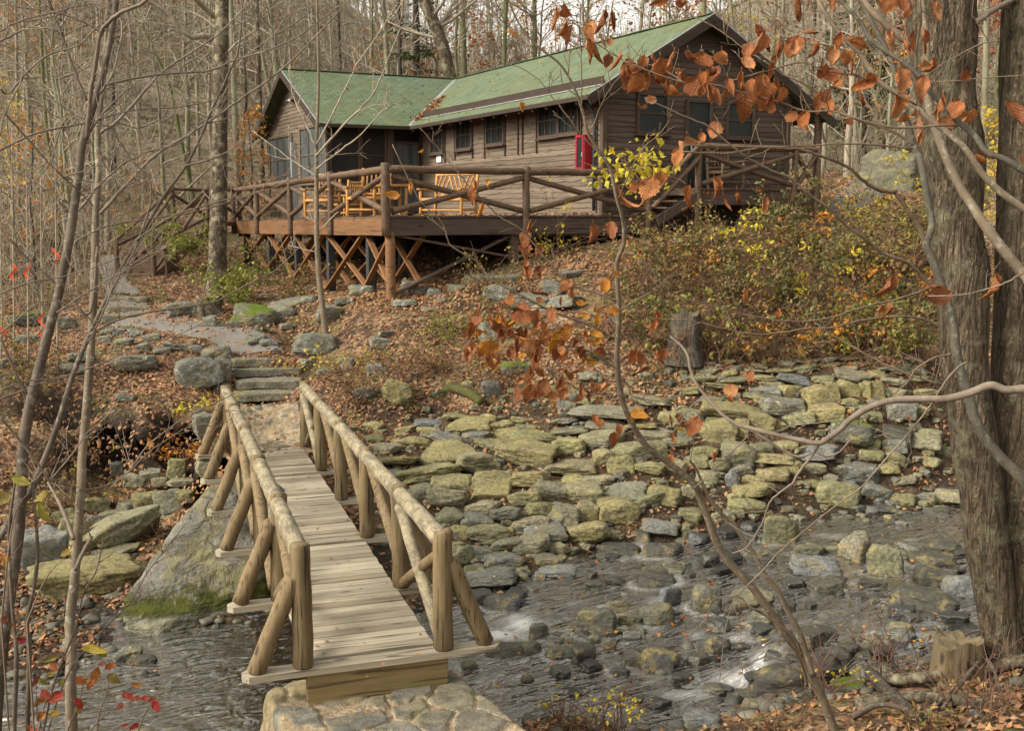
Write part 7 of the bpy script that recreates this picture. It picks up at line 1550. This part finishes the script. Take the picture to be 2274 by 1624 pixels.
for rw, (y_, xa, xb, cnt_) in enumerate(((748, 1440, 2070, 8), (690, 1400, 2070, 9), (628, 1400, 2075, 9), (572, 1420, 2080, 9), (522, 1480, 2080, 8))):
    for c_ in range(cnt_):
        kk = 'mgmddgmbo'[(c_*2+rw*5) % 9]; x_ = xa+(xb-xa)*(c_+.5)/cnt_
        SH_.append((x_+rng.normal(0, 12), y_+rng.normal(0, 8), 130+rng.uniform(0, 50), 92+rng.uniform(0, 50), kk, 100, .085, '%s bush, %s from left in the %s row of the slope thicket' % ({'d': 'dry brown', 'm': 'mixed autumn', 'g': 'dull green', 'b': 'bright green', 'y': 'yellow leafed', 'o': 'orange leafed'}[kk], ORD[c_], RW[rw])))
for q in SH_: shrub(*q[:5], int(q[5]*(2.6 if q[4] != 'd' else 2.)), q[6]*1.12, q[7], stems=20 if q[4] in 'dm' else 16)
shrub(410, 522, 140, 84, 'b', 1500, .085, 'broad bright green rhododendron beside the wooden stairs', D=29.4, stems=30)
shrub(1425, 362, 130, 84, 'y', 190, .062, 'bright yellow maple sprig before the cabin corner', D=8.2, stems=10)
# sprigs close to the camera with single leaves: crop points of the leaf centres
M_CRIM = veinleaf('crimson_sprig_leaf', [(.42, .035, .03), (.36, .05, .035), (.46, .10, .05)], .3); M_ORSP = veinleaf('orange_sprig_leaf', [(.45, .14, .04), (.36, .11, .05), (.50, .24, .06), (.25, .07, .035)], .3); M_OLSP = veinleaf('olive_sprig_leaf', [(.30, .27, .05), (.20, .19, .05), (.42, .34, .05)], .35)
def sprig(name, label, stems, lv, D, cat='shrub'):
    b = at(*stems[0][0], D); g_ = float(gz(b[0], b[1])[0]); th = thing(name, label, cat, (b[0], b[1], g_)); sb = MB()
    for st in stems:
        P = trace(st, D, D+.1); P = np.concatenate([np.linspace(np.array([P[0][0], P[0][1], g_-.05]), P[0], 4)[:-1], P]); add_tube(sb, P, np.linspace(.005, .0018, len(P)), 5)
    part('stems', sb, M_TWIGB, th)
    for nm, m in (('crimson_leaves', M_CRIM), ('orange_leaves', M_ORSP), ('olive_leaves', M_OLSP)):
        lm = MB()
        for cx, cy, w, h, f in lv:
            if f != nm[:2]: continue
            r = np.random.default_rng(int(cx*7+cy)); px, py = cr(6, cx, cy); c0 = at(px, py, D+r.normal(0, .1)); L = max(w, h)*CS*D/FPX; wd_ = max(min(w, h), max(w, h)*.45)*CS*D/FPX
            d = np.array([w*r.choice((-1., 1.)), r.normal(0, 20), -h*.9]); d /= np.linalg.norm(d)
            V, F, uv = big_leaf(c0-d*L*.5, d, np.array([r.normal(0, .5), -1., .5]), L, wd_, r.normal(0, .7), abs(r.normal(.2, .25)), int(cx)); lm.add(V, F); lm.uv = (lm.uv or [])+[uv]
        if lm.n: part('leaves' if nm[0] == 'c' else nm, lm, m, th)
sprig('shrub', 'crimson leafed sprig over the water in the lower left', [S(6, (560, 1680), (660, 1560), (760, 1480), (900, 1420)), S(6, (640, 1690), (665, 1500), (720, 1340), (700, 1230)), S(6, (900, 1690), (960, 1520), (1030, 1400), (1080, 1290)), S(6, (760, 1690), (860, 1600), (960, 1590))],
      [(790,1465,90,50,'cr'),(835,1390,60,60,'cr'),(870,1400,60,70,'cr'),(920,1410,50,40,'cr'),(970,1425,80,60,'cr'),(1050,1460,80,90,'cr'),(910,1320,90,40,'or'),(630,1250,70,130,'or'),(735,1200,60,70,'or'),(680,1180,60,40,'or'),(760,1280,110,60,'ol'),(820,1595,80,50,'cr'),(890,1600,80,50,'cr'),(1010,1420,70,30,'cr')], 5.2)
sprig('shrub', 'red and orange leafed sprig at the lower left corner', [S(6, (240, 1700), (300, 1450), (380, 1250)), S(6, (420, 1700), (520, 1450), (560, 1300), (640, 1200)), S(6, (300, 1700), (250, 1500), (240, 1300))],
      [(380,1410,130,100,'cr'),(310,1385,80,90,'cr'),(260,1440,80,110,'or'),(530,1450,60,110,'cr'),(230,1610,100,50,'cr'),(275,1530,70,90,'or'),(360,1200,60,70,'or'),(240,1300,50,100,'or'),(290,1300,80,40,'ol'),(340,1250,60,40,'ol'),(410,1310,50,70,'ol'),(370,1510,90,60,'ol'),(540,1290,70,80,'or'),(600,1310,40,110,'or'),(520,1490,70,50,'ol'),(180,1270,70,30,'ol'),(640,1090,200,50,'ol'),(680,1110,80,60,'ol'),(340,1150,110,60,'ol'),(120,1040,120,60,'cr'),(30,890,70,70,'or'),(100,930,40,60,'or')], 4.9)
sprig('shrub', 'few large yellow-green leaves at the left edge', [S(6, (10, 900), (60, 400), (110, 150), (200, 30)), S(6, (180, 900), (300, 620), (430, 470))], [(30,80,110,120,'ol'),(255,70,150,70,'ol'),(290,190,70,190,'ol'),(20,500,70,140,'or'),(450,450,90,80,'ol'),(150,-40,160,60,'ol')], 4.7)
for px, py, w, h, k, n, lb in ((1350, 1560, 150, 150, 'y', 110, 'yellow-green goldenrod clump at the bottom edge'), (1250, 1590, 110, 90, 'd', 50, 'dry grass clump at the bottom edge beside the landing'), (1700, 1600, 160, 80, 'd', 60, 'dead weeds on the near bank left of the sapling foot'), (1980, 1440, 140, 150, 'd', 40, 'dry weed stalks before the broad sawn stump'), (2180, 1520, 160, 160, 'd', 60, 'dead stalks on the near bank by the massive trunk'), (1830, 1480, 90, 150, 'y', 30, 'thin yellow leafed sprig beside the sapling foot'), (2060, 1600, 160, 60, 'm', 90, 'low leaves in the lower right corner')):
    shrub(px, py, w, h, k, n, .05, lb, stems=16, arch=.3, name='weed_clump', cat='weeds')
# ferns
M_FERN = leafmat('fern_frond', [(.035, .075, .03), (.05, .10, .04), (.04, .085, .04)], .5, False, .2)
def fern(px, py, s, label, seed):
    P = hit(px, py, False); R = np.random.default_rng(seed); mb = MB()
    for k in range(13):
        a = R.uniform(0, 2*PI); d = np.array([math.cos(a), math.sin(a), R.uniform(.3, .9)]); L = s*R.uniform(.7, 1.1); q = np.linspace(0, 1, 18)[:, None]; pts = P+d*L*q-UP*(.55*L*q**2); add_tube(mb, pts, np.linspace(.004, .002, 18), 3, False)
        sd = np.cross(d, UP); sd /= np.linalg.norm(sd)
        for sg in (-1, 1):
            b = pts[2:]; w = (np.sin(np.linspace(.25, PI*.98, len(b))))*s*.16
            V, F = leaf_cards(b, w, np.tile(sd*sg+d*.3, (len(b), 1)), np.tile(UP, (len(b), 1)), .1, .34); mb.add(V, F)
    solo('fern', mb, M_FERN, label, 'fern', 'ferns on the bank')
fern(955, 885, .5, 'large dark green fern on the bank above the stacked stones', 1); fern(915, 910, .3, 'smaller dark fern left of the large one', 2); fern(580, 735, .22, 'pale fern below the mossy boulder', 3); fern(1330, 800, .22, 'small fern under the rust leaves', 4); fern(330, 800, .2, 'tiny fern left of the path wall', 5)
# fallen timber
M_MOSSL = bark('mossy_log_bark', (.045, .038, .02), (.12, .10, .06), (.07, .072, .022), 12, 2, lichs=2.6, lth=.42)
def fallen(pts, r0, r1, mat, label, lift=.0, ends=True, seed=0, name='fallen_log', cat='log'):
    P = np.array([hit(p[0], p[1], False)+UP*(p[2] if len(p) > 2 else r0*.7) for p in pts]); P = smooth(P, 16); mb = MB(); add_tube(mb, P, np.linspace(r0, r1, 16), 12, True, .09, seed); solo(name, mb, mat, label, cat)
fallen([(1000, 868), (1035, 880), (1070, 905)], .10, .08, M_MOSSL, 'short mossy log curling over beside the fern')
fallen([(2300, 1490, .12), (2180, 1512, .1), (2050, 1530, .1), (1960, 1530, .08)], .065, .055, M_MOTT, 'long grey log behind the brush pile at lower right')
fallen([(1930, 1520, .1), (1990, 1570, .06), (2040, 1615, .05)], .055, .05, M_DARKB, 'dark rotting branch in the lower right corner')
fallen([(1900, 1580, .05), (2000, 1565, .06), (2100, 1570, .06), (2180, 1585, .06)], .06, .05, M_MOTT, 'flaking brown log lying in leaves at lower right')
for pts, r, lb in (([(2290, 1405, .3), (2200, 1480, .2), (2090, 1600, .1)], .024, 'grey dead branch leaning from the massive trunk foot'), ([(2250, 1420, .32), (2150, 1520, .12), (2050, 1622, .1)], .016, 'thin dead branch crossing the brush pile'), ([(2300, 1430, .2), (2150, 1450, .2), (2050, 1520, .12)], .014, 'wiry dead branch above the broad sawn stump'), ([(2160, 1470, .1), (2200, 1530, .2), (2230, 1600, .05)], .02, 'short snag standing in the brush pile'), ([(1780, 1540, .1), (1870, 1470, .4), (2060, 1400, .8)], .007, 'long thin cane slanting over the near bank'), ([(1890, 1600, .03), (1960, 1590, .1), (2050, 1600, .04)], .03, 'stubby branch half buried in leaves')):
    fallen(pts, r, r*.6, M_SAPL, lb, seed=int(r*1e4), name='fallen_branch', cat='branch')
# marker ribbons in the left wood
t = NT('orange_marker_tape'); M_TAPE = t.done(t.princ((.80, .10, .04), .5))
for k, (cx, cy, lb) in enumerate(((85, 185, 'orange marker tape on the leftmost thin stem'), (180, 182, 'orange marker tape near the lichened stem'), (275, 510, 'orange marker tape beside the dark sapling, upper'), (282, 620, 'orange marker tape beside the dark sapling, hanging lower'), (370, 72, 'small orange marker tape near the upper path'), (8, 590, 'orange marker tape at the left picture edge'))):
    px, py = cr(3, cx, cy); p = at(px, py, 20.); R = np.random.default_rng(k); mb = MB()
    st_ = MB(); V = []
    for q in range(9): V += [p+np.array([.05*math.sin(q*.8+k)-.02, 0, .12-.035*q]), p+np.array([.05*math.sin(q*.8+k)+.03, .02, .12-.035*q])]
    mb.add(np.array(V), np.array([[2*q, 2*q+1, 2*q+3, 2*q+2] for q in range(8)])); solo('marker_tape', mb, M_TAPE, lb, 'tape', 'orange marker tapes in the left wood')
    b = p.copy(); g_ = float(gz(b[0], b[1])[0]); th = thing('young_shoot', ['bare shoot carrying the leftmost orange tape', 'bare shoot carrying the second orange tape', 'bare shoot carrying the upper of the paired tapes', 'bare shoot carrying the lower of the paired tapes', 'bare shoot carrying the tape near the upper path', 'bare shoot with tape at the picture edge'][k], 'sapling', (b[0], b[1]+.03, g_))
    mb = MB(); P = smooth([np.array([b[0]-.1, b[1]+.03, g_-.1]), b+np.array([0, .03, 0]), b+np.array([.05, .05, 1.2]), b+np.array([.1, .1, 2.6])], 12); add_tube(mb, P, np.linspace(.022, .008, 12), 6); part('trunk', mb, M_FARTW, th); mb = MB(); twiggy(mb, P, 70, 9, 20, 1.2, 1, seed=k); part('branches', mb, M_FARTW, th)
# leaf litter
LIT = leafmat('fallen_leaf', [(.23, .12, .068), (.31, .175, .105), (.17, .085, .048), (.37, .24, .155), (.27, .14, .08), (.38, .20, .10), (.22, .145, .095), (.30, .125, .06), (.46, .30, .14), (.27, .18, .12), (.15, .078, .045), (.32, .21, .14)], .7, False, .12)
def scatter(n, Dlo, Dhi, size, filt, seed, pw=1.):
    R = np.random.default_rng(seed); D = Dlo+(Dhi-Dlo)*R.random(n)**pw; x = R.uniform(-.52, .52, n)*D; P = np.stack([x, D, gz(x, D)], 1); k = filt(P, R); P = P[k]; n = len(P)
    e = .04; nx_ = (gz(P[:, 0]-e, P[:, 1])-gz(P[:, 0]+e, P[:, 1]))/(2*e); ny_ = (gz(P[:, 0], P[:, 1]-e)-gz(P[:, 0], P[:, 1]+e))/(2*e); N = np.stack([nx_, ny_, np.ones(n)], 1)+R.normal(0, .38, (n, 3))
    d = rdir(n); d = d-N*((d*N).sum(1)/(N*N).sum(1))[:, None]; P = P+np.array([0, 0, .008])+R.random((n, 1))*np.array([[0, 0, .03]])
    s = size*(.55+.9*R.random(n))
    return leaf_cards(P-d/np.linalg.norm(d, axis=1, keepdims=True)*s[:, None]*.5, s, d, N, .32, .6)
def onpath(P):
    q = proj(P); return ((q[:, 0] > 505) & (q[:, 0] < 690) & (q[:, 1] > 905) & (q[:, 1] < 1010))
def dry_(P, R):
    dens = np.clip(.62+.55*fbm(P*np.array([1, 1, 0.]), .8, 3, 77), .12, 1); k = (gz(P[:, 0], P[:, 1]) > wz(P[:, 0], P[:, 1])+.03) | (P[:, 1] > 23)
    g_ = ribbon_near(P); q_ = proj(P); bk = (q_[:, 0] > 810) & (q_[:, 1] > 920-np.clip((q_[:, 0]-1400)*.2, 0, 110)) & (q_[:, 1] < 1310) & (P[:, 1] > 12) & (P[:, 1] < 21)
    return k & (R.random(len(P)) < dens*(1-.72*g_)*np.where(bk, .45, 1))
def ribbon_near(P):
    q = proj(P); out = np.zeros(len(P))
    for a, b, w in (((580, 780), (450, 742), 45), ((450, 742), (290, 716), 28), ((280, 640), (240, 580), 40), ((595, 980), (595, 910), 75), ((1890, 440), (1870, 465), 40)):
        a = np.array(a, float); b = np.array(b, float); t_ = np.clip(((q-a)@(b-a))/((b-a)@(b-a)), 0, 1)[:, None]; out = np.maximum(out, (np.linalg.norm((q-a-(b-a)*t_)/np.array([1, .45]), axis=1) < w)*1.)
    return out
mb = MB()
mb.add(*scatter(16000, 7.2, 12.5, .075, dry_, 1)); mb.add(*scatter(52000, 12, 24, .08, dry_, 2, .8)); mb.add(*scatter(52000, 22, 42, .10, dry_, 3, .8))
tag(solo('fallen_leaves', mb, LIT, 'brown fallen leaves carpeting the woodland floor', 'leaf litter', smooth=False), kind='stuff')
mb = MB()
mb.add(*scatter(5200, 12, 30, .06, lambda P, R: dry_(P, R) & (fbm(P*np.array([1, 1, 0.]), .7, 3, 41) > .12), 6))
tag(solo('ground_cover', mb, GRB, 'small green herbs scattered over the leaf litter', 'ground cover', smooth=False), kind='stuff')
mb = MB(); R = np.random.default_rng(9); n = 1500
for k in range(n):
    D = R.uniform(9, 27); x = R.uniform(-.5, .5)*D
    if wet(x, D)[0]: continue
    p = np.array([x, D, float(gz(x, D)[0])-.02])
    if inhouse(x, D): continue
    d = np.array([R.normal(0, .5), R.normal(0, .5), 1.]); L = R.uniform(.12, .5); add_tube(mb, [p, p+d*L*.5, p+d*L+R.normal(0, .04, 3)], [.003, .0025, .0015], 3, False)
tag(solo('dead_stalks', mb, M_CANE, 'dead weed stalks standing in the leaf litter', 'stalks'), kind='stuff')
# leaves caught on stones and in the stream, pebbles along the margins
mb = MB(); P = []
RK = [o for o in COL.objects if o.name.startswith('stream_rock') or o.name.startswith('bank_stone')]
while len(P) < 520:
    o = RK[int(R.integers(0, len(RK)))] if R.random() < .9 else None
    if o is None: h_ = hit(R.uniform(1000, 2200), R.uniform(1150, 1550))
    else:
        x, y = o.location.x+R.normal(0, .75)*abs(o.scale.x), o.location.y-abs(R.normal(.3, .5))*abs(o.scale.x); h_ = np.array([x, y, max(gz(x, y)[0], wz(x, y)[0] if y < 24 else -9)])
    if h_[1] < 19.5: P.append(h_)
P = np.array(P); n = len(P); d = rdir(n, .15); N = UP+R.normal(0, .3, (n, 3)); s = R.uniform(.035, .085, n); mb.add(*leaf_cards(P+UP*.03-d*s[:, None]*.5, s, d, N, .3, .65))
tag(solo('stream_leaves', mb, leafmat('wet_bright_leaf', [(.30, .10, .03), (.45, .22, .05), (.22, .08, .03), (.55, .34, .06), (.38, .14, .05)], .4, False, .15), 'bright leaves caught in the stream', 'leaves', smooth=False), kind='stuff')
mb = MB(); PV_, PF_ = ico(2); R = np.random.default_rng(12); n = 0
while n < 2600:
    q = (R.uniform(-.5, .5), R.uniform(8.2, 17.5)); x = q[0]*q[1]; dzv = float(gz(x, q[1])[0]-wz(x, q[1])[0])
    if abs(dzv) > .2 and R.random() < .93: continue
    s = R.uniform(.015, .07) if R.random() < .85 else R.uniform(.06, .12); V = PV_*(1+.25*R.normal(0, 1, (len(PV_), 1)).clip(-1, 1))*np.array([1, .9, .55])*s*R.uniform(.7, 1.3, 3); a = R.uniform(0, 6); V = V@np.array([[math.cos(a), math.sin(a), 0], [-math.sin(a), math.cos(a), 0], [0, 0, 1]])
    mb.add(V+np.array([x, q[1], max(float(gz(x, q[1])[0]), float(wz(x, q[1])[0])-.06)+s*.1]), PF_); n += 1
t = NT('pebble_stone'); cI = t.ramp(t.island(), [(.1, (.05, .048, .042)), (.35, (.10, .095, .075)), (.6, (.16, .145, .09)), (.85, (.12, .12, .115)), (1., (.22, .2, .14))]); M_PEB = t.done(t.princ(t.mix(t.math('MULTIPLY', t.noise(t.worldpos(), 40, 4), .7), cI, (.03, .027, .02)), .6))
tag(solo('pebbles', mb, M_PEB, 'small stones and gravel along the water margin', 'pebbles'), kind='stuff')
# leaves on built things: roof valley, steps, deck
mb = MB(); n = 900; s = R.random(n)**1.6; v1 = L3(-EV+.35, LL-EV+.25, 0); a = R.random(n); uu = -EV+.45+s*1.3+R.normal(0, .12, n); vv = LL-EV+.35+s*1.35-np.abs(R.normal(0, .35, n))*(1-s); zz = ZE+(uu+EV)*PITm+.07+R.random(n)*.05*(1-s)
P = np.array([L3(q, w, z) for q, w, z in zip(uu, vv, zz)]); mb.add(*leaf_cards(P, R.uniform(.06, .13, n), rdir(n, .3), UP+R.normal(0, .4, (n, 3)), .3, .65)); tag(solo('roof_leaves', mb, LIT, 'pile of brown leaves caught in the roof valley', 'leaf pile', smooth=False), kind='stuff')
mb = MB(); n = 240; a = R.random(n); b = R.random(n); P = np.array([L3(-EV+q*3.2, -.3+w*(LL-.8-q*0)+q*3, ZE+q*3.2*PITm+.05) if k % 2 else L3(-KK-.3+w*(2.6+q*3), LL-EV+q*3.9, ZE+q*3.9*PITl+.05) for k, (q, w) in enumerate(zip(a, b))])
mb.add(*leaf_cards(P, R.uniform(.05, .11, n), rdir(n, .3), UP+R.normal(0, .3, (n, 3)), .3, .65)); tag(solo('scattered_roof_leaves', mb, LIT, 'single brown leaves scattered over the green roof', 'leaves', smooth=False), kind='stuff')
mb = MB(); n = 420; P = np.array([L3(DU+.1+R.random()*5.3, DV+abs(R.normal(0, 1.2)) if R.random() < .5 else DV+R.random()*12, 0) for _ in range(n)]); vv = (P-C0_3)@W; P[:, 2] = 3.672-.0165*np.maximum(vv-DV, 0)+.02; mb.add(*leaf_cards(P, R.uniform(.07, .12, n), rdir(n, .3), UP+R.normal(0, .4, (n, 3)), .3, .65)); tag(solo('deck_leaves', mb, LIT, 'dry leaves scattered on the timber deck', 'leaves', smooth=False), kind='stuff')
mb = MB()
for k in range(420):
    q = R.uniform(515, 665); yy = R.uniform(800, 895); h_ = hit(q, yy, False); mb.add(*leaf_cards(h_[None]+UP*(.05+.04*R.random()), np.array([R.uniform(.06, .1)]), rdir(1, .3), UP[None]+R.normal(0, .3, (1, 3)), .3, .65))
for k in range(70): mb.add(*leaf_cards(bp(R.uniform(-.5, .5), R.uniform(-1.3, 8.4), 0)[None]+UP*(.008 if True else 0), np.array([R.uniform(.03, .06)]), rdir(1, .05), UP[None]+R.normal(0, .12, (1, 3)), .15, .6))
tag(solo('step_leaves', mb, LIT, 'leaves lying on the bridge steps and planks', 'leaves', smooth=False), kind='stuff')
rock('roadside_boulder', 1978, 385, 118, 96, M_STRM, 'round', 'large lichened boulder beside the grey track', 'boulder', P=at(1985, 420, 33.), v=3)
rock('roadside_boulder', 1935, 440, 60, 40, M_GREY, 'flat', 'low pale rock at the edge of the grey track', 'boulder', P=at(1935, 440, 31.), v=3)
# ---------------------------------------------------------------- light, sky, camera
wd = bpy.data.worlds.new('World'); sc.world = wd; wd.use_nodes = True; nt = wd.node_tree
bg = nt.nodes['Background']; sky = nt.nodes.new('ShaderNodeTexSky'); sky.sky_type = 'NISHITA'; sky.sun_disc = False
SUN_EL, SUN_AZ = math.radians(38), math.atan2(-.95, -.38)
sky.sun_elevation = SUN_EL; sky.sun_rotation = SUN_AZ; sky.dust_density = 4.; sky.air_density = 1.
hs = nt.nodes.new('ShaderNodeHueSaturation'); hs.inputs['Saturation'].default_value = .28; hs.inputs['Value'].default_value = 1.
nt.links.new(sky.outputs[0], hs.inputs['Color']); hs.inputs['Saturation'].default_value = .12
wm = nt.nodes.new('ShaderNodeMix'); wm.data_type = 'RGBA'; wm.blend_type = 'MULTIPLY'; wm.inputs[0].default_value = 1.; wm.inputs[7].default_value = (1., .957, .865, 1)
nt.links.new(hs.outputs[0], wm.inputs[6]); nt.links.new(wm.outputs[2], bg.inputs['Color']); bg.inputs['Strength'].default_value = .15
sl = bpy.data.lights.new('sun', 'SUN'); sl.energy = 1.2; sl.angle = math.radians(18); sl.color = (1., .91, .76)
so = bpy.data.objects.new('sun', sl); COL.objects.link(so); so.location = (-10, -10, 40)
sd = Vector((math.sin(SUN_AZ)*math.cos(SUN_EL), math.cos(SUN_AZ)*math.cos(SUN_EL), math.sin(SUN_EL)))
so.rotation_euler = (-sd).to_track_quat('-Z', 'Y').to_euler()
cam = bpy.data.cameras.new('camera'); co = bpy.data.objects.new('camera', cam); COL.objects.link(co)
co.location = (0, 0, ZC); co.rotation_euler = (PI/2-PITCH, 0, 0); cam.sensor_width = 36; cam.lens = FPX/2273*36; cam.clip_end = 1000; cam.clip_start = .05
sc.camera = co
sc.view_settings.view_transform = 'Standard'; sc.view_settings.look = 'None'; sc.view_settings.exposure = 1.16; sc.view_settings.gamma = 1
sc.cycles.max_bounces = 5; sc.cycles.transparent_max_bounces = 8; sc.cycles.caustics_reflective = False; sc.cycles.caustics_refractive = False
sc.cycles.use_denoising = True
